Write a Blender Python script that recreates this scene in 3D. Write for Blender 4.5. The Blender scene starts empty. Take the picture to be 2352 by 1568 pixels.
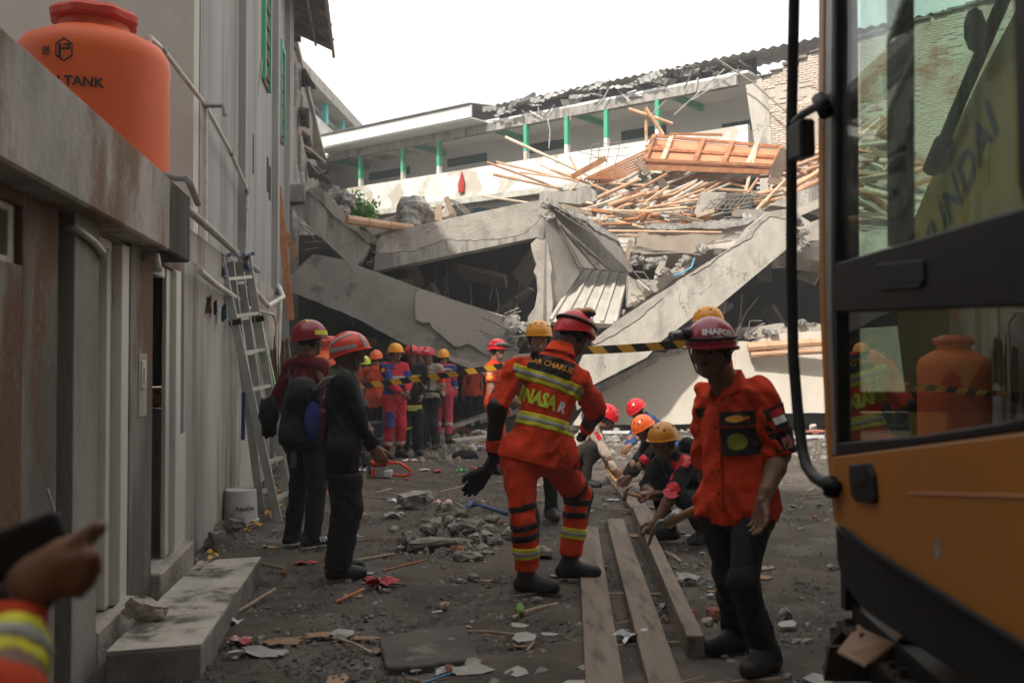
import bpy, bmesh, math, random
import numpy as np
from mathutils import Vector, Matrix
from mathutils.bvhtree import BVHTree
rnd = random.Random(11)
scn = bpy.context.scene
col = scn.collection
rad = math.radians
# ---------------------------------------------------------------- camera
CAMH = 1.45
PITCH = math.atan(48/2286.67)
cd = bpy.data.cameras.new('camera'); cam = bpy.data.objects.new('camera', cd); col.objects.link(cam)
cam.location = (0, 0, CAMH); cam.rotation_euler = (math.pi/2+PITCH, 0, 0)
cd.lens = 35; cd.sensor_width = 36; cd.clip_start = .05; cd.clip_end = 900
cd.dof.use_dof = True; cd.dof.focus_distance = 9.5; cd.dof.aperture_fstop = 2.8
scn.camera = cam
# ---------------------------------------------------------------- sky and sun
SUN_EL, SUN_AZ = rad(45), rad(30)          # azimuth counted from behind the camera towards the left
w = bpy.data.worlds.new('World'); scn.world = w; w.use_nodes = True
nt = w.node_tree; bg = nt.nodes['Background']
sky = nt.nodes.new('ShaderNodeTexSky'); sky.sky_type = 'NISHITA'; sky.sun_disc = False
sky.sun_elevation = SUN_EL; sky.sun_rotation = rad(180)+SUN_AZ
sky.air_density = 1.0; sky.dust_density = 6.0; sky.ozone_density = 1.0
hs = nt.nodes.new('ShaderNodeHueSaturation'); hs.inputs['Saturation'].default_value = .06
mx = nt.nodes.new('ShaderNodeMix'); mx.data_type = 'RGBA'; mx.inputs[0].default_value = .78
mx.inputs[7].default_value = (10.4, 10.45, 10.55, 1)   # thin white overcast veil
nt.links.new(sky.outputs[0], hs.inputs['Color']); nt.links.new(hs.outputs[0], mx.inputs[6])
nt.links.new(mx.outputs[2], bg.inputs['Color']); bg.inputs['Strength'].default_value = .1
sl = bpy.data.lights.new('sun', 'SUN'); sl.energy = 3.35; sl.angle = rad(1.6); sl.color = (1, .945, .87)
so = bpy.data.objects.new('sun', sl); col.objects.link(so); so.location = (-20, -12, 30)
SD = Vector((-math.sin(SUN_AZ)*math.cos(SUN_EL), -math.cos(SUN_AZ)*math.cos(SUN_EL), math.sin(SUN_EL)))
so.rotation_euler = SD.to_track_quat('Z', 'Y').to_euler()
vs = scn.view_settings; vs.view_transform = 'Standard'; vs.look = 'None'; vs.gamma = 1; vs.exposure = .78
vs.use_curve_mapping = False
scn.render.engine = 'CYCLES'
scn.cycles.max_bounces = 8; scn.cycles.diffuse_bounces = 5; scn.cycles.transparent_max_bounces = 12
# ---------------------------------------------------------------- places: x, y measured on a 2352 px wide picture, Y = metres from the camera
FP = 2286.67
_f = Vector((0, math.cos(PITCH), math.sin(PITCH))); _u = Vector((0, -math.sin(PITCH), math.cos(PITCH)))
CAMP = Vector((0, 0, CAMH))
def ray(x, y): return _f+Vector((1, 0, 0))*((x-1176)/FP)-_u*((y-784)/FP)
def W(x, y, Y):
    d = ray(x, y); return CAMP+d*(Y/d.y)
def G(x, y, z=0):
    d = ray(x, y); return CAMP+d*((z-CAMH)/d.z)
def onp(x, y, p0, n):
    d = ray(x, y); return CAMP+d*((p0-CAMP).dot(n)/d.dot(n))
def ZQ(x0, y0, s): return lambda x, y: ((x0+x/s)*2352/4096, (y0+y/s)*2352/4096)
zA = ZQ(0, 0, 1.568); zB = ZQ(0, 900, 1.96); zC = ZQ(0, 1700, 1.5207); zD = ZQ(1000, 100, 1.96)
zE = ZQ(2000, 100, 1.7423); zF = ZQ(1100, 750, 1.96); zG = ZQ(2200, 750, 1.6508); zH = ZQ(3100, 0, 1.5683)
zL = ZQ(1300, 1750, 1.5982); zJ = ZQ(3100, 1800, 1.6837); zK = ZQ(2200, 1500, 1.96)
# ---------------------------------------------------------------- materials
MATS = {}
def mat(name, c1, c2=None, sc=3., rough=.85, bump=.15, bsc=30., metal=0., stretch=(1, 1, 1), c3=None, sc3=1.2, spec=.3,
        rndv=0., dist=.02, lo=.35, hi=.65, lo3=.5, hi3=.62, trans=0, norand=False, crack=0., ccol=(.13, .115, .1), speck=0.):
    if name in MATS: return MATS[name]
    m = bpy.data.materials.new(name); m.use_nodes = True; t = m.node_tree; b = t.nodes['Principled BSDF']; L = t.links.new
    MATS[name] = m
    b.inputs['Roughness'].default_value = rough; b.inputs['Metallic'].default_value = metal
    b.inputs['Specular IOR Level'].default_value = spec
    if trans: b.inputs['Transmission Weight'].default_value = trans
    tc = t.nodes.new('ShaderNodeTexCoord'); mp = t.nodes.new('ShaderNodeMapping'); mp.inputs['Scale'].default_value = stretch
    oi = t.nodes.new('ShaderNodeObjectInfo')
    va = t.nodes.new('ShaderNodeVectorMath'); va.operation = 'MULTIPLY_ADD'; va.inputs[1].default_value = (17, 31, 7)
    if not norand: L(oi.outputs['Random'], va.inputs[0])
    else: va.inputs[0].default_value = (0, 0, 0)
    L(tc.outputs['Object'], va.inputs[2]); L(va.outputs[0], mp.inputs[0])
    out = None
    def noise(s, det=6, vec=mp.outputs[0]):
        n = t.nodes.new('ShaderNodeTexNoise'); n.inputs['Scale'].default_value = s; n.inputs['Detail'].default_value = det
        n.inputs['Roughness'].default_value = .62; L(vec, n.inputs['Vector']); return n.outputs['Fac']
    def ramp(f, lo, hi):
        r = t.nodes.new('ShaderNodeMapRange'); r.interpolation_type = 'SMOOTHSTEP'
        r.inputs[1].default_value = lo; r.inputs[2].default_value = hi; L(f, r.inputs[0]); return r.outputs[0]
    def mix(f, a, c):
        x = t.nodes.new('ShaderNodeMix'); x.data_type = 'RGBA'
        if hasattr(f, 'links'): L(f, x.inputs[0])
        else: x.inputs[0].default_value = f
        for s, v in ((x.inputs[6], a), (x.inputs[7], c)):
            if hasattr(v, 'links'): L(v, s)
            else: s.default_value = (*v, 1)
        return x.outputs[2]
    if c2 is None: c2 = tuple(v*.75 for v in c1)
    cc = mix(ramp(noise(sc), lo, hi), c1, c2)
    if c3 is not None: cc = mix(ramp(noise(sc3, 8), lo3, hi3), cc, c3)
    if speck:
        cc = mix(ramp(noise(bsc*2.2, 4), .58, .7), cc, tuple(v*(1-speck) for v in c1)); cc = mix(ramp(noise(bsc*1.3, 5), .6, .75), cc, tuple(min(1, v*(1+speck*.6)) for v in c1))
    if crack:
        vd = t.nodes.new('ShaderNodeTexNoise'); vd.inputs['Scale'].default_value = 2.5; vd.inputs['Detail'].default_value = 6; L(tc.outputs['Object'], vd.inputs['Vector'])
        vm = t.nodes.new('ShaderNodeVectorMath'); vm.operation = 'MULTIPLY_ADD'; vm.inputs[1].default_value = (.9, .9, .9); L(vd.outputs['Color'], vm.inputs[0]); L(va.outputs[0], vm.inputs[2])
        vo = t.nodes.new('ShaderNodeTexVoronoi'); vo.feature = 'DISTANCE_TO_EDGE'; vo.inputs['Scale'].default_value = crack; L(vm.outputs[0], vo.inputs['Vector'])
        cr1 = ramp(vo.outputs['Distance'], .0, .008); nz = ramp(noise(crack*1.7, 3, va.outputs[0]), .5, .56); mm = t.nodes.new('ShaderNodeMath'); mm.operation = 'MAXIMUM'; L(cr1, mm.inputs[0]); L(nz, mm.inputs[1])
        x = t.nodes.new('ShaderNodeMix'); x.data_type = 'RGBA'; L(mm.outputs[0], x.inputs[0]); x.inputs[6].default_value = (*ccol, 1); L(cc, x.inputs[7]); cc = x.outputs[2]
    if rndv:
        h = t.nodes.new('ShaderNodeHueSaturation'); r = t.nodes.new('ShaderNodeMapRange')
        r.inputs[3].default_value = 1-rndv; r.inputs[4].default_value = 1+rndv; L(oi.outputs['Random'], r.inputs[0])
        L(r.outputs[0], h.inputs['Value']); L(cc, h.inputs['Color']); cc = h.outputs[0]
    L(cc, b.inputs['Base Color'])
    if bump:
        bn = t.nodes.new('ShaderNodeBump'); bn.inputs['Strength'].default_value = min(1, bump*2); bn.inputs['Distance'].default_value = dist
        L(noise(bsc, 8), bn.inputs['Height']); L(bn.outputs[0], b.inputs['Normal'])
    return m
def glass(name, tint=(.75, .9, .85), refl=1.0, rough=.0, tr=.9):
    if name in MATS: return MATS[name]
    m = bpy.data.materials.new(name); m.use_nodes = True; t = m.node_tree; t.nodes.clear(); L = t.links.new; MATS[name] = m
    o = t.nodes.new('ShaderNodeOutputMaterial'); tb = t.nodes.new('ShaderNodeBsdfTransparent'); tb.inputs[0].default_value = (*[v*tr for v in tint], 1)
    g = t.nodes.new('ShaderNodeBsdfGlossy'); g.inputs['Roughness'].default_value = rough
    d = t.nodes.new('ShaderNodeBsdfDiffuse'); d.inputs[0].default_value = (.35, .36, .33, 1)
    lw = t.nodes.new('ShaderNodeLayerWeight'); lw.inputs['Blend'].default_value = .5
    pw_ = t.nodes.new('ShaderNodeMath'); pw_.operation = 'POWER'; pw_.inputs[1].default_value = 4.5; L(lw.outputs['Facing'], pw_.inputs[0]); fr = t.nodes.new('ShaderNodeMath'); fr.operation = 'MULTIPLY_ADD'; fr.inputs[1].default_value = min(.8, .2+.3*refl); fr.inputs[2].default_value = .02+.03*refl; L(pw_.outputs[0], fr.inputs[0])
    tc = t.nodes.new('ShaderNodeTexCoord'); n = t.nodes.new('ShaderNodeTexNoise'); n.inputs['Scale'].default_value = 5; n.inputs['Detail'].default_value = 8
    L(tc.outputs['Object'], n.inputs['Vector']); r = t.nodes.new('ShaderNodeMapRange'); r.inputs[1].default_value = .4; r.inputs[2].default_value = .8
    r.inputs[3].default_value = .01; r.inputs[4].default_value = .12; L(n.outputs['Fac'], r.inputs[0])
    m1 = t.nodes.new('ShaderNodeMixShader'); m2 = t.nodes.new('ShaderNodeMixShader')
    L(r.outputs[0], m1.inputs[0]); L(tb.outputs[0], m1.inputs[1]); L(d.outputs[0], m1.inputs[2])
    L(fr.outputs[0], m2.inputs[0]); L(m1.outputs[0], m2.inputs[1]); L(g.outputs[0], m2.inputs[2]); L(m2.outputs[0], o.inputs[0])
    return m
# ---------------------------------------------------------------- things
def thing(name, label, cat, loc=(0, 0, 0), group=None):
    o = bpy.data.objects.new(name, None); col.objects.link(o); o.location = loc; o.empty_display_size = .1
    o['label'] = label; o['category'] = cat
    if group: o['group'] = group
    return o
def tag(o, label, cat, group=None):
    o['label'] = label; o['category'] = cat
    if group: o['group'] = group
    return o
def rootloc(p):
    v = Vector((0, 0, 0))
    while p: v += p.location; p = p.parent
    return v
class MB:
    def __init__(s): s.v = []; s.f = []; s.m = []; s.cm = 0
    def add(s, vs, fs):
        k = len(s.v); s.v += [tuple(p) for p in vs]; s.f += [tuple(i+k for i in f) for f in fs]; s.m += [s.cm]*len(fs); return s
    def box(s, x0, x1, y0, y1, z0, z1, fr=None):
        P = [(x, y, z) for z in (z0, z1) for x, y in ((x0, y0), (x1, y0), (x1, y1), (x0, y1))]
        if fr: P = [fr(*p) for p in P]
        return s.add(P, [(3, 2, 1, 0), (4, 5, 6, 7), (0, 1, 5, 4), (1, 2, 6, 5), (2, 3, 7, 6), (3, 0, 4, 7)])
    def bar(s, a, b, w, h, up=(0, 0, 1), roll=0.):
        a = Vector(a); b = Vector(b); d = (b-a).normalized(); up = Vector(up)
        if abs(d.dot(up)) > .98: up = Vector((0, 1, 0))
        r = d.cross(up).normalized(); u = r.cross(d).normalized()
        if roll: q = Matrix.Rotation(roll, 3, d); r = q@r; u = q@u
        P = [p+r*sx*w/2+u*sz*h/2 for p in (a, b) for sx, sz in ((-1, -1), (1, -1), (1, 1), (-1, 1))]
        return s.add(P, [(0, 1, 2, 3), (7, 6, 5, 4), (0, 4, 5, 1), (1, 5, 6, 2), (2, 6, 7, 3), (3, 7, 4, 0)])
    def tube(s, pts, r, n=8, cap=True, sx=1.):
        pts = [Vector(p) for p in pts]; N = len(pts); rr = r if isinstance(r, (list, tuple)) else [r]*N
        ring = []; nv = None
        for i, p in enumerate(pts):
            d = (pts[min(i+1, N-1)]-pts[max(i-1, 0)])
            d = d.normalized() if d.length > 1e-9 else Vector((0, 0, 1))
            if nv is None: nv = d.orthogonal().normalized()
            nv = (nv-d*nv.dot(d)).normalized(); bv = d.cross(nv)
            ring.append([p+(nv*math.cos(2*math.pi*k/n)*sx+bv*math.sin(2*math.pi*k/n))*rr[i] for k in range(n)])
        vs = [q for g in ring for q in g]; fs = []
        for i in range(N-1):
            for k in range(n): a = i*n+k; b = i*n+(k+1) % n; fs.append((a, b, b+n, a+n))
        if cap: fs += [tuple(reversed(range(n))), tuple(range((N-1)*n, N*n))]
        return s.add(vs, fs)
    def lathe(s, prof, c=(0, 0, 0), n=24, cap=True, fr=None):
        vs = []; fs = []
        for r, z in prof:
            for k in range(n):
                a = 2*math.pi*k/n; p = (c[0]+r*math.cos(a), c[1]+r*math.sin(a), c[2]+z); vs.append(fr(*p) if fr else p)
        for i in range(len(prof)-1):
            for k in range(n): a = i*n+k; b = i*n+(k+1) % n; fs.append((a, b, b+n, a+n))
        if cap: fs += [tuple(reversed(range(n))), tuple(range((len(prof)-1)*n, len(prof)*n))]
        return s.add(vs, fs)
    def prism(s, pts, vec):
        pts = [Vector(p) for p in pts]; n = len(pts); vec = Vector(vec)
        vs = pts+[p+vec for p in pts]
        fs = [tuple(range(n)), tuple(reversed(range(n, 2*n)))]+[(i, n+i, n+(i+1) % n, (i+1) % n) for i in range(n)]
        return s.add(vs, fs)
    def ell(s, c, r, n=10, fr=None):
        vs = []; fs = []; m = max(4, n//2)
        for i in range(m+1):
            th = math.pi*i/m
            for k in range(n):
                a = 2*math.pi*k/n; p = (r[0]*math.sin(th)*math.cos(a), r[1]*math.sin(th)*math.sin(a), r[2]*math.cos(th))
                if fr: p = fr(*p)
                vs.append((c[0]+p[0], c[1]+p[1], c[2]+p[2]))
        for i in range(m):
            for k in range(n): a = i*n+k; b = i*n+(k+1) % n; fs.append((a, a+n, b+n, b))
        return s.add(vs, fs)
    def build(s, name, mats, parent=None, smooth=False, bevel=0, label=None, cat=None, group=None, kind=None, recalc=True, auto=None, origin=None):
        if not isinstance(mats, (list, tuple)): mats = [mats]
        if parent: o0 = rootloc(parent)
        elif origin: o0 = Vector(origin)
        else:
            a = np.array(s.v); lo = a.min(0); hi = a.max(0); o0 = Vector(((lo[0]+hi[0])/2, (lo[1]+hi[1])/2, lo[2]))
        me = bpy.data.meshes.new(name)
        me.from_pydata([(p[0]-o0.x, p[1]-o0.y, p[2]-o0.z) for p in s.v], [], s.f)
        for m in mats: me.materials.append(m)
        if len(mats) > 1: me.polygons.foreach_set('material_index', s.m)
        if recalc or bevel or auto:
            bm = bmesh.new(); bm.from_mesh(me)
            if recalc: bmesh.ops.recalc_face_normals(bm, faces=bm.faces)
            if bevel: bmesh.ops.bevel(bm, geom=[e for e in bm.edges if e.is_manifold and e.calc_face_angle(0) > .5], offset=bevel, segments=1, affect='EDGES', clamp_overlap=True)
            bm.to_mesh(me); bm.free()
        if smooth: me.polygons.foreach_set('use_smooth', [True]*len(me.polygons))
        if smooth == 'a': me.set_sharp_from_angle(angle=rad(40))
        o = bpy.data.objects.new(name, me); col.objects.link(o)
        if parent: o.parent = parent
        else: o.location = o0
        if label: o['label'] = label
        if cat: o['category'] = cat
        if group: o['group'] = group
        if kind: o['kind'] = kind
        return o
def copy_tree(o, parent=None):
    c = o.copy(); col.objects.link(c); c.parent = parent
    for ch in list(o.children): copy_tree(ch, c)
    return c
def jag(pts, amp, step, rs=None, closed=True, skip=()):
    rs = rs or rnd; out = []; n = len(pts)
    for i in range(n if closed else n-1):
        a = Vector((*pts[i], 0)); b = Vector((*pts[(i+1) % n], 0)); out.append((a.x, a.y))
        if i in skip: continue
        d = b-a; k = int(d.length/step); nn = Vector((-d.y, d.x, 0)).normalized() if d.length > 0 else Vector()
        for j in range(1, k):
            p = a+d*((j+rs.uniform(-.3, .3))/k)+nn*rs.uniform(-amp, amp); out.append((p.x, p.y))
    if not closed: out.append(tuple(pts[-1]))
    return out
def text_mesh(body, size, bold=.0):
    cu = bpy.data.curves.new('t', 'FONT'); cu.body = body; cu.size = size; cu.align_x = 'CENTER'; cu.align_y = 'CENTER'; cu.resolution_u = 2; cu.offset = bold
    o = bpy.data.objects.new('t', cu); col.objects.link(o); bpy.context.view_layer.update()
    me = bpy.data.meshes.new_from_object(o.evaluated_get(bpy.context.evaluated_depsgraph_get()))
    bpy.data.objects.remove(o); bpy.data.curves.remove(cu)
    bm = bmesh.new(); bm.from_mesh(me); bmesh.ops.triangulate(bm, faces=bm.faces)
    vs = [tuple(v.co) for v in bm.verts]; bm.verts.ensure_lookup_table()
    fs = [tuple(v.index for v in f.verts) for f in bm.faces]; bm.free(); bpy.data.meshes.remove(me); return vs, fs
def stone_mesh(mb, c, size, rs, npts=14, flat=1., rough=0.):
    bm = bmesh.new()
    for i in range(npts):
        v = Vector((rs.gauss(0, 1), rs.gauss(0, 1), rs.gauss(0, 1))).normalized()
        k = max(abs(v.x), abs(v.y), abs(v.z)); v = v*(1/k)**.6*rs.uniform(.8, 1)
        bm.verts.new((v.x*size[0]/2, v.y*size[1]/2, v.z*size[2]/2*flat))
    r = bmesh.ops.convex_hull(bm, input=bm.verts)
    bmesh.ops.delete(bm, geom=[g for g in r['geom_interior'] if isinstance(g, bmesh.types.BMVert)], context='VERTS')
    if rough:
        bmesh.ops.subdivide_edges(bm, edges=bm.edges, cuts=2, use_grid_fill=True); bmesh.ops.triangulate(bm, faces=bm.faces); q = min(size)*.055*rough
        for v in bm.verts: v.co += Vector((rs.gauss(0, q), rs.gauss(0, q), rs.gauss(0, q)))
    bm.verts.index_update()
    zmin = min(v.co.z for v in bm.verts)
    ang = rs.uniform(0, 6.28); ca, sa = math.cos(ang), math.sin(ang)
    mb.add([(c[0]+v.co.x*ca-v.co.y*sa, c[1]+v.co.x*sa+v.co.y*ca, c[2]+v.co.z-zmin) for v in bm.verts], [tuple(v.index for v in f.verts) for f in bm.faces]); bm.free()
def lump(mb, c, r, rs, n=12, amp=.25, fr=None):
    k = len(mb.v); mb.ell(c, r, n, fr); ph = [rs.uniform(0, 6) for _ in range(6)]
    for i in range(k, len(mb.v)):
        p = Vector(mb.v[i])-Vector(c); L = max(r)
        q = p/L*4; s = math.sin(q.x*1.7+ph[0])*math.cos(q.y*1.9+ph[1])+math.sin(q.z*2.3+ph[2])*.7+.6*math.sin(q.x*4+q.z*3+ph[3])
        mb.v[i] = tuple(Vector(c)+p*(1+amp*.4*s))
# ---------------------------------------------------------------- palette
conc = mat('concrete', (.46, .41, .35), (.33, .295, .25), 2.2, .92, .45, 22, c3=(.235, .21, .18), sc3=1.1, lo3=.54, hi3=.7, crack=.9, speck=.3)
conc_s = mat('concrete_streaked', (.42, .385, .335), (.27, .25, .22), 2.5, .92, .45, 26, stretch=(2.2, 2.2, .35), c3=(.19, .175, .155), sc3=1.5, crack=.8, speck=.3)
conc_pale = mat('concrete_pale', (.53, .485, .415), (.42, .38, .32), 1.8, .93, .4, 20, stretch=(1.6, 1.6, .7), c3=(.3, .27, .23), sc3=1.6, lo3=.52, hi3=.7, crack=.7, speck=.28)
conc_raw = mat('concrete_broken', (.44, .41, .37), (.25, .235, .215), 9, .97, .5, 30, dist=.05)
grayw = mat('cement_render', (.35, .34, .32), (.215, .205, .19), 1.6, .9, .2, 40, stretch=(1.6, 1.6, .16), c3=(.37, .36, .345), sc3=.8)
plaster = mat('cream_render', (.58, .545, .49), (.5, .465, .41), .8, .9, .12, 18)
loww = mat('low_wall_render', (.27, .25, .22), (.125, .112, .094), 1.7, .8, .25, 35, stretch=(1.3, 1.3, .45), c3=(.14, .075, .04), sc3=1.4, lo3=.43, hi3=.55, speck=.35)
parap = mat('parapet_render', (.46, .43, .385), (.27, .25, .215), 1.6, .8, .25, 30, stretch=(1.2, 1.2, .6), c3=(.2, .115, .065), sc3=1.0, lo3=.5, hi3=.62, speck=.2)
mould = mat('mould_stain', (.03, .025, .02), (.085, .068, .05), 3, .9, .2, 30, stretch=(2, 2, .25), c3=(.26, .24, .2), sc3=1.6, lo3=.6, hi3=.68)
pinkw = mat('pale_render', (.40, .375, .34), (.30, .28, .25), 1.6, .9, .15, 30, stretch=(1.3, 1.3, .25), c3=(.19, .165, .14), sc3=1.)
white_p = mat('white_paint', (.76, .74, .7), (.66, .63, .57), 1.2, .75, .08, 25, c3=(.5, .45, .36), sc3=.9, lo3=.5, hi3=.6)
white_c = mat('white_ceiling', (.8, .79, .77), (.74, .73, .7), .7, .9, .05, 25)
fascia_m = mat('fascia_paint', (.74, .72, .67), (.66, .64, .59), .6, .8, .06, 20)
green = mat('green_paint', (.07, .4, .22), (.06, .33, .18), 3, .5, .05, 30, c3=(.55, .55, .5), sc3=2.5, lo3=.66, hi3=.7)
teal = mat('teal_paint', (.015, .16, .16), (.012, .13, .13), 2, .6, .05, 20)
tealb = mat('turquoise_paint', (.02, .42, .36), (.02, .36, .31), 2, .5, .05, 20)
dark_vent = mat('vent_grille_paint', (.02, .09, .07), (.01, .04, .035), 30, .8, .3, 60)
wframe = mat('white_door_paint', (.64, .62, .56), (.52, .5, .45), 2, .5, .08, 30, stretch=(1, 1, .2), c3=(.24, .15, .08), sc3=2.2, lo3=.68, hi3=.74)
dark_in = mat('shade_dark', (.06, .055, .05), (.04, .037, .034), 2, .9, .1)  # near-black colour stands in for the shade inside rooms and openings
tile_w = mat('white_tile', (.5, .5, .48), (.42, .42, .4), 2, .35, .03)
tile_b = mat('patterned_tile', (.4, .16, .07), (.55, .42, .25), 14, .4, .03)
corr = mat('corrugated_sheet', (.21, .195, .17), (.11, .1, .09), 3, .75, .15, 30)
corr_l = mat('corrugated_light', (.44, .42, .39), (.26, .25, .23), 3, .7, .15, 30)
brick_m = mat('brick', (.42, .2, .14), (.52, .33, .24), 7, .92, .3, 60, c3=(.58, .5, .41), sc3=1.0, lo3=.36, hi3=.5, rndv=.15)
mortar = mat('mortar', (.52, .47, .39), (.44, .39, .32), 3, .95, .3, 40)
red_cloth = mat('red_cloth', (.45, .03, .03), None, 10, .9)
steel = mat('rebar_steel', (.16, .13, .11), (.24, .2, .17), 20, .6, .1, metal=.4)
wood = mat('timber', (.36, .27, .19), (.26, .19, .13), 3, .8, .15, 40, stretch=(6, 6, 6), rndv=.15)
wood_o = mat('red_timber', (.42, .19, .085), (.30, .12, .05), 3, .8, .15, 40, stretch=(3, 3, 3), rndv=.2)
pvc = mat('white_pvc', (.6, .58, .53), (.48, .45, .4), 6, .45, .05, 20)
pvc_g = mat('grey_pvc', (.26, .26, .25), (.2, .2, .19), 6, .5, .05, 20)
blackp = mat('black_plastic', (.012, .012, .013), (.02, .02, .02), 8, .5, .05)
# ---------------------------------------------------------------- ground
def make_ground():
    def axis(a, b, step, far):
        c = list(np.arange(a, b, step)); k = step; lo = a; hi = b; L = []; Rr = []
        while hi < far: k *= 1.35; hi += k; Rr.append(hi)
        k = step
        while lo > -far: k *= 1.35; lo -= k; L.append(lo)
        return np.array(L[::-1]+c+Rr)
    xs = axis(-4, 6, .07, 400); ys = axis(2, 22, .07, 400)
    X, Y = np.meshgrid(xs, ys); r = np.random.RandomState(3); Z = np.zeros_like(X)
    for i in range(26):
        k = r.uniform(1, 16); a = r.uniform(0, 6.28); Z += np.sin(X*k*np.cos(a)+Y*k*np.sin(a)+r.uniform(0, 6.28)+1.3*np.sin(X*.9+i))*(.011/np.sqrt(k))
    m = np.clip(1-np.maximum(np.abs(X-1)-6, np.abs(Y-12)-11)/3, 0, 1); Z = np.clip(Z, -.03, .02)*m-.004
    n, q = len(xs), len(ys); v = np.stack([X, Y, Z], -1).reshape(-1, 3)
    i = np.arange(n*q).reshape(q, n); f = np.stack([i[:-1, :-1], i[:-1, 1:], i[1:, 1:], i[1:, :-1]], -1).reshape(-1, 4)
    me = bpy.data.meshes.new('ground'); me.from_pydata(v.tolist(), [], f.tolist())
    m_ = mat('dirt_ground', (.125, .1, .079), (.07, .056, .044), 2.4, .95, .9, 45, c3=(.15, .127, .106), sc3=1.1, dist=.03, lo3=.5, hi3=.66)
    me.materials.append(m_); me.polygons.foreach_set('use_smooth', [True]*len(me.polygons))
    o = bpy.data.objects.new('ground', me); col.objects.link(o); o['kind'] = 'structure'; o['label'] = 'bare grey dirt yard covered in gravel and dust'
    return o
make_ground()
# ---------------------------------------------------------------- frames
def Lf(Y, n, z): return Vector((-1.348-.1386*Y+n*.9905, Y+n*.1373, z))
def Tf(Y, n, z): return Vector((-1.78-.1386*Y+n*.9905, Y+n*.1373, z))
_bo = Vector((8.2, 26, 0)); _be = Vector((-.782, .623, 0)); _bn = Vector((-.623, -.782, 0))
def Bf(t, n, z): return _bo+_be*t+_bn*n+Vector((0, 0, z))
def Bpx(x, y, n=0):
    p = onp(x, y, _bo+_bn*n, _bn); return (p-_bo).dot(_be), p.z
def Lpx(x, y, n=0):
    nn = Vector((.9905, .1373, 0)); p = onp(x, y, Lf(5, n, 0), nn); return p.y-n*.1373, p.z
def part(parent, name, mt, *boxes, fr=None, bevel=0):
    m = MB()
    for b in boxes: m.box(*b, fr=fr)
    return m.build(name, mt, parent, bevel=bevel)
# ---------------------------------------------------------------- low building
lb = thing('low_building', 'low grey rendered outbuilding with stained parapet and two narrow white framed doorways', 'building', Lf(7, -1.5, 0))
P = lambda name, mt, *b, bevel=.004: part(lb, name, mt, *b, fr=Lf, bevel=bevel)
P('wall', loww, (.6, 3.2, -.18, 0, 0, 2.2)); P('wall', loww, (3.2, 3.81, -.18, 0, 0, 1.82)); P('wall', loww, (3.2, 3.81, -.18, 0, 2.05, 2.2))
P('wall', loww, (3.81, 4.24, -.18, .0, 0, 2.2)); P('wall', loww, (4.24, 4.3, -.18, -.05, 0, 2.2))
w_ = P('vent_window', wframe, (3.2, 3.26, -.12, -.03, 1.82, 2.05), (3.74, 3.81, -.12, -.03, 1.82, 2.05), (3.26, 3.74, -.12, -.03, 1.82, 1.85), (3.26, 3.74, -.12, -.03, 2.02, 2.05))
part(w_, 'pane', glass('frosted_pane', (.5, .55, .5), .3, .3, .5), (3.26, 3.74, -.09, -.08, 1.85, 2.02), fr=Lf)
P('pilaster', mat('pilaster_render', (.3, .28, .25), (.2, .185, .16), 1.6, .85, .25, 30, stretch=(1.3, 1.3, .4), speck=.2), (4.3, 4.68, -.18, .05, 0, 2.2)); P('pilaster', loww, (5.42, 5.97, -.18, .02, 0, 2.2))
P('lintel', loww, (4.68, 5.42, -.18, 0, 2.08, 2.2)); P('lintel', loww, (5.97, 7.06, -.18, 0, 2.07, 2.2))
P('wall', pinkw, (7.06, 14.4, -.06, 0, 0, 2.2)); P('upper_wall', pinkw, (7.06, 14.4, -.22, -.02, 2.2, 2.44))
P('parapet', parap, (.6, 5.79, -.2, .15, 2.1, 2.53), bevel=.012); P('stained_parapet', mould, (5.79, 6.42, -.2, .152, 2.095, 2.527), bevel=.012)
P('roof_slab', conc, (.6, 10., -4.6, -.2, 2.21, 2.3)); P('end_wall', loww, (.6, .8, -4.6, -.18, 0, 2.21))
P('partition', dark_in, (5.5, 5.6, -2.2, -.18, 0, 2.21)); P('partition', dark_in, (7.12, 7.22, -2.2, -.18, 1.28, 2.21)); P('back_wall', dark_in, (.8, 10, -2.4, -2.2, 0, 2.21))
P('tiled_partition', tile_w, (7.1, 7.22, -2.2, -.18, 0, 1.12)); P('tile_band', tile_b, (7.09, 7.22, -2.2, -.18, 1.125, 1.27))
P('room_floor', tile_w, (5.7, 7.1, -2.2, -.0, .1, .16)); P('room_floor', conc, (4.68, 5.4, -2.2, 0, .1, .16))
P('door_step', conc, (4.68, 5.42, 0, .06, 0, .19), bevel=.01); P('door_step', conc, (5.97, 7.06, 0, .08, 0, .19), bevel=.01)
d1 = P('door_leaf', wframe, (4.7, 5.16, -.13, -.09, .2, 2.03)); part(d1, 'lock_plate', steel, (5.1, 5.14, -.09, -.085, .95, 1.15), fr=Lf)
P('door_frame', wframe, (5.18, 5.27, -.14, -.04, .17, 2.08), (5.27, 5.42, -.17, .012, .17, 2.08), (4.7, 5.18, -.14, -.02, 2.03, 2.08))
P('door_frame', wframe, (6.56, 6.68, -.05, -.02, .17, 2.07), (6.68, 6.84, -.055, .02, .17, 2.07), (5.97, 6.5, -.14, -.02, 2.0, 2.07))
P('door_jamb', loww, (6.84, 7.06, -.05, .0, .17, 2.07))
P('peeling_trim', wframe, (6.86, 7.1, 0, .008, .17, .95))
sw = P('light_switch', mat('switch_plastic', (.55, .53, .48), None, 8, .4), (5.64, 5.74, .02, .035, 1.3, 1.46)); part(sw, 'rocker', wframe, (5.67, 5.71, .035, .042, 1.34, 1.42), fr=Lf)
P('switch_backplate', pinkw, (5.6, 5.8, .0205, .026, 1.14, 1.5))
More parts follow.
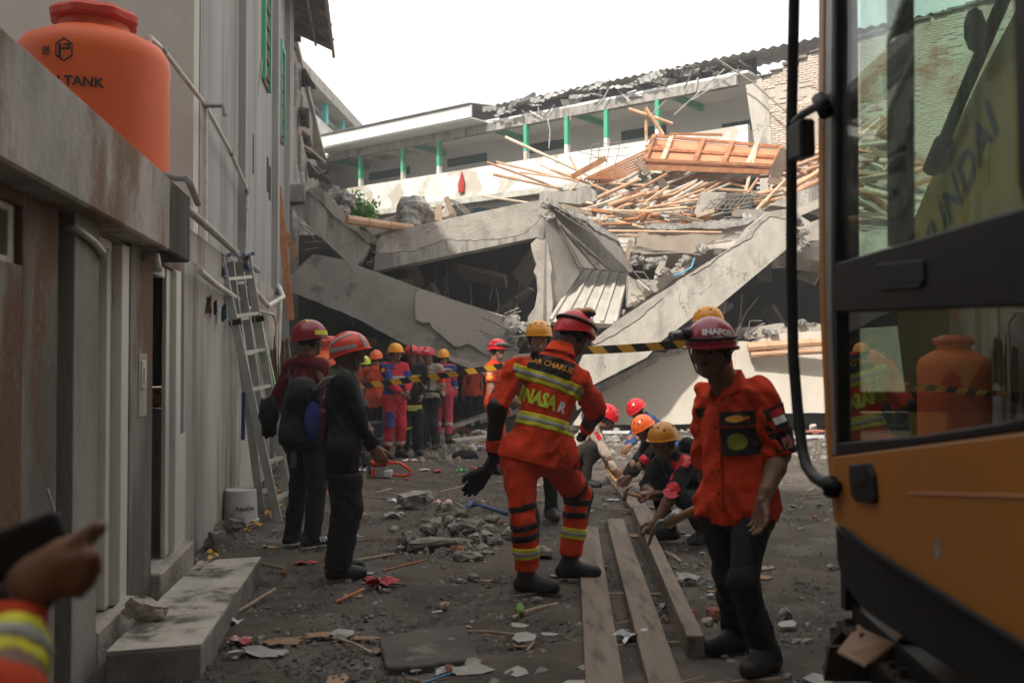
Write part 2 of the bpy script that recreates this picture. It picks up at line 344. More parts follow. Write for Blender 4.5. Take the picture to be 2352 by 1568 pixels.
m = MB(); m.tube([Lf(5.7, .02, 2.06), Lf(5.7, .09, 2.06), Lf(5.7, .1, 1.97)], .028, 8); m.build('lamp_holder', pvc, lb, smooth=True)
m = MB(); m.tube([Lf(4.26, .02, 2.03), Lf(4.28, .07, 2.02), Lf(4.5, .072, 2.0), Lf(4.66, .072, 1.97), Lf(4.68, .065, 1.94)], .016, 8); m.build('conduit', pvc, lb, smooth=True)
m = MB()
for a, b in (((112, 1090), (155, 1235)), ((168, 1085), (108, 1235))):
    ya, za = Lpx(a[0], a[1]+30); yb, zb = Lpx(b[0], b[1]+20); m.bar(Lf(ya-.02, .0015, za), Lf(yb-.02, .0015, zb), .012, .004, up=(1, 0, 0))
m.build('scratched_cross', mat('chalk', (.45, .43, .4), None, 8, .9), lb)
# tiled step
st = thing('tiled_step', 'long low doorstep of dirty white floor tiles along the grey outbuilding', 'step', G(430, 1400, 0))
ca, cb, cc_, cdd = [G(*zC(*p), .15) for p in ((640, 1375), (1225, 1330), (1590, 797), (1210, 822))]
m = MB(); m.prism([p+Vector((0, 0, -.012)) for p in (ca, cb, cc_, cdd)], (0, 0, -.17)); m.build('slab', mat('step_side', (.26, .245, .22), (.17, .16, .14), 4, .9, .2, 30), st, bevel=.006)
tm = mat('dirty_tile', (.5, .455, .385), (.36, .325, .265), 3.5, .6, .15, 30, c3=(.075, .065, .052), sc3=3.4, lo3=.53, hi3=.66, speck=.4, norand=True)
for i in range(7):
    for j in range(2):
        q = []
        for a, b in ((i/7+.0015, j/2+.002), ((i+1)/7-.0015, j/2+.002), ((i+1)/7-.0015, (j+1)/2-.002), (i/7+.0015, (j+1)/2-.002)):
            q.append(ca.lerp(cdd, a).lerp(cb.lerp(cc_, a), b))
        m = MB(); m.prism(q, (0, 0, -.011)); m.build('floor_tile', tm, st, bevel=.002)
# ---------------------------------------------------------------- tall building on the left
tb = thing('tall_building', 'tall grey cement building with ragged rusty roof eaves and narrow green framed windows', 'building', Tf(16, -3, 0))
T = lambda name, mt, *b, bevel=0: part(tb, name, mt, *b, fr=Tf, bevel=bevel)
T('side_wall', grayw, (10.1, 21, -.3, 0, 0, 9.2)); T('rear_side_wall', mat('ragged_brick_render', (.3, .19, .15), (.3, .28, .26), 6, .95, .6, 25, stretch=(1, 1, .4), dist=.06), (21, 31, -.5, -.16, 0, 9.0))
T('far_side_wall', grayw, (31, 42, -.5, -.3, 0, 8.6))
T('front_wall', plaster, (9.8, 10.095, -9, -.012, 2.3, 11)); T('roof_slab', conc, (10, 42, -8, -.1, 9.2, 9.35))
for a, b, n in ((12.96, 13.7, .09), (17.2, 17.6, .1), (19.6, 20.1, .1), (20.5, 21., .06)): T('pilaster', grayw, (a, b, 0, n, 0, 9.15))
lv = mat('red_louvre', (.2, .09, .07), (.14, .06, .05), 6, .8)
for a, b, z0, z1 in ((15.5, 16.4, 5.9, 8.6), (18.2, 19.0, 5.6, 7.4), (14.2, 14.9, 8.0, 9.0)):
    wn = T('window', green, (a, a+.09, 0, .07, z0, z1), (b-.09, b, 0, .07, z0, z1), (a+.09, b-.09, 0, .07, z1-.1, z1))
    part(wn, 'louvre', lv, *[(a+.1, b-.1, .005, .03+.02*(k % 2), z0+k*.14, z0+k*.14+.1) for k in range(int((z1-z0-.2)/.14))], fr=Tf)
for px in ((577, 350), (617, 420), (612, 400)):
    r = (1176-px[0])/FP; y_ = 1.78/(r-.1386); z_ = CAMH+(832-px[1])*y_/FP
    T('slit_window', dark_in, (y_-.1, y_+.12, 0, .012, z_-.28, z_+.28))
def corrug(mb, a, b, c, d, waves, amp, rs=None, rag=0.):
    # a-b along the waves' row, a-d down the sheet
    a, b, c, d = map(Vector, (a, b, c, d)); n = (b-a).cross(d-a).normalized(); N = waves*4; top = []; bot = []
    for i in range(N+1):
        t = i/N; o = n*amp*math.sin(t*waves*2*math.pi); top.append(a.lerp(b, t)+o)
        k = 1-(rs.uniform(0, rag) if rs else 0); bot.append(a.lerp(b, t).lerp(d.lerp(c, t), k)+o)
    th = n*.004
    vs = top+bot+[p+th for p in top]+[p+th for p in bot]; M = N+1; fs = []
    for i in range(N): fs += [(i, i+1, M+i+1, M+i), (2*M+i, 3*M+i, 3*M+i+1, 2*M+i+1)]
    mb.add(vs, fs)
rs = random.Random(21)
m = MB(); corrug(m, Tf(18.2, -.4, 9.35), Tf(23.4, -.4, 9.35), Tf(23.2, .85, 8.75), Tf(18.2, .85, 8.75), 24, .03, rs, .08); m.build('eave_sheet', corr, tb)
for a_, b_, w_ in [(Tf(18, .8, 8.68), Tf(23.3, .8, 8.68), .06), (Tf(18, .4, 8.85), Tf(23, .4, 8.85), .05)]+[(Tf(18.6+k, -.1, 9.0), Tf(18.6+k, .8, 8.7), .05) for k in range(5)]:
    m = MB(); m.bar(a_, b_, w_, .08); m.build('eave_batten', wood, tb)
for k, (a, b, c, d, Y) in enumerate((((270, 50), (392, 55), (402, 145), (282, 122), 23.6), ((300, 150), (345, 160), (368, 195), (330, 205), 24), ((342, 335), (432, 340), (532, 515), (372, 484), 24.3), ((385, 640), (462, 652), (466, 822), (395, 800), 25),
        ((405, 822), (470, 870), (492, 975), (415, 935), 26), ((425, 958), (500, 1000), (592, 1085), (450, 1052), 27), ((440, 1062), (560, 1135), (672, 1268), (460, 1205), 28))):
    m = MB(); q = [W(*zD(*p), Y+o) for p, o in ((a, .6), (b, -.3), (c, -.5), (d, .5))]; corrug(m, *q, 6, .035, rs, .15); m.build('torn_eave_sheet', corr, tb)
m = MB(); m.tube([W(*zD(*p), 27.5) for p in ((460, 1040), (490, 1110), (540, 1165), (600, 1135))], .012, 5); m.build('loose_wire', pvc, tb)
m = MB(); m.tube([W(*zD(*p), 27) for p in ((430, 955), (590, 1085))], .07, 6); m.build('rafter', wood, tb)
for k in range(16):
    m = MB(); y = 21.3+k*.33; p = Tf(y, -.12, rs.uniform(4.5, 8.7)); lump(m, p, (.12, .2, rs.uniform(.2, .6)), rs); m.build('broken_render', conc_raw, tb)
m = MB(); p = [W(*zD(*q), 19.7) for q in ((285, 1245), (432, 1245), (432, 1390), (285, 1388))]; m.prism(p, (0, .5, 0)); m.build('beam_stub', conc_s, tb, bevel=.02)
# wooden boards against the far end of the wall
for k, (a, b, Y, w_, lab) in enumerate((((638, 428), (668, 735), 18.2, .13, 'long warped rusty orange board standing against the tall grey wall'), ((650, 520), (680, 590), 18.4, .1, 'short rusty orange board leaning on the end of the tall grey wall'))):
    m = MB(); m.bar(W(*a, Y+.2), W(*b, Y), w_, .03, up=(0, 1, 0)); m.build('board', wood_o, label=lab, cat='board')
# ---------------------------------------------------------------- left wing far behind
def Vf(Y, n, z): return Vector((-13+.067*Y+n, Y, z))
wg = thing('far_wing', 'pale upper storey with turquoise posts rising behind the ragged grey roof', 'building', Vf(52, -2, 0))
part(wg, 'parapet', white_p, (40, 64, -.2, 0, 12.2, 13.7), fr=Vf); part(wg, 'roof_edge', conc, (40, 64, -5, .4, 14.75, 15.3), fr=Vf)
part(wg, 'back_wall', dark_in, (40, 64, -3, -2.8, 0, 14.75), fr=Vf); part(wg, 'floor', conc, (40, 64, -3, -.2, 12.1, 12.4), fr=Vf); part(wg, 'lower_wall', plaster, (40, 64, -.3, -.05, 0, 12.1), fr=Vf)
for px in (699, 747, 786, 818):
    r = (px-1176)/FP; y = -13/(r-.067); part(wg, 'post', tealb, (y-.22, y+.22, -.16, .06, 13.7, 14.75), fr=Vf)
m = MB(); m.tube([Vf(41, -.5, 14.5), Vf(64, -.5, 14.2)], .16, 10); m.build('drain_pipe', pvc_g, wg, smooth=True)
m = MB(); a = W(703, 205, 31.5); m.prism([a, a+Vector((-.12, 0, -.35)), a+Vector((-.1, 0, -.75)), a+Vector((.16, 0, -.78)), a+Vector((.06, 0, -.3))], (0, .03, 0)); m.build('red_flag', red_cloth, label='small red flag hanging beside a turquoise post', cat='flag')
# ---------------------------------------------------------------- gallery building at the back
gb = thing('gallery_building', 'long white open gallery building with green posts and torn metal roof edge', 'building', Bf(10, -2, 0))
B = lambda name, mt, *b, bevel=0: part(gb, name, mt, *b, fr=Bf, bevel=bevel)
B('parapet', white_p, (2.16, 21.8, -.15, 0, 7.0, 8.02)); B('parapet_foot', mat('weathered_edge', (.55, .52, .44), (.36, .36, .3), 3, .9, .5, 12), (2.16, 21.8, -.3, .03, 6.86, 7.06))
B('gallery_floor', conc, (2.0, 21.8, -2.4, -.15, 6.8, 7.0)); B('back_wall', white_c, (-2, 21.8, -2.5, -2.3, 0, 9.45)); B('ceiling', white_c, (2.16, 21.8, -2.3, .0, 9.45, 9.52))
B('front_beam', conc_s, (2.5, 21.8, -.22, 0, 9.17, 9.45)); 
B('end_wall', white_c, (21.8, 22, -2.5, 0, 6.8, 9.5)); B('gallery_end_wall', white_c, (1.7, 1.9, -2.3, -.3, 7, 9.45))
xl, _ = Bpx(716, 335, .85); xr, _ = Bpx(1082, 270, .85)
B('fascia', fascia_m, (xr, xl, .8, .86, 9.5, 9.9)); B('soffit', white_c, (xr, xl, .0, .8, 9.455, 9.5)); 
m = MB(); corrug(m, Bf(xr, -2.4, 10.35), Bf(xl, -2.4, 10.35), Bf(xl, .95, 9.93), Bf(xr, .95, 9.93), 70, .035); m.build('roof_sheet', corr, gb)
m = MB(); corrug(m, Bf(-6, -2.6, 10.4), Bf(xr, -2.6, 10.4), Bf(xr, .1, 9.98), Bf(-6, .1, 9.98), 60, .035); m.build('roof_sheet', corr_l, gb)
for px in (826, 923, 1006, 1206, 1300, 1391, 1509):
    t, _ = Bpx(px, 360); B('post', green, (t-.065, t+.065, -.15, .015, 8.3, 9.17)); B('post_foot', white_p, (t-.06, t+.06, -.145, .01, 8.0, 8.3))
for px in (745, 923, 1110, 1300, 1525):
    t, _ = Bpx(px, 330); B('cross_beam', green, (t-.06, t+.06, -2.3, -.22, 9.26, 9.45))
for i in range(7):
    x = [(650, 1060), (770, 1050), (900, 1080), (1000, 1060), (1120, 1040), (780, 1110), (930, 1100)][i]
for i in range(4):
    t, _ = Bpx(800+i*55, 380, -1); B('bare_ceiling_board', mat('bare_board', (.42, .34, .26), (.5, .43, .34), 5, .9), (t-.42, t+.42, -1.1, -.4, 9.43, 9.45)); B('bare_ceiling_board', mat('bare_board', (0, 0, 0)), (t-.42, t+.42, -2., -1.3, 9.43, 9.45))
for a, b in (((935, 1185), (1250, 1150)), ((1550, 1085), (1855, 1040)), ((2200, 970), (2400, 940))):
    t0, z0 = Bpx(*zD(*a), -2.28); t1, z1 = Bpx(*zD(*b), -2.28); B('vent_grille', dark_vent, (t1, t0, -2.3, -2.25, (z0+z1)/2-.14, (z0+z1)/2+.16))
for a, b in (((848, 770), (1155, 735)), ((1550, 730), (1775, 695)), ((200, 865), (450, 835))):
    t0, z0 = Bpx(*zE(*a), -2.28); t1, z1 = Bpx(*zE(*b), -2.28); B('vent_grille', dark_vent, (t1, t0, -2.3, -2.25, (z0+z1)/2-.14, (z0+z1)/2+.16))
# lower floor
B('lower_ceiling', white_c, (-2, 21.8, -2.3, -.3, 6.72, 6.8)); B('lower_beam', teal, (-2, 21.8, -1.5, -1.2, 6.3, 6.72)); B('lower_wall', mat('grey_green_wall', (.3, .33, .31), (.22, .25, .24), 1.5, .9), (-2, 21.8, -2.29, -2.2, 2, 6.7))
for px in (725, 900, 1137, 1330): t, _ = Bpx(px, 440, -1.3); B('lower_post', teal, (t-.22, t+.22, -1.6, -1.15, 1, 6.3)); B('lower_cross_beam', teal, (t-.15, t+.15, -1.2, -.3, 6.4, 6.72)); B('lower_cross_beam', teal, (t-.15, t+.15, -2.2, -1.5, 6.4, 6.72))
for px in (1075, 1160, 960): t, z = Bpx(px, 475, -2.2); B('lower_vent', dark_vent, (t-.9, t+.9, -2.2, -2.15, 5.2, 5.9))
m = MB(); t, z = Bpx(1059, 375, .1); m.prism([Bf(t, .04, 7.95), Bf(t-.13, .06, 7.55), Bf(t-.1, .06, 7.25), Bf(t+.12, .06, 7.22), Bf(t+.14, .06, 7.5)], _bn*.04); m.build('red_rag', red_cloth, label='dark red rag hanging over the white gallery parapet', cat='cloth')
# torn roof sheets and hanging strips
rs = random.Random(5)
for k in range(38):
    f = k/43; t = xr*(1-f)+2.3*f+rs.uniform(-.1, .1); n = rs.uniform(-.1, .4); z = 9.9+rs.uniform(-.2, .12); L_ = rs.uniform(.25, .8); H_ = rs.uniform(.06, .24)
    a = Bf(t, n, z); b = Bf(t-L_, n+rs.uniform(-.2, .2), z+rs.uniform(-.12, .16)); dn = Vector((rs.uniform(-.2, .2), rs.uniform(-.2, .1), -H_))
    m = MB(); corrug(m, a, b, b+dn*rs.uniform(.4, 1.2), a+dn, 3, .025, rs, .4); m.build('torn_roof_sheet', corr_l if rs.random() < .75 else corr, gb)
for k in range(30):
    t = rs.uniform(2.4, xr); p = Bf(t, rs.uniform(-.1, .35), rs.uniform(9.4, 9.75)); q = p+_be*rs.uniform(-.7, .7)+Vector((0, 0, rs.uniform(-.5, .1)))
    m = MB(); m.bar(p, q, .05, .012, roll=rs.uniform(0, 3)); m.build('hanging_strip', corr_l, gb)
for a, b in (((330, 650), (340, 860)), ((1565, 308), (1215, 625)), ((1690, 315), (1335, 525)), ((1160, 525), (1040, 640)), ((1500, 228), (2005, 615))):
    pa = [Bf(*((lambda tz: (tz[0], .5, tz[1]))(Bpx(*zE(*q), .5)))) for q in (a, b)]
    m = MB(); mid = (pa[0]+pa[1])/2+Vector((.06, 0, .06)); m.tube([pa[0], mid, pa[1]], .022, 5); m.build('bent_channel', corr_l if b[0] < 1600 else steel, gb)
B('roof_void_shade', dark_in, (2.2, xr, -.7, -.6, 9.52, 10.0))  # near-black strip added as shade behind the torn roof edge
for k in range(9):
    t = 2.3+k*.5; m = MB(); m.bar(Bf(t, -2, 9.65), Bf(t, .2, 9.75), .03, .06); m.build('roof_rafter', steel, gb)
    m = MB(); m.bar(Bf(t, -1, 9.66), Bf(t+.4, -.2, 9.9), .03, .03); m.build('roof_strut', steel, gb)
# ---------------------------------------------------------------- brick end wall
bw = thing('brick_wall', 'ragged brick wall patched with pale mortar at the end of the gallery', 'wall', Bf(-2, -.2, 0))
def btop(t): return float(np.interp(t, [-12, -3.9, -1, .2, 2.16], [10.5, 10.03, 9.76, 9.63, 9.1]))
m = MB(); prof = [(-12, 0), (2.1, 0), (1.75, 4), (1.8, 6.5), (2.16, 9.1)]+[(t, btop(t)+random.Random(int(t*50)).uniform(-.03, .03)) for t in np.arange(2., -12, -.3)]
m.prism([Bf(t, .02, z) for t, z in prof], _bn*-.3); m.build('mortar_core', mortar, bw)
m = MB(); m.prism([Bf(t, .09, z) for t, z in ((1.7, 2), (2.06, 2), (1.72, 4), (1.78, 6.5), (2.19, 9.12), (1.72, 9.2), (1.5, 8.3), (1.35, 6.5))], _bn*-.12); m.build('corner_render', conc_pale, bw)
bs = []; rsb = random.Random(9)
for r_ in range(72):
    z = 5.2+r_*.066
    for c in range(34):
        t = 1.68-c*.222+(.111 if r_ % 2 else 0)
        if z+.06 > btop(t-.1)-.08: continue
        if math.sin(t*1.7+z*2.2)+math.sin(z*3.1-t*.9+1)+rsb.uniform(-.8, .8) > 1.25: continue
        bs.append((t, z))
bs.sort(key=lambda b: -b[0])
bmeshd = None; mrest = MB()
for i, (t, z) in enumerate(bs):
    if i < 300:
        if bmeshd is None:
            q = MB(); q.box(-.1, .1, 0, .028, 0, .052, fr=lambda a, b, c: _be*a+_bn*b+Vector((0, 0, c))); o = q.build('brick', brick_m, bw, origin=None); bmeshd = o.data
            for v in bmeshd.vertices: v.co = v.co+rootloc(bw)
        else: o = bpy.data.objects.new('brick', bmeshd); col.objects.link(o); o.parent = bw
        o.location = Bf(t, .02+rsb.uniform(-.008, .006), z)-rootloc(bw)
    else: mrest.box(t-.1, t+.1, .02, .046+rsb.uniform(-.01, .005), z, z+.052, fr=Bf)
mrest.build('brickwork', brick_m, bw, kind='stuff')
for k in range(40):
    t = 2-k*.35+rs.uniform(-.1, .1); m = MB(); m.box(t-rs.uniform(.15, .3), t+.16, -.35, .12, btop(t), btop(t)+.03+rs.uniform(0, .05), fr=Bf); m.build('edge_tile', corr, bw)
# ---------------------------------------------------------------- unseen blocks added beyond the frame to shade the yard
nb = thing('shade_block_left', 'unseen plain rendered block added beside the outbuilding to shade the yard', 'building', (-11, 0, 0))
part(nb, 'wall', grayw, (-16, -6.2, -4, 5, 0, 12)); [part(nb, 'window', dark_in, (-6.2, -6.15, y, y+1.2, z, z+1.4)) for y in (-2, 2) for z in (4, 8)]; part(nb, 'roof_edge', conc, (-16.2, -6, -4.2, 5.2, 12, 12.3))
rg = thing('shade_block_right', 'unseen plain rendered block added at the yard side to cut sky light', 'building', (9, -1, 0))
part(rg, 'wall', grayw, (5.2, 13, -5, 8.2, 0, 9)); [part(rg, 'window', dark_in, (5.15, 5.2, y, y+1.2, z, z+1.4)) for y in (-3, 1, 5) for z in (1.2, 4.6, 7)]; part(rg, 'roof_edge', conc, (5.0, 13.2, -5.2, 8.4, 9, 9.3))
rb = thing('shade_block_rear', 'unseen plain rendered block added behind the camera to shade the yard', 'building', (2, -14, 0))
part(rb, 'wall', grayw, (-18, 16, -18, -6, 0, 19.6)); [part(rb, 'window', dark_in, (x, x+1.2, -6, -5.95, z, z+1.4)) for x in (-8, -4, 0, 4, 8, 12) for z in (1.2, 5, 9, 13)]; part(rb, 'roof_edge', conc, (-18.2, 16.2, -18.2, -5.8, 19.6, 19.9))
# ---------------------------------------------------------------- collapsed concrete frame
rs = random.Random(31)
def cp(name, zf, pts, Y, th, mt, parent=None, amp=0, step=14, skip=(), vec=None, bevel=.0, **kw):
    px = [zf(*p) for p in pts] if zf else list(pts)
    if amp: px = jag(px, amp, step, rs, skip=skip)
    m = MB(); m.prism([W(x, y, Y(x, y) if callable(Y) else Y) for x, y in px], vec or (0, th, 0)); return m.build(name, mt, parent, bevel=bevel, **kw)
def lin(x0, Y0, x1, Y1): return lambda x, y: Y0+(Y1-Y0)*(x-x0)/(x1-x0)
def lumps(parent, zf, spots, Y, r, mt=None, name='broken_concrete', sq=.7):
    for x, y in spots:
        m = MB(); k = rs.uniform(.6, 1.3); stone_mesh(m, W(*zf(x, y), Y+rs.uniform(-.1, .25))-Vector((0, 0, r*k*.5)), (r*2*k, r*1.6*k, r*2*k*sq), rs, 18, 1., 1.); m.build(name, mt or conc_raw, parent)
def rebars(parent, zf, lines, Y, r=.012, dy=0.):
    for ln in lines:
        m = MB(); m.tube([W(*zf(*p), Y+dy*i) for i, p in enumerate(ln)], r, 5); m.build('rebar', steel, parent)
# steep beam on the left
Y1 = 19.8
b1 = thing('fallen_beam', 'steeply tilted board marked grey beam wedged against the tall grey wall', 'beam', W(*zF(400, 500), Y1))
cp('upper_edge', zF, [(250, 20), (330, -12), (395, 30), (560, 220), (640, 300), (800, 405), (735, 440), (690, 400), (650, 350), (560, 300), (470, 230), (330, 80)], Y1-.05, .5, conc_s, b1, 1.2, 12)
cp('beam_face', zF, [(110, 150), (245, 112), (250, 24), (328, 85), (466, 236), (556, 306), (646, 357), (686, 407), (735, 447), (735, 470), (700, 540), (615, 640), (590, 610)], Y1, .5, conc_s, b1, 1.0, 14, skip=(0, 12))
lumps(b1, zF, [(700, 540), (660, 590), (740, 480), (770, 430), (560, 120), (520, 80), (480, 110), (540, 190)], Y1+.2, .16); lumps(b1, zF, [(500, 100), (540, 150), (460, 70)], Y1+.4, .2)
rebars(b1, zF, [((190, 285), (270, 320), (350, 390)), ((195, 300), (260, 350), (330, 430)), ((225, 430), (390, 425)), ((230, 490), (340, 470)), ((620, 640), (710, 715))], Y1-.05, .014)
# upper beam
Y2 = lin(440, 19.6, 1255, 20.3)
b2 = thing('fallen_beam', 'long pale concrete beam hanging over the dark cavity with a crack along it', 'beam', W(*zF(1400, 500), 20))
crk = [(785, 515), (900, 512), (1080, 500), (1180, 462), (1350, 405), (1500, 415), (1700, 408), (1850, 385), (1950, 360), (2020, 300), (2085, 235), (2135, 190)]
crk = jag(crk, 6, 30, rs, closed=False)
cp('upper_piece', zF, [(800, 420), (840, 372), (1150, 290), (1500, 213), (1900, 130), (2110, 92), (2140, 110), (2150, 180)]+crk[::-1], Y2, .55, conc, b2)
cp('lower_piece', zF, [(x, y+5) for x, y in crk]+[(2145, 230), (2130, 270), (2118, 330), (2105, 408), (2050, 390), (772, 655)], lambda x, y: Y2(x, y)-.03, .55, conc_s, b2)
cp('core', zF, [(810, 430), (2120, 110), (2110, 380), (2040, 380), (790, 630)], lambda x, y: Y2(x, y)+.05, .45, conc_raw, b2)
lumps(b2, zF, [(2130, 150), (2140, 240), (2125, 320), (2120, 100), (760, 560), (745, 600), (775, 520)], 20.3, .12)
# lower beam sloping down to the right, with peeled render
Y3 = lin(640, 19.4, 1200, 18.9)
b3 = thing('fallen_beam', 'broad shaded beam sloping down to the ground with a peeled skin of render', 'beam', W(*zF(1200, 1100), 19))
cp('beam_face', zF, [(110, 700), (300, 520), (520, 560), (870, 690), (1110, 785), (1300, 855), (1700, 985), (1880, 1035), (1985, 1085), (1900, 1110), (1850, 1150), (1830, 1210), (1890, 1290), (1850, 1400), (1700, 1480), (1640, 1475), (1300, 1335), (1000, 1225), (700, 1055), (500, 965), (110, 815)], Y3, .8, mat('concrete_shaded', (.36, .33, .29), (.28, .255, .225), 1.6, .92, .2, 22, c3=(.2, .185, .165), sc3=1.4, lo3=.56), b3, 1.0, 16)  # darker concrete holds the beam's shade in its colour
cp('render_skin', zF, [(1098, 850), (1115, 815), (1180, 803), (1400, 880), (1700, 995), (1850, 1045), (1840, 1120), (1800, 1150), (1815, 1200), (1700, 1270), (1690, 1298), (1650, 1312), (1600, 1272), (1520, 1222), (1440, 1246), (1400, 1240), (1290, 1142), (1240, 1112), (1210, 1052), (1160, 1062), (1100, 1030)], lambda x, y: Y3(x, y)-.07, .06, mat('concrete_skin', (.43, .395, .35), (.37, .34, .3), 1.6, .92, .2, 18), b3, 1.2, 10)
cp('render_skin', zF, [(1300, 1310), (1400, 1330), (1520, 1365), (1640, 1385), (1690, 1440), (1640, 1465), (1300, 1330)], lambda x, y: Y3(x, y)-.05, .05, conc, b3, 1.2, 10)
lumps(b3, zF, [(1870, 1060), (1860, 1130), (1850, 1200), (1880, 1280), (1830, 1330), (1860, 1390), (1920, 1090), (1950, 1110), (1800, 1420)], 18.9, .17)
rebars(b3, zF, [((1620, 1015), (1740, 1070), (1870, 1140)), ((1600, 1120), (1700, 1160), (1900, 1170)), ((1830, 1180), (1960, 1160)), ((1780, 1040), (1800, 990), (1915, 945)), ((1775, 1060), (1810, 1010), (1930, 968)), ((1830, 1240), (1900, 1230)), ((1640, 1150), (1720, 1200)), ((1840, 1300), (1905, 1310))], 18.7, .014)
cp('floor_slab', zF, [(110, 690), (300, 520), (870, 690), (1300, 850), (1880, 1030), (1880, 1075), (1300, 900), (870, 740), (300, 570), (110, 740)], 20.1, 5.5, conc, b3)
# near-black back walls put the cavity's shade into colour, and slab over it
cv = thing('collapsed_floor', 'dark hollow space of the collapsed lower floors under the broken beams', 'ruin', (0, 25, 0))
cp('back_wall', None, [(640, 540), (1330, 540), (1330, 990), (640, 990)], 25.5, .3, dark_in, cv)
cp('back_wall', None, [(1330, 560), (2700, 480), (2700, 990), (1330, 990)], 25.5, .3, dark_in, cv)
cp('overhead_slab', zF, [(300, 100), (800, 420), (2140, 110), (2140, 160), (800, 470), (300, 160)], 20.7, 4.9, conc, cv)
cp('arch_wall', zF, [(1850, 860), (1960, 900), (2060, 1000), (2060, 1250), (1985, 1250), (1980, 1040), (1930, 930), (1870, 880)], 21.6, .3, dark_in, cv)  # arch coloured near-black to carry the cavity's shade
for i in range(16):
    a = W(rs.uniform(760, 1240), rs.uniform(640, 900), rs.uniform(21.5, 24)); m = MB(); m.bar(a, a+Vector((rs.uniform(-1.2, 1.2), rs.uniform(-.4, .6), rs.uniform(-.9, .9))), rs.uniform(.15, .5), rs.uniform(.08, .16), roll=rs.uniform(0, 3)); m.build('hanging_piece', conc if i % 3 else wood, cv)
for i in range(10):
    x = rs.uniform(760, 1200); y = rs.uniform(600, 660); m = MB(); m.tube([W(x, y, 21.2), W(x+rs.uniform(-8, 8), y+40, 21.2), W(x+rs.uniform(-20, 20), y+rs.uniform(60, 130), 21.1)], .012, 5); m.build('rebar', steel, cv)
for i in range(10):
    a = W(rs.uniform(1580, 1900), rs.uniform(620, 760), rs.uniform(21.8, 24)); m = MB(); m.bar(a, a+Vector((rs.uniform(-1.5, 1.5), rs.uniform(-.4, .6), rs.uniform(-.8, .8))), rs.uniform(.15, .5), .12, roll=rs.uniform(0, 3)); m.build('hanging_piece', conc, cv)
# broken column with flared head
cl = thing('broken_column', 'pale flared concrete column standing under the end of the cracked beam', 'column', W(*zF(2080, 1050), 20.3))
cp('shaft', zF, [(2005, 442), (2050, 398), (2105, 412), (2125, 390), (2145, 480), (2172, 630), (2160, 700), (2178, 900), (2165, 1080), (1980, 1080), (1985, 1010), (2040, 930), (2062, 800), (2052, 700), (2028, 655), (2050, 600), (2035, 560)], 20.25, .5, conc, cl, .8, 14)
cp('side_face', zG, [(-25, 170), (10, 120), (60, 260), (185, 510), (200, 560), (40, 800), (0, 880), (-45, 920), (-40, 560), (-30, 330)], lambda x, y: 20.3+(x-1262)*.008, .3, mat('concrete_side_shade', (.34, .31, .27), (.26, .235, .2), 2, .92, .2, 20), cl)  # right face of the column, shade put into a darker concrete
# slab with rebar mesh, steeply inclined, its shade put into the darker concrete
s1 = thing('hanging_slab', 'shaded corrugated slab with exposed wire mesh along its broken top edge', 'slab', W(*zG(300, 500), 20.5))
cp('slab_face', zG, [(-5, 130), (30, 105), (160, 170), (240, 205), (300, 265), (440, 330), (475, 395), (520, 470), (548, 535), (540, 560), (190, 525), (90, 330), (30, 200)], lambda x, y: 20.35+(x-1262)*.004, .25, mat('concrete_hang_shade', (.27, .25, .225), (.2, .185, .165), 2, .92, .25, 24, stretch=(2, 2, .5)), s1, 1, 10)
cp('top_edge', zG, [(-10, 105), (30, 95), (160, 150), (245, 190), (310, 245), (440, 318), (470, 380), (440, 345), (300, 280), (240, 222), (150, 185), (30, 125)], 20.2, .35, conc_raw, s1, 1.5, 8)
for k in range(3): cp('rib', zG, [(20+k*45, 190+k*55), (28+k*45, 190+k*55), (220+k*95, 520+k*8), (208+k*95, 522+k*8)], lambda x, y: 20.30+(x-1262)*.004, .04, steel, s1)
rebars(s1, zG, [((60, 120), (150, 190), (250, 260)), ((30, 140), (130, 210), (270, 295)), ((90, 190), (110, 140)), ((140, 215), (165, 170)), ((190, 240), (215, 195)), ((230, 265), (250, 222)), ((60, 165), (75, 125))], 20.1, .012)
# metal deck
md = thing('metal_deck', 'pale ribbed metal floor deck sloping between the column and the rubble', 'metal deck', W(*zG(250, 800), 20))
q = [W(*zG(*p), Y) for p, Y in (((215, 540), 21.6), ((522, 568), 21.6), ((445, 900), 19.9), ((5, 885), 19.9))]
m = MB(); m.prism(q, (0, .1, -.08)); m.build('sheet', mat('deck_metal', (.46, .43, .375), (.36, .335, .29), 2, .7, .08, 20), md)
for k in range(6):
    t = k/5.2; a = q[0].lerp(q[1], t); b = q[3].lerp(q[2], t); m = MB(); m.bar(a+Vector((0, 0, .03)), b+Vector((0, 0, .03)), .07, .06); m.build('rib', mat('deck_metal', (0, 0, 0)), md)
cp('edge_block', zG, [(515, 580), (640, 640), (660, 700), (560, 790), (515, 790)], 20.6, .5, conc, md, 1.2, 10)
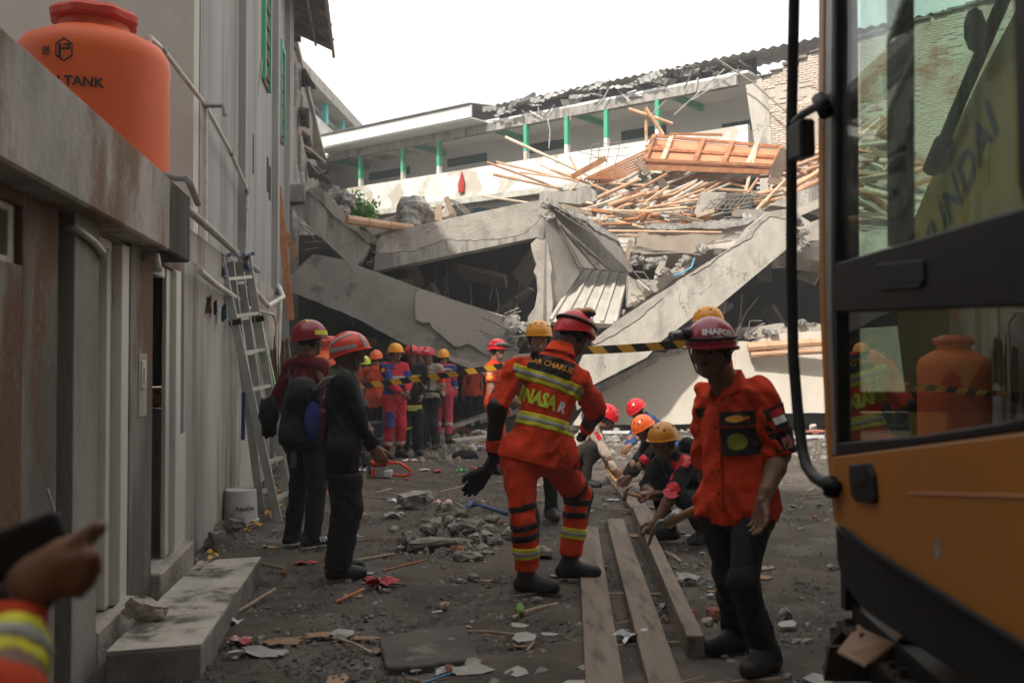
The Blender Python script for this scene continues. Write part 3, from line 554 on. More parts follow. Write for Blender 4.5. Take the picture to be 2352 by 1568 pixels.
# great diagonal beam on the right
Y5 = lin(1290, 19.6, 1900, 20.6)
b5 = thing('fallen_beam', 'great sunlit diagonal beam cracked along its length leaning down to the crouching people', 'beam', W(*zG(800, 900), 20))
cr = [(290, 1035), (450, 955), (600, 855), (700, 765), (800, 675), (860, 610), (930, 575), (1050, 515), (1100, 465), (1155, 425), (1250, 375), (1335, 325), (1345, 290), (1395, 235), (1450, 190), (1560, 205)]
cr = jag(cr, 5, 26, rs, closed=False)
cp('upper_piece', zG, [(1600, 175), (1570, 140), (1440, 160), (1330, 250), (1250, 365), (960, 555), (700, 715), (570, 800), (440, 885), (360, 950), (285, 1018)]+cr, lambda x, y: Y5(x, y)+.03, .6, conc, b5, 0)
cp('main_piece', zG, [(x+4, y+7) for x, y in cr]+[(1600, 220), (1600, 375), (1110, 785), (950, 850), (740, 1010), (640, 1120), (255, 1318), (225, 1270), (190, 1200), (230, 1110), (270, 1050)], Y5, .75, conc_pale, b5, 0)
cp('core', zG, [(300, 1040), (700, 745), (960, 575), (1300, 345), (1420, 200), (1570, 180), (1560, 380), (1110, 760), (740, 990), (280, 1280)], lambda x, y: Y5(x, y)+.1, .5, conc_raw, b5)
cp('upper_block', zG, [(1460, 115), (1560, 60), (1700, 10), (1900, -60), (1900, 170), (1790, 200), (1690, 165), (1640, 180), (1570, 130)], 20.9, .8, conc_s, b5, 2, 14)
cp('upper_block', zG, [(1610, 215), (1660, 190), (1720, 230), (1790, 210), (1900, 180), (1900, 300), (1680, 370), (1640, 330), (1610, 370)], 20.7, .8, conc, b5, 2.5, 10)
lumps(b5, zG, [(1640, 240), (1680, 300), (1660, 370), (1690, 390), (1620, 200), (1600, 300), (1640, 420), (300, 1000), (330, 930), (370, 960), (300, 960), (400, 900), (330, 1050)], 20.2, .13)
cp('floor_slab', zG, [(560, 830), (960, 560), (1300, 335), (1600, 150), (1900, 20), (1900, 80), (1600, 210), (1300, 400), (960, 620), (560, 890)], 20.7, 5, conc, b5)
# pale standing wall under it
Y6 = 20.95
pw = thing('fallen_wall', 'flat cream wall panel standing behind the crouching people, broken along its top', 'wall', W(*zG(1000, 1500), Y6))
cp('wall_face', zG, [(150, 1570), (330, 1330), (640, 1130), (720, 1090), (850, 1085), (900, 1060), (1230, 1010), (1330, 1020), (1420, 985), (1550, 960), (1700, 950), (2000, 930), (2600, 900), (2600, 1480), (1540, 1490), (1530, 1545), (900, 1560)], Y6, .3, mat('cream_wall', (.64, .58, .48), (.58, .52, .43), 1.2, .92, .1, 16, c3=(.42, .36, .29), sc3=3, lo3=.63, hi3=.75, stretch=(1.5, 1.5, .5)), pw, .8, 14)
cp('broken_top', zG, [(1230, 1000), (1230, 930), (1300, 920), (1540, 895), (1560, 930), (1640, 905), (1780, 900), (2000, 880), (2000, 935), (1700, 955), (1540, 965), (1420, 990)], Y6+.1, .4, conc, pw, 2, 9)
cp('broken_top', zG, [(640, 1120), (700, 1085), (760, 1095), (830, 1040), (900, 1030), (930, 1060), (900, 1075), (850, 1095), (720, 1100), (650, 1138)], Y6-.1, .3, conc_raw, pw, 2, 8)
lumps(pw, zG, [(1350, 975), (1420, 955), (1480, 960), (1520, 940), (1600, 915), (1660, 895), (1700, 905), (1740, 910), (860, 1050), (880, 1040), (1290, 985)], Y6, .11)
rebars(pw, zG, [((1240, 940), (1255, 860), (1268, 705), (1285, 715)), ((1250, 930), (1290, 830), (1375, 725)), ((1300, 1000), (1320, 880), (1400, 880)), ((1310, 960), (1400, 900), (1420, 895)), ((1280, 980), (1310, 1000))], Y6-.2, .014)
cp('prop', zG, [(165, 1400), (255, 1330), (720, 1110), (720, 1140), (270, 1400), (180, 1470)], Y6-.35, .15, conc_s, pw)
cp('gap_shade', zG, [(1540, 1495), (2600, 1490), (2600, 1580), (1540, 1560)], Y6+.25, .3, dark_in, pw)  # near-black block painted as the shade of the gap
# bamboo beams lying on the wall
bam = [mat('bamboo_pale', (.60, .49, .38), (.50, .4, .3), 3, .55, .05, 30, rndv=.14), mat('bamboo_orange', (.55, .335, .205), (.46, .26, .15), 3, .5, .05, 30, rndv=.16),
       mat('bamboo_yellow', (.6, .46, .31), (.54, .39, .24), 3, .5, .05, 30, rndv=.12), mat('bamboo_brown', (.42, .235, .14), (.33, .175, .1), 3, .6, .05, 30, rndv=.16), mat('bamboo_grey', (.52, .47, .4), (.42, .37, .31), 3, .6, .05, 30, rndv=.12)]
tone = ['pale', 'orange', 'yellow', 'brown', 'grey']
def bamboo(a, b, r, k, label, group, name='bamboo_pole'):
    a = Vector(a); b = Vector(b); d = b-a; L = d.length; n = max(3, int(L/.42)); pts = []; rr = []
    sag = Vector((rs.uniform(-.5, .5), rs.uniform(-.5, .5), rs.uniform(-.4, .8)))*L*.012
    for i in range(n):
        for f, q in ((.04, 1.), (.93, .97), (.965, 1.16)):
            t = (i+f)/n; pts.append(a+d*t+sag*math.sin(math.pi*t)); rr.append(r*q*(1-.22*t))
    m = MB(); m.tube(pts, rr, 8)
    return m.build(name, bam[k], None, smooth='a', label=label, cat='bamboo', group=group)
bamboo(W(*zG(1300, 1055), Y6-.2), W(*zG(2000, 1010), Y6-.5), .10, 1, 'thick bamboo pole lying level across the cream wall, above a thinner one', None)
bamboo(W(*zG(1320, 1105), Y6-.2), W(*zG(2000, 1070), Y6-.5), .075, 1, 'thinner bamboo pole lying level across the cream wall, under a thicker one', None)
# cylinders of broken column lying on the upper beam
for k, (p, Y, lab) in enumerate((([(700, 300), (1010, 190), (1040, 240), (1060, 290), (800, 380), (760, 400)], 21, 'pale broken column piece lying beside the green bush'), ([(1095, 150), (1240, 160), (1290, 190), (1290, 260), (1180, 285), (1130, 260)], 21.1, 'rounded broken column stub on top of the cracked beam'), ([(1300, 185), (1345, 120), (1410, 170), (1420, 215), (1290, 260)], 21.3, 'small angular concrete block next to bent rebar on the cracked beam'))):
    cp('broken_column_piece', zF, p, Y, .5, conc, None, 1.4, 9, bevel=.04, label=lab, cat='rubble')
hp = thing('broken_column', 'lumpy grey broken column head with crumbling concrete on the cracked beam', 'column', W(*zF(1060, 250), 21))
for x, y in ((1030, 145), (1060, 180), (1050, 220), (1100, 140), (1020, 190), (1090, 200), (1080, 250), (1130, 150), (1060, 280)):
    m = MB(); lump(m, W(*zF(x, y), 20.9+rs.uniform(-.2, .2)), (.2, .2, .2), rs, 14, .35); m.build('broken_concrete', conc_raw, hp)
rebars(hp, zF, [((1370, 90), (1420, 130), (1520, 205)), ((1375, 100), (1430, 150), (1500, 210)), ((1385, 95), (1440, 120), (1530, 200))], 21.2, .016)
m = MB(); m.bar(W(*zF(1340, 75), 21.2), W(*zF(1390, 205), 21.2), .12, .05, up=(0, 1, 0)); m.build('timber_offcut', wood, label='upright timber offcut stuck among bent rebar on the cracked beam', cat='timber')
m = MB(); m.bar(W(*zF(1285, 140), 21), W(*zF(1280, 260), 20.9), .14, .05, up=(0, 1, 0)); m.build('timber_offcut', wood, label='short timber offcut lying against the rounded column stub', cat='timber')
# ---------------------------------------------------------------- roof slab carrying the bamboo pile
rsb_ = thing('roof_slab', 'collapsed roof slab under the heap of bamboo with a torn hole of wire mesh', 'slab', W(1600, 560, 23))
def slabpt(x, y): return W(x, y, 21.2+(560-y)*.028)
cp('slab', None, [(1285, 560), (1330, 470), (1420, 430), (1640, 430), (1660, 500), (1760, 470), (1880, 440), (2350, 300), (2350, 700), (1880, 600), (1640, 570), (1560, 590), (1440, 580)], lambda x, y: 21.4+(600-y)*.022, .5, conc, rsb_, 3, 20, vec=(0, .1, -.25))
cp('slab_front', zG, [(580, 300), (640, 268), (800, 262), (1090, 265), (1250, 252), (1130, 330), (1000, 395), (950, 430), (800, 440), (560, 432), (575, 370)], 21.0, .4, mat('concrete_brown', (.36, .3, .235), (.29, .24, .185), 2, .92, .2, 20), rsb_, 1.5, 10)
cp('broken_edge', zG, [(630, 255), (700, 235), (900, 240), (1080, 215), (1300, 200), (1420, 160), (1440, 190), (1260, 255), (1080, 272), (900, 270), (800, 280), (640, 275)], 20.9, .7, conc_raw, rsb_, 2.5, 8)
cp('tilted_piece', zE, [(1400, 1165), (1575, 1165), (1570, 1245), (1420, 1330), (1345, 1310), (1390, 1230)], 22.2, .3, conc, rsb_, 1.5, 9)
cp('broken_piece', zE, [(280, 1160), (520, 1155), (560, 1130), (600, 1118), (670, 1160), (680, 1220), (560, 1250), (280, 1230)], 22.4, .5, conc_s, rsb_, 1.5, 10)
cp('hole_shade', zE, [(1345, 1330), (1500, 1230), (1570, 1165), (1760, 1180), (1770, 1240), (1720, 1330), (1480, 1370)], 22.6, .2, dark_in, rsb_, 2, 10)  # near-black block painted as the shade inside the hole
gr = []
for i in range(9): gr.append([(1370+i*45, 1350-i*14), (1410+i*44, 1300-i*14+rs.uniform(-8, 8)), (1465+i*42, 1245-i*12), (1560+i*30, 1175-i*2+rs.uniform(-6, 6))])
for i in range(6): gr.append([(1360+i*38, 1340-i*32), (1480+i*34, 1355-i*34), (1600+i*30, 1335-i*30+rs.uniform(-8, 8)), (1720+i*12, 1310-i*26)])
rebars(rsb_, zE, gr, 22.1, .013)
rebars(rsb_, zE, [((620, 1000), (640, 880), (635, 795)), ((680, 990), (690, 870), (700, 800)), ((740, 990), (760, 860), (770, 800)), ((800, 980), (830, 860), (845, 805)), ((620, 880), (900, 855)), ((620, 930), (910, 905)), ((630, 835), (860, 815)), ((500, 885), (520, 855), (550, 862)), ((505, 870), (640, 905), (760, 960))], 22.6, .008)
lumps(rsb_, zG, [(640, 530), (660, 500), (720, 500), (740, 560), (760, 470), (600, 480), (850, 520), (880, 500), (560, 470), (1000, 420), (1020, 400), (900, 480), (560, 500)], 20.7, .14)
lumps(rsb_, zG, [(700, 600), (620, 680), (560, 720), (650, 660), (760, 560), (820, 560), (540, 760), (480, 830), (600, 740)], 20.4, .12, conc)
cp('wedge', zG, [(700, 560), (745, 450), (770, 480), (740, 575), (715, 580)], 20.4, .2, conc, rsb_, 1, 8)
cp('mid_slab', zG, [(520, 600), (680, 610), (800, 560), (930, 500), (900, 560), (700, 690), (520, 800)], 20.7, .3, conc, rsb_, 1.2, 9)
rebars(rsb_, zG, [((470, 390), (540, 540), (660, 680)), ((580, 410), (800, 420), (1000, 450)), ((600, 440), (860, 432), (990, 440)), ((550, 555), (620, 560), (660, 620))], 20.3, .014)
m = MB(); m.tube([W(*zG(*p), 20.1) for p in ((955, 465), (935, 525), (880, 560), (820, 580))], .022, 6); m.build('blue_hose', mat('blue_hose', (.12, .38, .55), None, 5, .5), label='short light blue hose caught on the diagonal beam', cat='hose')
m = MB(); m.tube([W(*zG(*p), 20.1) for p in ((575, 610), (660, 680))], .02, 6); m.build('white_pipe', pvc, label='short white pipe end poking out of the rubble beside the metal deck', cat='pipe')
# formwork panel
fp = thing('formwork_panel', 'large orange plywood formwork panel with pale battens lying on the bamboo heap', 'formwork', W(*zE(1400, 980), 24))
plyo = mat('orange_plywood', (.56, .235, .12), (.5, .2, .1), 1.6, .7, .05, 20)
fa, fb, fc, fd = [W(*zE(*p), Y) for p, Y in (((1075, 790), 25.2), ((1965, 870), 25.2), ((1905, 1000), 23.4), ((1010, 960), 23.4))]
m = MB(); m.prism([fa, fb, fc, fd], (0, .03, -.06)); m.build('panel', plyo, fp)
fpt = lambda s, t: fa.lerp(fb, s).lerp(fd.lerp(fc, s), t)
up_ = Vector((0, -.05, .06))
for s in (.0, .135, .385, .61, .8, 1.): m = MB(); m.bar(fpt(s, 0)+up_, fpt(s, 1)+up_, .11, .08); m.build('batten', bam[2] if s in (.135, .8) else wood_o, fp)
for t in (0, .55, 1.): m = MB(); m.bar(fpt(0, t)+up_*.9, fpt(1, t)+up_*.9, .09, .07); m.build('batten', wood_o, fp)
cp('front_board', zE, [(1020, 970), (1900, 1010), (1890, 1040), (1030, 1010)], 23.3, .06, wood_o, fp)
for i in range(7): m = MB(); m.bar(W(*zE(590+i*25, 1075+i*4), 23.4), W(*zE(1030-i*6, 870+i*24), 23.8), .1, .05); m.build('loose_slat', wood_o, fp)
# bamboo heap: traced poles, then filler poles
PL = [(-98, 955, 430, 1150, 18, 3), (-30, 955, 560, 1095, 18, 1), (-53, 1040, 440, 1145, 22, 1), (30, 780, 640, 1060, 24, 0), (275, 970, 540, 1100, 14, 0), (350, 1005, 790, 1175, 22, 1), (485, 915, 570, 1075, 18, 1), (395, 1250, 540, 1105, 18, 1),
      (1010, 835, 1510, 1010, 26, 0), (1250, 955, 1670, 1085, 26, 0), (1350, 935, 1890, 1015, 20, 2), (720, 1285, 1170, 1035, 28, 3), (640, 1280, 850, 1190, 22, 0), (840, 1320, 1380, 1080, 24, 4), (1085, 1290, 1420, 1090, 28, 4), (550, 1290, 1010, 1300, 20, 2),
      (870, 1310, 1310, 1270, 24, 2), (360, 1245, 660, 1330, 24, 2), (720, 1340, 1130, 1310, 18, 1), (800, 1365, 1010, 1415, 24, 2), (750, 1435, 1550, 1445, 18, 1), (1060, 1040, 1700, 1090, 20, 1), (1620, 1330, 1800, 1065, 24, 3), (1670, 1325, 1790, 860, 28, 2),
      (1780, 1300, 1990, 1080, 28, 2), (1840, 1280, 1890, 1030, 22, 2), (520, 1225, 650, 1245, 22, 0), (1000, 1280, 1390, 1215, 20, 1), (640, 1100, 1010, 1120, 18, 1), (910, 1310, 1180, 1120, 18, 2), (800, 1290, 1110, 1140, 18, 1), (1150, 1250, 1430, 1140, 20, 1),
      (130, 1025, 520, 1080, 16, 1), (1380, 1060, 1720, 1130, 24, 1), (1520, 1145, 1790, 1165, 20, 1), (560, 1290, 830, 1205, 18, 0), (860, 1260, 1250, 1170, 20, 1), (940, 1400, 1060, 1300, 24, 0), (690, 1385, 745, 1350, 30, 2), (820, 1465, 970, 1470, 16, 1), (-130, 1190, 210, 1240, 16, 0)]
used = set()
for i, (x1, y1, x2, y2, wpx, k) in enumerate(PL):
    Y = 21.6+(1330-(y1+y2)/2)*.0085+rs.uniform(-.15, .15); sc = Y/FP*.5742/1.7423
    bamboo(W(*zE(x1, y1), Y+rs.uniform(-.3, .3)), W(*zE(x2, y2), Y+rs.uniform(-.3, .3)), wpx*sc*.5, k, 'thick %s bamboo pole tossed on the broken roof heap' % tone[k], 'thick %s bamboo poles of the heap' % tone[k])
for i in range(80):
    x = rs.uniform(480, 1900); y = 1330-abs(rs.gauss(0, .5))*240-(.06*(x-500) if x > 1000 else 0); y = max(y, 1010); ang = rs.choice([rs.gauss(-.35, .25), rs.gauss(.12, .2)]); L = rs.uniform(120, 420)
    x2 = x+L*math.cos(ang); y2 = y+L*math.sin(ang); k = rs.choice([0, 1, 1, 1, 2, 2, 3, 3, 4]); Y = 22.0+(1330-y)*.009+rs.uniform(-.1, .5)
    bamboo(W(*zE(x, y), Y), W(*zE(x2, min(max(y2, 1015), 1345)), Y+rs.uniform(-.5, .5)), rs.uniform(.035, .06), k, 'thin %s bamboo stick buried in the broken roof heap' % tone[k], 'thin %s bamboo sticks in the heap' % tone[k])
for i in range(22):
    x = rs.uniform(560, 1750); y = rs.uniform(1060, 1330); Y = 21.9+(1330-y)*.009; a = W(*zE(x, y), Y); m = MB(); g_ = i % 4
    if g_ == 3: d_ = Vector((rs.uniform(.5, 1.1), rs.uniform(-.3, .3), rs.uniform(-.2, .2))); e_ = Vector((rs.uniform(-.2, .2), -.3, -rs.uniform(.2, .5))); corrug(m, a, a+d_, a+d_+e_, a+e_, 6, .03, rs, .3); m.build('metal_sheet', corr_l, label='bent ribbed metal sheet trapped in the broken roof heap', cat='metal sheet', group='metal sheets in the heap')
    else: m.bar(a, a+Vector((rs.uniform(-1.6, 1.6), rs.uniform(-.4, .4), rs.uniform(-.5, .4))), rs.uniform(.1, .24), .04, roll=rs.uniform(0, 3)); m.build('plank', mat('grey_plank', (.27, .23, .19), (.2, .17, .14), 3, .9, .2, 30, rndv=.3), label='weathered grey plank tangled in the broken roof heap', cat='plank', group='grey planks in the heap')
for i in range(60):
    x = rs.uniform(1960, 2900); y = rs.uniform(700, 1180)+max(0, (2150-x))*.4; ang = rs.gauss(.1, .6); L = rs.uniform(180, 520)
    x2 = x+L*math.cos(ang); y2 = y+L*math.sin(ang); k = rs.choice([0, 1, 2, 3, 3, 4]); Y = 22.2+(1200-y)*.006
    if i % 3 == 0:
        m = MB(); m.bar(W(*zE(x, y), Y), W(*zE(x2, y2), Y+rs.uniform(-.4, .4)), rs.uniform(.1, .2), .05, roll=rs.uniform(0, 3)); m.build('plank', wood_o if i % 2 else wood, label='rough %s plank in the timber heap below the brick wall' % ('red' if i % 2 else 'brown'), cat='plank', group='%s planks below the brick wall' % ('red' if i % 2 else 'brown'))
    else: bamboo(W(*zE(x, y), Y), W(*zE(x2, y2), Y+rs.uniform(-.5, .5)), rs.uniform(.04, .075), k, 'loose %s bamboo pole piled below the brick wall' % tone[k], 'loose %s bamboo poles below the brick wall' % tone[k])
for (x1, y1, x2, y2, Y, lab) in ((1012, 575, 1140, 765, 24, 'slim bent bamboo stick standing up from the formwork panel'), (890, 585, 1205, 690, 24.2, 'slim bamboo stick hanging crosswise in front of the gallery'), (1018, 590, 1020, 815, 24.3, 'slim upright bamboo stick in front of the gallery parapet')):
    bamboo(W(*zE(x1, y1), Y), W(*zE(x2, y2), Y), .05, 1, lab, None)
bamboo(W(*zF(555, 250), 19.3), W(*zF(1080, 320), 20.2), .1, 1, 'brown bamboo pole resting on the cracked beam beside the bush', None)
for k, (x1, y1, x2, y2, w_, lab) in enumerate(((500, 1060, 738, 928, .12, 'red timber rail sticking out of the heap, crossing a bamboo stump'), (950, 945, 1035, 1040, .14, 'grey batten leaning on the left end of the formwork panel'), (1905, 1060, 2000, 870, .3, 'wide dark plank standing on end at the right end of the formwork panel'), (1870, 1080, 2010, 1110, .14, 'brown plank lying below the wide dark plank'), (1180, 760, 1550, 765, .05, 'thin red rail lying level behind the formwork panel'))):
    m = MB(); m.bar(W(*zE(x1, y1), 23.2), W(*zE(x2, y2), 23), w_, .06, up=(0, 1, 0)); m.build('plank', wood_o if k in (0, 4) else mat('dark_plank', (.2, .14, .1), (.14, .1, .07), 3, .85), label=lab, cat='plank')
for i in range(26):
    x = rs.uniform(560, 1420); y = rs.uniform(1300, 1400); m = MB(); a = W(*zE(x, y), 21.2); m.bar(a, a+Vector((rs.uniform(-.9, .9), rs.uniform(-.3, .3), rs.uniform(-.12, .2))), .09, .04, roll=rs.uniform(0, 3))
    m.build('timber_scrap', wood if i % 2 else wood_o, label='short broken %s scrap on the edge of the roof heap' % ('brown timber' if i % 2 else 'red timber'), cat='timber', group='%s scraps on the heap edge' % ('brown' if i % 2 else 'red'))
cp('leaning_slat', zG, [(490, 480), (520, 340), (550, 345), (520, 488)], 20.3, .06, wood, label='pale slat hanging down over the shaded gap in the rubble', cat='timber')
# ---------------------------------------------------------------- bush on the ruin
bu = thing('bush', 'bright green leafy bush growing between the tilted beam and the column pieces', 'bush', W(*zF(700, 260), 21.5))
lm = mat('leaf', (.12, .27, .03), (.05, .15, .015), 6, .6, 0, c3=(.3, .42, .08), sc3=5)
mstem = MB(); mleaf = MB(); c0 = W(*zF(700, 260), 21.5)
for i in range(34):
    tip = W(*zF(rs.uniform(580, 800) if i % 2 else rs.uniform(580, 660), rs.uniform(60, 240)), 21.5+rs.uniform(-.4, .5)); tip = c0.lerp(tip, rs.uniform(.6, 1)); mstem.tube([c0, c0.lerp(tip, .6)+Vector((0, 0, .08)), tip], [.02, .012, .005], 5)
    for j in range(26):
        p = c0.lerp(tip, rs.uniform(.55, 1.05))+Vector((rs.gauss(0, .1), rs.gauss(0, .1), rs.gauss(0, .08))); d = Vector((rs.gauss(0, 1), rs.gauss(0, 1), rs.gauss(.2, .6))).normalized(); s_ = d.orthogonal().normalized()
        L = rs.uniform(.1, .19); mleaf.add([p, p+d*L*.5+s_*L*.17+Vector((0, 0, .01)), p+d*L, p+d*L*.5-s_*L*.17+Vector((0, 0, .01))], [(0, 1, 2, 3)])
mstem.build('stem', mat('stem', (.16, .1, .06)), bu); mleaf.build('foliage', lm, bu, kind='stuff', recalc=False)
# ---------------------------------------------------------------- excavator on the right
e0 = Vector((.958, 3.03, 0)); es = Vector((-.0599, -.9982, 0)); et = Vector((.9982, -.0599, 0))
def Ef(s, t, z): return e0+es*s+et*t+Vector((0, 0, z))
def Ex(x, y, t=0.): return onp(x, y, e0+et*t, et)
ex = thing('excavator', 'yellow tracked excavator with black framed cab door and grab rail', 'excavator', Ef(.6, 1, 0))
yel = mat('excavator_yellow', (.44, .165, .018), (.39, .145, .016), 1.5, .4, .04, 12, spec=.5, c3=(.24, .15, .07), sc3=2.2, lo3=.62, hi3=.8, speck=.08)
blk = mat('black_steel', (.009, .009, .0095), (.014, .014, .014), 4, .55, .03, 20, spec=.2)
rub = mat('black_rubber', (.01, .01, .01), None, 4, .7)
silver = mat('worn_aluminium', (.34, .33, .31), (.2, .2, .19), 5, .4, .05, metal=.6)
def ep(name, pts, t, th, mt, parent=ex, bevel=.0):
    m = MB(); m.prism([Ex(x, y, t) for x, y in pts], et*th); return m.build(name, mt, parent, bevel=bevel)
dr = ep('door_panel', [(1902, 1045), (2450, 972), (2450, 1548), (1990, 1258), (1926, 1208)], 0, .06, yel, bevel=.01)
ep('crease', [(2085, 1131), (2450, 1139), (2450, 1147), (2085, 1134)], -.003, .01, yel, dr, .003)
hd = ep('handle', [(1950, 1066), (1992, 1062), (2003, 1090), (2008, 1146), (2000, 1156), (1962, 1150), (1954, 1140), (1948, 1080)], -.012, .02, blk, dr, .004)
ep('latch', [(1962, 1078), (1986, 1076), (1990, 1108), (1966, 1108)], -.016, .006, rub, hd)
ep('scratch', [(2146, 1238), (2156, 1236), (2160, 1272), (2152, 1284), (2146, 1268)], -.0015, .003, mat('bare_scratch', (.3, .29, .27), None, 9, .5), dr)
ep('skirt', [(1917, 1198), (1930, 1212), (1990, 1262), (2450, 1552), (2450, 1720), (2300, 1620), (1985, 1408), (1938, 1350), (1921, 1290)], -.01, .09, blk, bevel=.012)
ep('skirt_lip', [(1930, 1210), (1990, 1256), (2450, 1546), (2450, 1556), (1990, 1266), (1930, 1220)], -.022, .014, rub)
ep('front_post', [(1880, -90), (1893, -90), (1890, 440), (1893, 700), (1908, 1045), (1930, 1212), (1916, 1200), (1898, 1040), (1882, 700), (1879, 440)], -.004, .07, yel, bevel=.004)
ep('post_trim', [(1894, -90), (1912, -90), (1909, 440), (1909, 700), (1920, 1044), (1909, 1045), (1894, 700), (1891, 440)], .0, .05, silver, bevel=.003)
ep('window_frame', [(1912, -90), (1920, -90), (1919, 604), (2340, 476), (2450, 440), (2450, 700), (1910, 718), (1909, 440)], .002, .05, blk, bevel=.006)
ep('window_frame', [(2322, -90), (2450, -90), (2450, 445), (2348, 474), (2336, 420), (2332, 200)], .003, .05, blk, bevel=.006)
ep('window_frame', [(1911, 1018), (2110, 1000), (2300, 970), (2450, 930), (2450, 976), (1911, 1050)], .001, .05, blk, bevel=.004)
ep('window_frame', [(1911, 716), (1921, 716), (1926, 1020), (1913, 1020)], .0015, .05, blk)
ep('door_pocket', [(2012, 606), (2120, 596), (2122, 640), (2110, 662), (2020, 668), (2010, 650)], -.004, .01, rub, bevel=.003)
ep('upper_glass', [(1919, -90), (2324, -90), (2334, 430), (2345, 476), (1919, 604)], .02, .006, glass('cab_glass_clear', (.95, .98, .96), .2, 0, .98))
ep('sliding_glass', [(1975, -90), (2324, -90), (2334, 430), (2345, 476), (1976, 588)], .05, .006, glass('cab_glass_green', (.84, .94, .89), .2, 0, .97))
ep('sliding_frame', [(2036, -90), (2058, -90), (2060, 560), (2038, 566)], .06, .03, blk); ep('sliding_edge', [(2084, -90), (2090, -90), (2092, 560), (2086, 562)], .058, .01, rub)
ep('lower_glass', [(1918, 714), (2450, 696), (2450, 940), (2300, 975), (2110, 1004), (1922, 1022)], .02, .006, glass('cab_glass_dark', (.6, .66, .6), 3.2))
# hollow cab: roof, far side frame, floor, seat
def eb(name, mt, *b, bevel=0, parent=ex): return part(parent, name, mt, *b, fr=Ef, bevel=bevel)
eb('roof', yel, (-.12, 1.55, -.02, 1.08, 2.78, 2.9), bevel=.03); eb('floor', blk, (.0, 1.5, .07, 1.05, .62, .72))
eb('far_frame', blk, (.0, .07, 1.0, 1.06, .72, 2.78), (.75, .83, 1.0, 1.06, .72, 2.78), (1.43, 1.5, 1., 1.06, .72, 2.78), (.07, .75, 1., 1.05, .72, 1.35))
eb('rear_wall', blk, (1.5, 1.56, .0, 1.06, .72, 1.9)); eb('windscreen_frame', blk, (-.05, .0, .05, .1, .7, 2.78), (-.05, .0, 1.0, 1.06, .7, 2.78), (-.05, 0, .1, 1.0, 1.3, 1.36))
eb('far_glass', glass('cab_glass_far', (.7, .82, .76), .2), (.07, .75, 1.02, 1.025, 1.35, 2.78)); eb('windscreen', glass('cab_glass_front', (.9, .95, .92), .1, 0, .97), (-.03, -.025, .1, 1.0, 1.36, 2.78))
seat = eb('seat', rub, (.7, 1.2, .3, .8, .8, 1.12), bevel=.05); eb('seat_back', rub, (1.12, 1.28, .3, .8, 1.1, 1.8), bevel=.05, parent=seat); eb('console', blk, (.45, 1.1, .12, .26, .8, 1.15), bevel=.02)
m = MB(); m.tube([Ef(.5, .2, 1.15), Ef(.46, .2, 1.36)], .018, 8); m.ell(Ef(.46, .2, 1.38), (.03, .03, .05), 8); m.build('control_lever', rub, ex, smooth=True)
m = MB(); mp = Ex(2252, 60, .95); m.ell(mp+Vector((0, .05, .0)), (.05, .03, .1), 10); m.build('mirror', rub, ex, smooth=True)
# grab rail
m = MB(); m.tube([Ex(x, y, -.02) for x, y in ((1826, -60), (1824, 0), (1818, 300), (1818, 620), (1822, 820), (1832, 940), (1842, 1030), (1852, 1070), (1870, 1095), (1890, 1108), (1920, 1118))], .0185, 12); gr_ = m.build('grab_rail', blk, ex, smooth=True)
m = MB(); m.tube([Ex(x, y, -.02) for x, y in ((1824, 282), (1845, 262), (1872, 247), (1898, 238))], .014, 8); m.tube([Ex(1882, 228, -.02), Ex(1896, 258, -.02)], .024, 8); m.build('rail_bracket', blk, gr_, smooth=True)
ep('mirror_block', [(1806, 292), (1836, 272), (1838, 360), (1810, 372)], -.04, .05, blk, gr_, .008)
m = MB(); m.tube([Ex(1905, 1105, -.02), Ex(1912, 1130, -.02)], .026, 10); m.build('rail_foot', blk, gr_, smooth=True)
# track
m = MB(); m.box(-.05, 3.2, .14, .46, .1, .56, fr=Ef); trk = m.build('track_frame', blk, ex)
dirtst = mat('track_steel', (.06, .05, .042), (.1, .085, .07), 8, .8, .4, 30)
def tpt(u):
    L = 3.2; r = .31; per = 2*L+2*math.pi*r; u %= per
    if u < L: return (0+u, .33+r, 0)
    u -= L
    if u < math.pi*r: a = u/r; return (L+r*math.sin(a), .33+r*math.cos(a), a)
    u -= math.pi*r
    if u < L: return (L-u, .33-r, math.pi)
    a = (u-L)/r; return (-r*math.sin(a), .33-r*math.cos(a), math.pi+a)
for k in range(50):
    s0, z0, a = tpt(k*.167); c, sn = math.cos(a), math.sin(a); f = lambda x, y, z: Ef(s0+.04+x*c+z*sn, y, z0-x*sn+z*c)
    m = MB(); m.box(-.075, .075, .05, .55, -.012, .012, fr=f); m.box(-.06, -.045, .05, .55, .012, .035, fr=f); m.box(.03, .045, .05, .55, .012, .03, fr=f); m.build('track_shoe', dirtst, ex)
for k in range(6): m = MB(); m.lathe([(.0, 0), (.11, 0), (.11, .2), (0, .2)], n=14, cap=False, fr=lambda x, y, z, k=k: Ef(.1+k*.6+x, .2+z, .18+y)); m.build('track_roller', blk, ex)
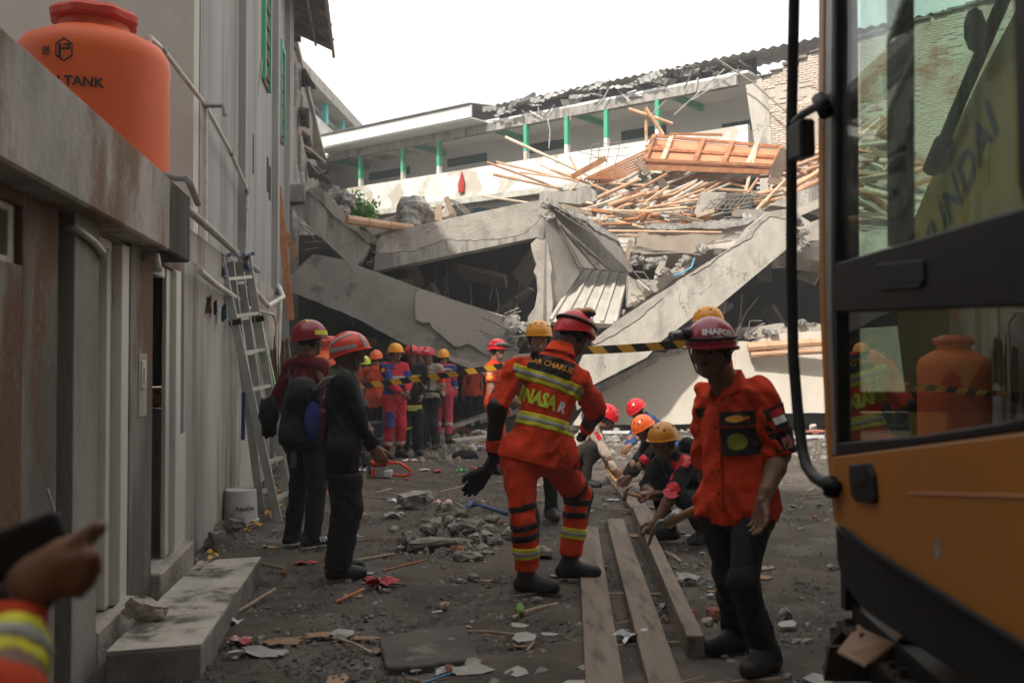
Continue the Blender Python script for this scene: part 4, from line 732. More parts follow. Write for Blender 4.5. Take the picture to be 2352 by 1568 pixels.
# upper body and boom on the far side of the cab
eb('engine_housing', yel, (1.6, 4.2, .0, 2.5, .9, 2.1), bevel=.05); eb('right_deck', yel, (.3, 1.6, 1.75, 2.5, .9, 1.7), bevel=.03); eb('turntable', blk, (.6, 2.2, .5, 2.0, .5, .9))
ybm = mat('boom_paint', (.46, .29, .07), (.4, .25, .06), 1.2, .5, .05, 12)
boom = ep('boom', [(2052, 612), (2130, 420), (2250, 170), (2330, 20), (2440, -120), (2700, -200), (2760, 300), (2480, 560), (2300, 760), (2170, 1000), (2090, 1010), (2060, 760)], 1.5, .42, ybm, bevel=.02)
m = MB(); a = Ex(2180, 160, 1.44); m.tube([Ex(2165, 330, 1.44), Ex(2330, -60, 1.44)], .035, 10); m.tube([Ex(2140, 390, 1.44), Ex(2168, 325, 1.44)], .055, 10); m.build('boom_hose', blk, boom, smooth=True)
tv, tf = text_mesh('HYUNDAI', .34, .004); o_ = Ex(2170, 440, 1.488); dx = (Ex(2300, 190, 1.488)-Ex(2110, 590, 1.488)).normalized(); dz = dx.cross(et).normalized(); dz = -dz if dz.z < 0 else dz
m = MB(); m.add([o_+dx*p[0]+dz*(p[1]-.12) for p in tv], tf); m.build('lettering', mat('navy_print', (.03, .045, .075), None, 5, .6), boom, recalc=False)
# cardboard on the track
cbm = mat('cardboard', (.36, .235, .155), (.3, .19, .12), 4, .9, .1, 30, c3=(.12, .17, .12), sc3=4, lo3=.62, hi3=.65)
m = MB(); q = [Ef(*p) for p in ((-.2, .2, .72), (-.33, .5, .70), (.42, .62, .74), (.42, .08, .73), (.3, .02, .62), (.1, .0, .6), (.05, .1, .7))]
m.prism(q, (0, 0, .008)); m.build('cardboard', cbm, label='torn flattened carton with green print lying on the excavator track', cat='cardboard')
# ---------------------------------------------------------------- people: smooth fields turned into one surface per garment
def nets(F, lo, h):
    s = F < 0; nx, ny, nz = F.shape
    c = sum(s[a:nx-1+a, b:ny-1+b, d:nz-1+d].astype(np.int8) for a in (0, 1) for b in (0, 1) for d in (0, 1))
    act = (c > 0) & (c < 8); idx = -np.ones(act.shape, int); I, J, K = np.nonzero(act); idx[act] = np.arange(len(I))
    acc = np.zeros((len(I), 3)); n = np.zeros(len(I))
    cs = [(a, b, d) for a in (0, 1) for b in (0, 1) for d in (0, 1)]
    for p in cs:
        for ax in range(3):
            if p[ax]: continue
            q = list(p); q[ax] = 1
            f1 = F[I+p[0], J+p[1], K+p[2]]; f2 = F[I+q[0], J+q[1], K+q[2]]; m = (f1 < 0) != (f2 < 0)
            t = f1[m]/(f1[m]-f2[m]); pos = np.tile(np.array(p, float), (m.sum(), 1)); pos[:, ax] += t; acc[m] += pos; n[m] += 1
    V = np.array(lo)+(np.stack([I, J, K], 1)+acc/n[:, None])*h; Q = []
    for ax in range(3):
        b, d = (ax+1) % 3, (ax+2) % 3; sl0 = [slice(None)]*3; sl1 = [slice(None)]*3; sl0[ax] = slice(0, -1); sl1[ax] = slice(1, None)
        s0 = s[tuple(sl0)]; e = s0 != s[tuple(sl1)]; P = np.stack(np.nonzero(e), 1)
        P = P[(P[:, b] > 0) & (P[:, d] > 0) & (P[:, b] < F.shape[b]-1) & (P[:, d] < F.shape[d]-1)]
        ins = s0[P[:, 0], P[:, 1], P[:, 2]]; cols = []
        for ob, od in ((1, 1), (0, 1), (0, 0), (1, 0)):
            R_ = P.copy(); R_[:, b] -= ob; R_[:, d] -= od; cols.append(idx[R_[:, 0], R_[:, 1], R_[:, 2]])
        q = np.stack(cols, 1); q[~ins] = q[~ins][:, ::-1]; Q.append(q)
    return V, np.concatenate(Q)
def smin(a, b, k):
    h = np.clip(.5+.5*(b-a)/k, 0, 1); return b*(1-h)+a*h-k*h*(1-h)
class Fld:
    def __init__(s, lo, hi, h):
        s.lo = np.array(lo, float); s.h = h; s.n = np.ceil((np.array(hi)-s.lo)/h).astype(int)+1
        s.ax = [s.lo[i]+np.arange(s.n[i])*h for i in range(3)]; s.F = np.full(s.n, .3)
    def sub(s, lo, hi):
        a = np.clip(np.floor((np.array(lo)-s.lo)/s.h).astype(int), 0, s.n); b = np.clip(np.ceil((np.array(hi)-s.lo)/s.h).astype(int)+1, 0, s.n)
        sl = tuple(slice(a[i], b[i]) for i in range(3)); return sl, np.meshgrid(*[s.ax[i][sl[i]] for i in range(3)], indexing='ij')
    def cone(s, a, b, ra, rb, k=.03, flat=None, fs=1.4):
        a = np.array(a, float); b = np.array(b, float); mr = max(ra, rb)+.07
        sl, (X, Y, Z) = s.sub(np.minimum(a, b)-mr, np.maximum(a, b)+mr)
        if X.size == 0: return
        p = [X-a[0], Y-a[1], Z-a[2]]; ba = b-a; L = ba@ba
        t = np.clip((p[0]*ba[0]+p[1]*ba[1]+p[2]*ba[2])/max(L, 1e-9), 0, 1); q = [p[i]-t*ba[i] for i in range(3)]
        if flat is not None:
            f = np.array(flat, float); dd = (q[0]*f[0]+q[1]*f[1]+q[2]*f[2])*(fs-1); q = [q[i]+dd*f[i] for i in range(3)]
        d = np.sqrt(q[0]**2+q[1]**2+q[2]**2)-(ra+(rb-ra)*t); s.F[sl] = smin(s.F[sl], d, k)
    def ell(s, c, fr, r, k=.02, sub=False):
        c = np.array(c, float); mr = max(r)+.06; sl, (X, Y, Z) = s.sub(c-mr, c+mr)
        if X.size == 0: return
        X = X-c[0]; Y = Y-c[1]; Z = Z-c[2]; q = [(X*f[0]+Y*f[1]+Z*f[2])/r[i] for i, f in enumerate(fr)]
        l = np.sqrt(q[0]**2+q[1]**2+q[2]**2)+1e-6; d = (l-1)*min(r)*.5+(l-1)*l/np.sqrt((q[0]/r[0])**2+(q[1]/r[1])**2+(q[2]/r[2])**2+1e-9)*.5
        s.F[sl] = -smin(-s.F[sl], d, k) if sub else smin(s.F[sl], d, k)
    def pts(s): return np.meshgrid(*s.ax, indexing='ij', sparse=True)
    def plane(s, p, n):
        X, Y, Z = s.pts(); return (X-p[0])*n[0]+(Y-p[1])*n[1]+(Z-p[2])*n[2]
    def folds(s, amp, seed, sc=1.): s.F = s.F+s.fold(amp, seed, sc)
    def fold(s, amp, seed, sc=1.):
        r = np.random.RandomState(seed); X, Y, Z = s.pts(); N = 0
        for i in range(7):
            a_ = r.uniform(0, 6.28); k = np.array([np.cos(a_)*30, np.sin(a_)*30, r.choice([-1, 1])*r.uniform(6, 34)])*sc*r.uniform(.6, 1.1); w_ = r.normal(size=3)*7
            q = np.sin(k[0]*X+k[1]*Y+k[2]*Z+r.uniform(0, 6)+1.6*np.sin(w_[0]*X+w_[1]*Y+w_[2]*Z+r.uniform(0, 6))); g = np.sin(w_[1]*X*.9+w_[2]*Y*.9+w_[0]*Z*.9+i)
            N = N+np.maximum(0, np.abs(q)-.25)*np.maximum(0, g+.2)
        return amp*.8*N-amp*.7
def fobj(name, F, lo, h, mt, parent):
    V, Q = nets(F, lo, h); me = bpy.data.meshes.new(name); me.from_pydata(V.tolist(), [], Q.tolist()); me.materials.append(mt)
    me.polygons.foreach_set('use_smooth', [True]*len(me.polygons)); o = bpy.data.objects.new(name, me); col.objects.link(o); o.parent = parent; return o
def ik(a, c, l1, l2, hint):
    d = c-a; L = d.length; mxl = (l1+l2)*.998
    if L > mxl: c = a+d*(mxl/L); d = c-a; L = mxl
    x = (l1*l1-l2*l2+L*L)/(2*L); y = math.sqrt(max(l1*l1-x*x, 0)); dn = d/L; hp = Vector(hint)-dn*Vector(hint).dot(dn); hp.normalize(); return a+dn*x+hp*y, c
Vz = Vector((0, 0, 1))
def axes(phi): return Vector((math.cos(phi), math.sin(phi), 0)), Vector((math.sin(phi), -math.cos(phi), 0))
def stand(base, phi, h=1.7, wL=(-.22, .06, .86), wR=(.22, .06, .86), hphi=None, hp=0., lean=.0, feet=((-.11, 0), (.11, 0)), world=False, side=0.):
    base = Vector(base); phi = rad(phi); fw, rt = axes(phi); k = h/1.72
    P = lambda r, f, z: base+(rt*r+fw*f)*k+Vz*z*k
    J = dict(base=base, k=k, fw=fw, pel=P(0, 0, .95))
    J['neck'] = P(side, lean, 1.45); up = (J['neck']-J['pel']).normalized(); tf = (fw-up*fw.dot(up)).normalized(); J['tf'] = tf; J['up'] = up; J['rt'] = rt
    for s, n in ((-1, 'L'), (1, 'R')):
        J['hip'+n] = P(.085*s, 0, .9); an = P(feet[s > 0][0], feet[s > 0][1]-.03, .085); kn, an = ik(J['hip'+n], an, .411*k, .411*k, fw); J['kn'+n] = kn; J['an'+n] = an; J['to'+n] = an+(fw*.19+rt*.03*s)*k-Vz*.05*k
        sh = J['neck']+rt*(.178*s)*k-up*.055*k; wt = (wL, wR)[s > 0]; wt = Vector(wt) if world else P(*wt)
        el, wr = ik(sh, wt, .285*k, .25*k, rt*s*.8-fw*.7-Vz*.3); J['sh'+n] = sh; J['el'+n] = el; J['wr'+n] = wr
    hf, _ = axes(rad(hphi) if hphi is not None else phi); hf = (hf+Vz*hp).normalized(); J['hf'] = hf; hr = hf.cross(Vz).normalized(); J['hu'] = hr.cross(hf); J['hr'] = hr; J['head'] = J['neck']+up*.08*k+J['hu']*.07*k+hf*.035*k
    return J
def crouch(base, phi, h, wL, wR, hphi=None, hp=-.3, pz=.3, nf=.26, nz=.76, side=0.):
    base = Vector(base); phi_ = rad(phi); fw, rt = axes(phi_); k = h/1.72; P = lambda r, f, z: base+(rt*r+fw*f)*k+Vz*z*k
    J = dict(base=base, k=k, fw=fw, rt=rt, pel=P(0, -.14, pz)); J['neck'] = P(side, nf, nz); up = (J['neck']-J['pel']).normalized(); J['up'] = up; J['tf'] = (fw-up*fw.dot(up)).normalized()
    for s, n in ((-1, 'L'), (1, 'R')):
        J['hip'+n] = P(.09*s, -.13, pz); an = P(.14*s, .06+.08*s, .085); kn, an = ik(J['hip'+n], an, .42*k, .42*k, fw+rt*.35*s+Vz*.4); J['kn'+n] = kn; J['an'+n] = an; J['to'+n] = an+(fw*.19+rt*.03*s)*k-Vz*.05*k
        sh = J['neck']+rt*(.178*s)*k-up*.055*k; el, wr = ik(sh, Vector((wL, wR)[s > 0]), .285*k, .25*k, rt*s*.9-fw*.2-Vz*.2); J['sh'+n] = sh; J['el'+n] = el; J['wr'+n] = wr
    hf, _ = axes(rad(hphi) if hphi is not None else phi_); hf = (hf+Vz*hp).normalized(); J['hf'] = hf; hr = hf.cross(Vz).normalized(); J['hu'] = hr.cross(hf); J['hr'] = hr; J['head'] = J['neck']+up*.05*k+J['hu']*.085*k+hf*.04*k
    return J
def hand_mesh(wr, d, n, side, k, curl, gl=0., h=.006):
    # wr wrist, d finger direction, n palm normal, side +1 right hand
    d = Vector(d).normalized(); n = Vector(n); n = (n-d*n.dot(d)).normalized(); t = d.cross(n)*side     # t points to the thumb side
    f = Fld(np.array(wr)-.24*k, np.array(wr)+.24*k, h); o = gl
    spread = (.031, .0105, -.0105, -.03); ln = (.068, .076, .07, .054); kn = (.088, .092, .088, .08)
    f.cone(wr-d*.05*k, wr+d*.015*k, (.026+o)*k, (.027+o)*k, .01, n, 1.25)
    for i in range(4):
        b = wr+(d*kn[i]+t*spread[i])*k; f.cone(wr+(d*.012+t*spread[i]*.55)*k, b, (.019+o)*k, (.0145+o)*k, .014, n, 1.15)
        p = b; a = curl*(.55+.06*i); rr = (.0095+o*.7)*k
        for j in range(3):
            dd = (d*math.cos(a)+n*math.sin(a)+t*spread[i]*1.2); q = p+dd*ln[i]*k*(.45, .31, .24)[j]; f.cone(p, q, rr, rr*.92, .004); rr *= .92; p = q; a += curl*.75
    p0 = wr+(d*.022+t*.024+n*.006)*k; p1 = wr+(d*.055+t*.052+n*.02)*k; p2 = p1+(d*.032+t*.012+n*.016*curl)*k; p3 = p2+(d*.024-t*.003+n*.012*curl)*k
    f.cone(p0, p1, (.016+o)*k, (.0125+o)*k, .012); f.cone(p1, p2, (.0115+o)*k, (.0105+o)*k, .004); f.cone(p2, p3, (.0105+o)*k, (.0088+o)*k, .004)
    return nets(f.F, f.lo, h)
def joinobj(name, parts, mt, parent):
    vs = []; fs = []; k = 0
    for V, Q in parts: vs.append(V); fs.append(Q+k); k += len(V)
    me = bpy.data.meshes.new(name); me.from_pydata(np.concatenate(vs).tolist(), [], np.concatenate(fs).tolist()); me.materials.append(mt)
    me.polygons.foreach_set('use_smooth', [True]*len(me.polygons)); o = bpy.data.objects.new(name, me); col.objects.link(o); o.parent = parent; return o
def decal(target, parent, name, mt, vs, fs, c, x, y, n, off=.006):
    # flat shape pressed onto the cloth: c centre, x/y its axes, n direction out of the cloth (parent space)
    me = target.data; bv = BVHTree.FromPolygons([v.co for v in me.vertices], [p.vertices for p in me.polygons]); m = MB(); last = Vector(c)
    P = []
    for p in vs:
        o = Vector(c)+x*p[0]+y*p[1]; hit = bv.ray_cast(o+n*.25, -n, .5)
        P.append((o, (hit[0]-o).dot(n) if hit[0] is not None else None))
    good = [q for _, q in P if q is not None]; med = sorted(good)[len(good)//2] if good else 0
    for o, q in P: m.v.append(tuple(o+n*((q if q is not None and abs(q-med) < .14 else med)+off)))
    m.f = list(fs); m.m = [0]*len(fs); me2 = bpy.data.meshes.new(name); me2.from_pydata(m.v, [], m.f); me2.materials.append(mt)
    o = bpy.data.objects.new(name, me2); col.objects.link(o); o.parent = parent; return o
def rect(w_, h_, nx=14, ny=9):
    vs = [((i/nx-.5)*w_, (j/ny-.5)*h_) for j in range(ny+1) for i in range(nx+1)]; fs = [(j*(nx+1)+i, j*(nx+1)+i+1, (j+1)*(nx+1)+i+1, (j+1)*(nx+1)+i) for j in range(ny) for i in range(nx)]; return vs, fs
def disc(r_, n=14, e=1.):
    vs = [(0, 0)]; fs = [(0, 1+i, 1+(i+1) % n) for i in range(n)]
    for q in (1, 2, 3): vs += [(q/3*r_*math.cos(6.2832*i/n), e*q/3*r_*math.sin(6.2832*i/n)) for i in range(n)]
    for q in (0, 1): fs += [(1+q*n+i, 1+(q+1)*n+i, 1+(q+1)*n+(i+1) % n, 1+q*n+(i+1) % n) for i in range(n)]
    return vs, fs
def shell(c, rt, fw, up, r, mt, parent, name='helmet', brim=.012, back=.03, n=28):
    m = MB(); rings = []
    def pt(th, ph, k): return Vector(c)+rt*(r[0]*k*math.sin(th)*math.cos(ph))+fw*(r[1]*k*math.sin(th)*math.sin(ph))+up*(r[2]*k*math.cos(th))
    N = 10; end = 1.62
    def ring(th, k, dz=0., ex=0.): return [pt(th-.0*math.sin(ph), ph, k)+up*(dz-back*max(0, -math.sin(ph))*(th/end)**3)+(rt*math.cos(ph)+fw*math.sin(ph)*1.3)*ex for ph in [2*math.pi*i/n for i in range(n)]]
    R_ = [ring(end*max(i/N, .02), 1) for i in range(N+1)]; R_.append(ring(end, 1, -.004, brim)); R_.append(ring(end, 1, -.01, brim)); R_.append(ring(end, .93, -.008)); R_.append(ring(end*.6, .93)); R_.append(ring(.03, .93))
    vs = [p for g in R_ for p in g]; fs = [(i*n+k, i*n+(k+1) % n, (i+1)*n+(k+1) % n, (i+1)*n+k) for i in range(len(R_)-1) for k in range(n)]+[tuple(range(n)), tuple(reversed(range((len(R_)-1)*n, len(R_)*n)))]
    m.add(vs, fs); me = bpy.data.meshes.new(name); me.from_pydata(m.v, [], m.f); me.materials.append(mt); bm = bmesh.new(); bm.from_mesh(me); bmesh.ops.recalc_face_normals(bm, faces=bm.faces); bm.to_mesh(me); bm.free()
    me.polygons.foreach_set('use_smooth', [True]*len(me.polygons)); me.set_sharp_from_angle(angle=rad(50)); o = bpy.data.objects.new(name, me); col.objects.link(o); o.parent = parent
    return o, pt
def lobj(name, m, mt, parent, smooth=True):
    me = bpy.data.meshes.new(name); me.from_pydata(m.v, [], m.f); me.materials.append(mt); bm = bmesh.new(); bm.from_mesh(me); bmesh.ops.recalc_face_normals(bm, faces=bm.faces); bm.to_mesh(me); bm.free()
    me.polygons.foreach_set('use_smooth', [smooth]*len(me.polygons)); o = bpy.data.objects.new(name, me); col.objects.link(o); o.parent = parent; return o
def dband(pt, parent, name, mt, th0, th1, ph0, ph1, k=1.02, n=12):
    m = MB(); vs = []; fs = []
    for i in range(n+1):
        for j in range(4): vs.append(pt(th0(i/n) if callable(th0) else th0+(th1-th0)*j/3, ph0+(ph1-ph0)*i/n, k) if not callable(th0) else pt(th0(i/n)+th1*(j/3-.5), ph0+(ph1-ph0)*i/n, k))
    for i in range(n):
        for j in range(3): a = i*4+j; fs.append((a, a+1, a+5, a+4))
    m.add(vs, fs); return lobj(name, m, mt, parent)
skinm = mat('skin', (.24, .125, .075), (.2, .1, .06), 12, .5, .04, 60); skind = mat('skin_dark', (.19, .1, .062), (.15, .077, .047), 12, .5, .04, 60)
hairm = mat('black_hair', (.01, .009, .008), None, 40, .6); eyem = mat('eye_dark', (.012, .009, .008), None, 5, .3); lipm = mat('lip', (.2, .075, .06), None, 5, .5)
bootm = mat('black_leather', (.014, .013, .012), (.025, .022, .02), 10, .5, .1, 60); helmdark = mat('vent_dark', (.01, .01, .01), None, 5, .6)
refl = mat('reflective_grey', (.34, .34, .33), (.28, .28, .27), 30, .45, .05); refy = mat('reflective_yellow', (.62, .6, .03), (.5, .48, .03), 12, .55, .05)
def cloth(name, c, f=.72): return mat(name, c, tuple(v*f for v in c), 5, .88, .45, 13, dist=.022, speck=.12)
def plast(name, c): return mat(name, c, tuple(v*.85 for v in c), 3, .28, .02, 30, spec=.5, c3=tuple(v*.7+.03 for v in c), sc3=6, lo3=.6, hi3=.75)
def person(label, J, o, group=None):
    k = J['k']; base = J['base']; root = thing('person', label, 'person', base, group); L = {n: (v-base if isinstance(v, Vector) and n not in ('fw', 'rt', 'tf', 'up', 'hf', 'hu', 'hr', 'base') else v) for n, v in J.items()}
    L.update(o.get('J', {})); h = o.get('res', .013); bl = o.get('bulk', 1.)*k; up, tf, rt = L['up'], L['tf'], L['rt']; seed = o.get('seed', 1); A = np.array
    allp = np.array([L[n] for n in L if n[:3] in ('pel', 'nec', 'shL', 'shR', 'elL', 'elR', 'wrL', 'wrR', 'hip', 'knL', 'knR', 'anL', 'anR')])
    pel, neck, head = L['pel'], L['neck'], L['head']; hfw, hup, hrt = L['hf'], L['hu'], L['hr']; out = dict(root=root, L=L)
    hem = o.get('hem', .1)
    # ---- trousers
    legs = np.array([L[n] for n in ('pel', 'hipL', 'hipR', 'knL', 'knR', 'anL', 'anR')]); T = Fld(legs.min(0)-.2, legs.max(0)+.2, h)
    T.cone(L['hipL'], L['hipR'], .112*bl, .112*bl, .04, tf, 1.15); T.cone(pel, pel+up*.1*k, .135*bl, .13*bl, .04, tf, 1.3)
    TL = {}; tk = o.get('baggy', 1.); NT = T.fold(.008, seed); T.F = T.F+NT
    for s in 'LR':
        a = L['an'+s]; kn = L['kn'+s]; sh = (a-kn).normalized(); f = Fld(legs.min(0)-.2, legs.max(0)+.2, h)
        f.cone(L['hip'+s], kn, .098*bl*tk, .072*bl*tk, .03); f.cone(kn, a+sh*.01, .073*bl*tk, .062*bl*tk, .03); f.F = np.maximum(f.F+NT, f.plane(a+sh*o.get('cuff', .02)*k, sh)); TL[s] = f; T.F = smin(T.F, f.F, .035)
    if L['knL'].z < pel.z-.2 and L['knR'].z < pel.z-.2: T.F = np.maximum(T.F, T.plane(pel-up*(hem-.045)*k, up))
    out['trousers'] = fobj('trousers', T.F, T.lo, h, o['trou'], root); out['T'] = T; out['TL'] = TL
    # ---- boots
    for s in 'LR':
        a = L['an'+s]; to = L['to'+s]; kn = L['kn'+s]; sh = (kn-a).normalized(); d = (to-a); d.z = 0; d.normalize(); zb = min(to.z-.03*k, a.z-.082*k); f = Fld(A(a)-.3*k, A(a)+.3*k, .011)
        heel = Vector((a.x, a.y, zb+.042*k))-d*.05*k; toe = heel+d*.215*k; f.cone(heel, toe, .046*k, .043*k, .02); f.cone(a+sh*(o.get('bootup', .1))*k, heel+d*.03*k, .058*k, .05*k, .03); f.cone(a, toe-d*.05*k, .052*k, .045*k, .03)
        f.F = np.maximum(f.F, -f.plane((0, 0, zb), (0, 0, 1))); f.F = np.maximum(f.F, f.plane(a+sh*o.get('bootup', .1)*k, sh)); b_ = fobj('boot', f.F, f.lo, .011, o.get('boots', bootm), root); out['boot'+s] = b_
        if o.get('sole'):
            q = np.maximum(f.F-.004, f.plane((0, 0, zb+.028*k), (0, 0, 1))); fobj('sole', q, f.lo, .011, o['sole'], b_)
            for i in range(3): decal(b_, b_, 'stripe', o['sole'], *rect(.016*k, .06*k, 2, 4), heel+d*(.09+.03*i)*k+Vz*.035, (d+Vz*.5).normalized(), (Vz-d*.5).normalized(), (-1 if s == 'L' else 1)*Vz.cross(d)*-1, .003)
    # ---- shirt
    lo = allp.min(0)-.22; hi = allp.max(0)+.22; S = Fld(lo, hi, h); bk = bl+.0
    wa = pel+up*.08*k; ch = neck-up*.2*k
    bx_ = o.get('boxy', 0.); S.cone(wa-up*hem*k-up*.1, wa, (.15+bx_)*bk, (.143+bx_)*bk, .05, tf, 1.3); S.cone(wa, ch, (.143+bx_)*bk, .163*bk, .06, tf, 1.42)
    S.cone(L['hipL']+up*.03, L['hipR']+up*.03, .13*bl, .13*bl, .05, tf, 1.1)
    S.cone(L['shL']*.8+L['shR']*.2, L['shR']*.8+L['shL']*.2, .08*bk, .08*bk, .06, tf, 1.1); S.cone(neck-up*.06*k, neck+up*.015*k, .075*bk, .062*k, .03)
    NS = S.fold(o.get('fold', .011), seed+50); S.F = S.F+NS; S.F = np.maximum(S.F, -S.plane(pel-up*hem*k, up)); S.F = np.maximum(S.F, S.plane(neck+up*.022*k+tf*.0, (up*.9+tf*.35).normalized()))
    Tor = Fld(lo, hi, h); Tor.F = S.F.copy(); Ar = {}; sk = o.get('sleeve', 'long'); sb = o.get('sbulk', 1.)
    for s in 'LR':
        f = Fld(lo, hi, h); sh, el, wr = L['sh'+s], L['el'+s], L['wr'+s]; q = sk if isinstance(sk, str) else sk['LR'.index(s)]
        if q == 'long':
            f.cone(sh, el, .068*bl*sb, .056*bl*sb, .04); f.cone(el, wr, .055*bl*sb, .045*bl*sb, .03); d = (wr-el).normalized(); f.F = np.maximum(f.F+NS, f.plane(wr-d*.012, d))
        else:
            e2 = sh.lerp(el, 1.0 if q == 'half' else .72); d = (el-sh).normalized(); f.cone(sh, e2+d*.03, .069*bl*sb, .072*bl*sb, .04); f.F = np.maximum(f.F+NS, f.plane(e2, d))
        Ar[s] = f; S.F = smin(S.F, f.F, .035)
    out['shirt'] = fobj('shirt', S.F, S.lo, h, o['shirt'], root); out['S'] = S; out['Tor'] = Tor; out['Ar'] = Ar
    if o.get('collar', True):
        cr_ = up.cross(tf); cm = MB(); vs = []; N_ = 22
        for i in range(N_+1):
            a_ = -math.pi/2+.35+(2*math.pi-.7)*i/N_; dr = (tf*-math.sin(a_)+cr_*math.cos(a_)); fz = max(0, dr.dot(tf)); c0_ = neck-up*(.012+.05*fz)*k+tf*.01*k
            vs += [c0_+dr*.08*k*(1+.1*fz), c0_+dr*.072*k+up*.055*k, c0_+dr*.1*k*(1+.12*fz)-up*.012*k]
        lo_c = [(3*i+a, 3*i+b, 3*i+3+b, 3*i+3+a) for i in range(N_) for a, b in ((0, 1), (1, 2))]; cm.add(vs, lo_c); lobj('collar', cm, o['shirt'], out['shirt'])
    # ---- body: head, neck, arms and hands in one mesh
    hd = Fld(A(head)-.22, A(head)+.2, min(h*.72, .009)); fr = (A(hrt), A(hfw), A(hup)); H = lambda r, f, u: head+(hrt*r+hfw*f+hup*u)*k
    hd.ell(H(0, -.012, .03), fr, (.076*k, .094*k, .088*k)); hd.ell(H(0, .018, -.035), fr, (.062*k, .074*k, .085*k), .03); hd.ell(H(0, .055, -.085), fr, (.032*k, .03*k, .024*k), .03)
    hd.ell(H(0, .075, .022), fr, (.055*k, .018*k, .014*k), .015); hd.cone(H(0, .09, .008), H(0, .108, -.026), .008*k, .0145*k, .01); hd.ell(H(0, .098, -.03), fr, (.019*k, .012*k, .01*k), .008)
    hd.ell(H(.046, .05, -.02), fr, (.022*k, .025*k, .022*k), .02); hd.ell(H(-.046, .05, -.02), fr, (.022*k, .025*k, .022*k), .02)
    for s in (-1, 1): hd.ell(H(.031*s, .094, .006), fr, (.016*k, .014*k, .011*k), .01, True); hd.ell(H(.076*s, -.008, -.015), fr, (.011*k, .022*k, .033*k), .006)
    hd.ell(H(0, .085, -.056), fr, (.024*k, .012*k, .0065*k), .006); hd.ell(H(0, .083, -.067), fr, (.021*k, .012*k, .0065*k), .006)
    hcl = hd.F.copy(); hd.cone(head-hup*.03*k-hfw*.015*k, neck-up*.06*k, .06*k, .066*k, .03); parts = [nets(hd.F, hd.lo, hd.h)]
    gl = {}
    for s in 'LR':
        sh, el, wr = L['sh'+s], L['el'+s], L['wr'+s]; f = Fld(np.minimum(A(sh), np.minimum(A(el), A(wr)))-.1, np.maximum(A(sh), np.maximum(A(el), A(wr)))+.1, .01); f.cone(sh, el, .05*k, .045*k, .02); f.cone(el, el.lerp(wr, .3), .045*k, .047*k, .02); f.cone(el.lerp(wr, .3), wr, .047*k, .03*k, .02); parts.append(nets(f.F, f.lo, f.h))
        d = o.get('hd'+s) or (wr-el).normalized()*.9+tf*.25-Vz*.2; sd = 1 if s == 'R' else -1; n = o.get('hn'+s) or (rt*-sd); g = o.get('glove'+s, o.get('glove'))
        hm = o['hand'+s] if ('hand'+s) in o else hand_mesh(wr, d, n, -sd if o.get('flip'+s) else sd, k*o.get('hk', 1.), o.get('curl'+s, .55), .003 if g else 0.)
        if g: gl[s] = hm
        else: parts.append(hm)
    out['body'] = joinobj('body', parts, o.get('skin', skinm), root)
    for s, hm in gl.items():
        g = o.get('glove'+s, o.get('glove')); wr, el = L['wr'+s], L['el'+s]; f = Fld(A(wr)-.13, A(wr)+.13, .009); d = (wr-el).normalized(); f.cone(wr-d*.06, wr+d*.01, .042*k, .036*k); joinobj('glove', [hm, nets(f.F, f.lo, f.h)], g, root)
    # ---- hair, eyes, brows, mouth
    hq = np.maximum(hcl-.006, hd.plane(H(0, .035, 0), hfw*.8-hup*.6)); hq = np.maximum(hq, -hd.plane(H(0, 0, -.062), hup)); 
    if o.get('hair', True): fobj('hair', hq, hd.lo, hd.h, hairm, root)
    for s in (-1, 1):
        m = MB(); m.ell(H(.031*s, .079, .006), (.015*k, .011*k, .008*k), 8, lambda x, y, z: tuple(hrt*x+hfw*y+hup*z)); e_ = lobj('eye', m, mat('eye_white', (.42, .38, .34), None, 5, .3), root)
        m = MB(); m.ell(H(.031*s, .087, .006), (.0075*k, .004*k, .0075*k), 8, lambda x, y, z: tuple(hrt*x+hfw*y+hup*z)); lobj('iris', m, eyem, e_)
        m = MB(); m.tube([H(.012*s, .09, .022), H(.032*s, .09, .029), H(.052*s, .074, .022)], [.003*k, .005*k, .002*k], 6); lobj('eyebrow', m, hairm, root)
    m = MB(); m.tube([H(-.022, .088, -.061), H(0, .0965, -.0605), H(.022, .088, -.061)], [.002*k, .004*k, .002*k], 6); lobj('mouth', m, lipm, root)
    if o.get('stache'): m = MB(); m.tube([H(-.026, .09, -.052), H(0, .1, -.045), H(.026, .09, -.052)], [.003*k, .006*k, .003*k], 6); lobj('moustache', m, hairm, root)
    if o.get('glasses'):
        for s in (-1, 1): m = MB(); m.tube([H(.032*s+.024*math.cos(a), .107, .004+.018*math.sin(a)) for a in np.linspace(0, 6.28, 13)], .0022*k, 5); m.tube([H(.055*s, .105, .008), H(.08*s, .0, .01)], .002, 5); lobj('spectacles', m, blackp, root)
    # ---- helmet
    hm = o.get('helmet')
    if hm:
        c = H(0, -.004, .038); hu2 = (hup-hfw*hm.get('tip', .0)).normalized(); hf2 = hu2.cross(hrt).normalized(); hf2 = hf2 if hf2.dot(hfw) > 0 else -hf2; z = hm.get('s', 1.)*k
        ho, pt = shell(c, hrt, hf2, hu2, (.112*z, .137*z, .122*z), hm['mat'], root, brim=hm.get('brim', .008)*k, back=hm.get('back', .03)*k); out['helmet'] = ho; out['hpt'] = pt
        m = MB()
        for s in (-1, 1): m.tube([H(.1*s, .03, .035), H(.083*s, .03, -.03), H(.05*s, .05, -.09), H(0, .055, -.112)], .0045*k, 5); m.tube([H(.1*s, -.05, .02), H(.083*s, .02, -.035)], .0045*k, 5)
        lobj('chin_strap', m, blackp, ho)
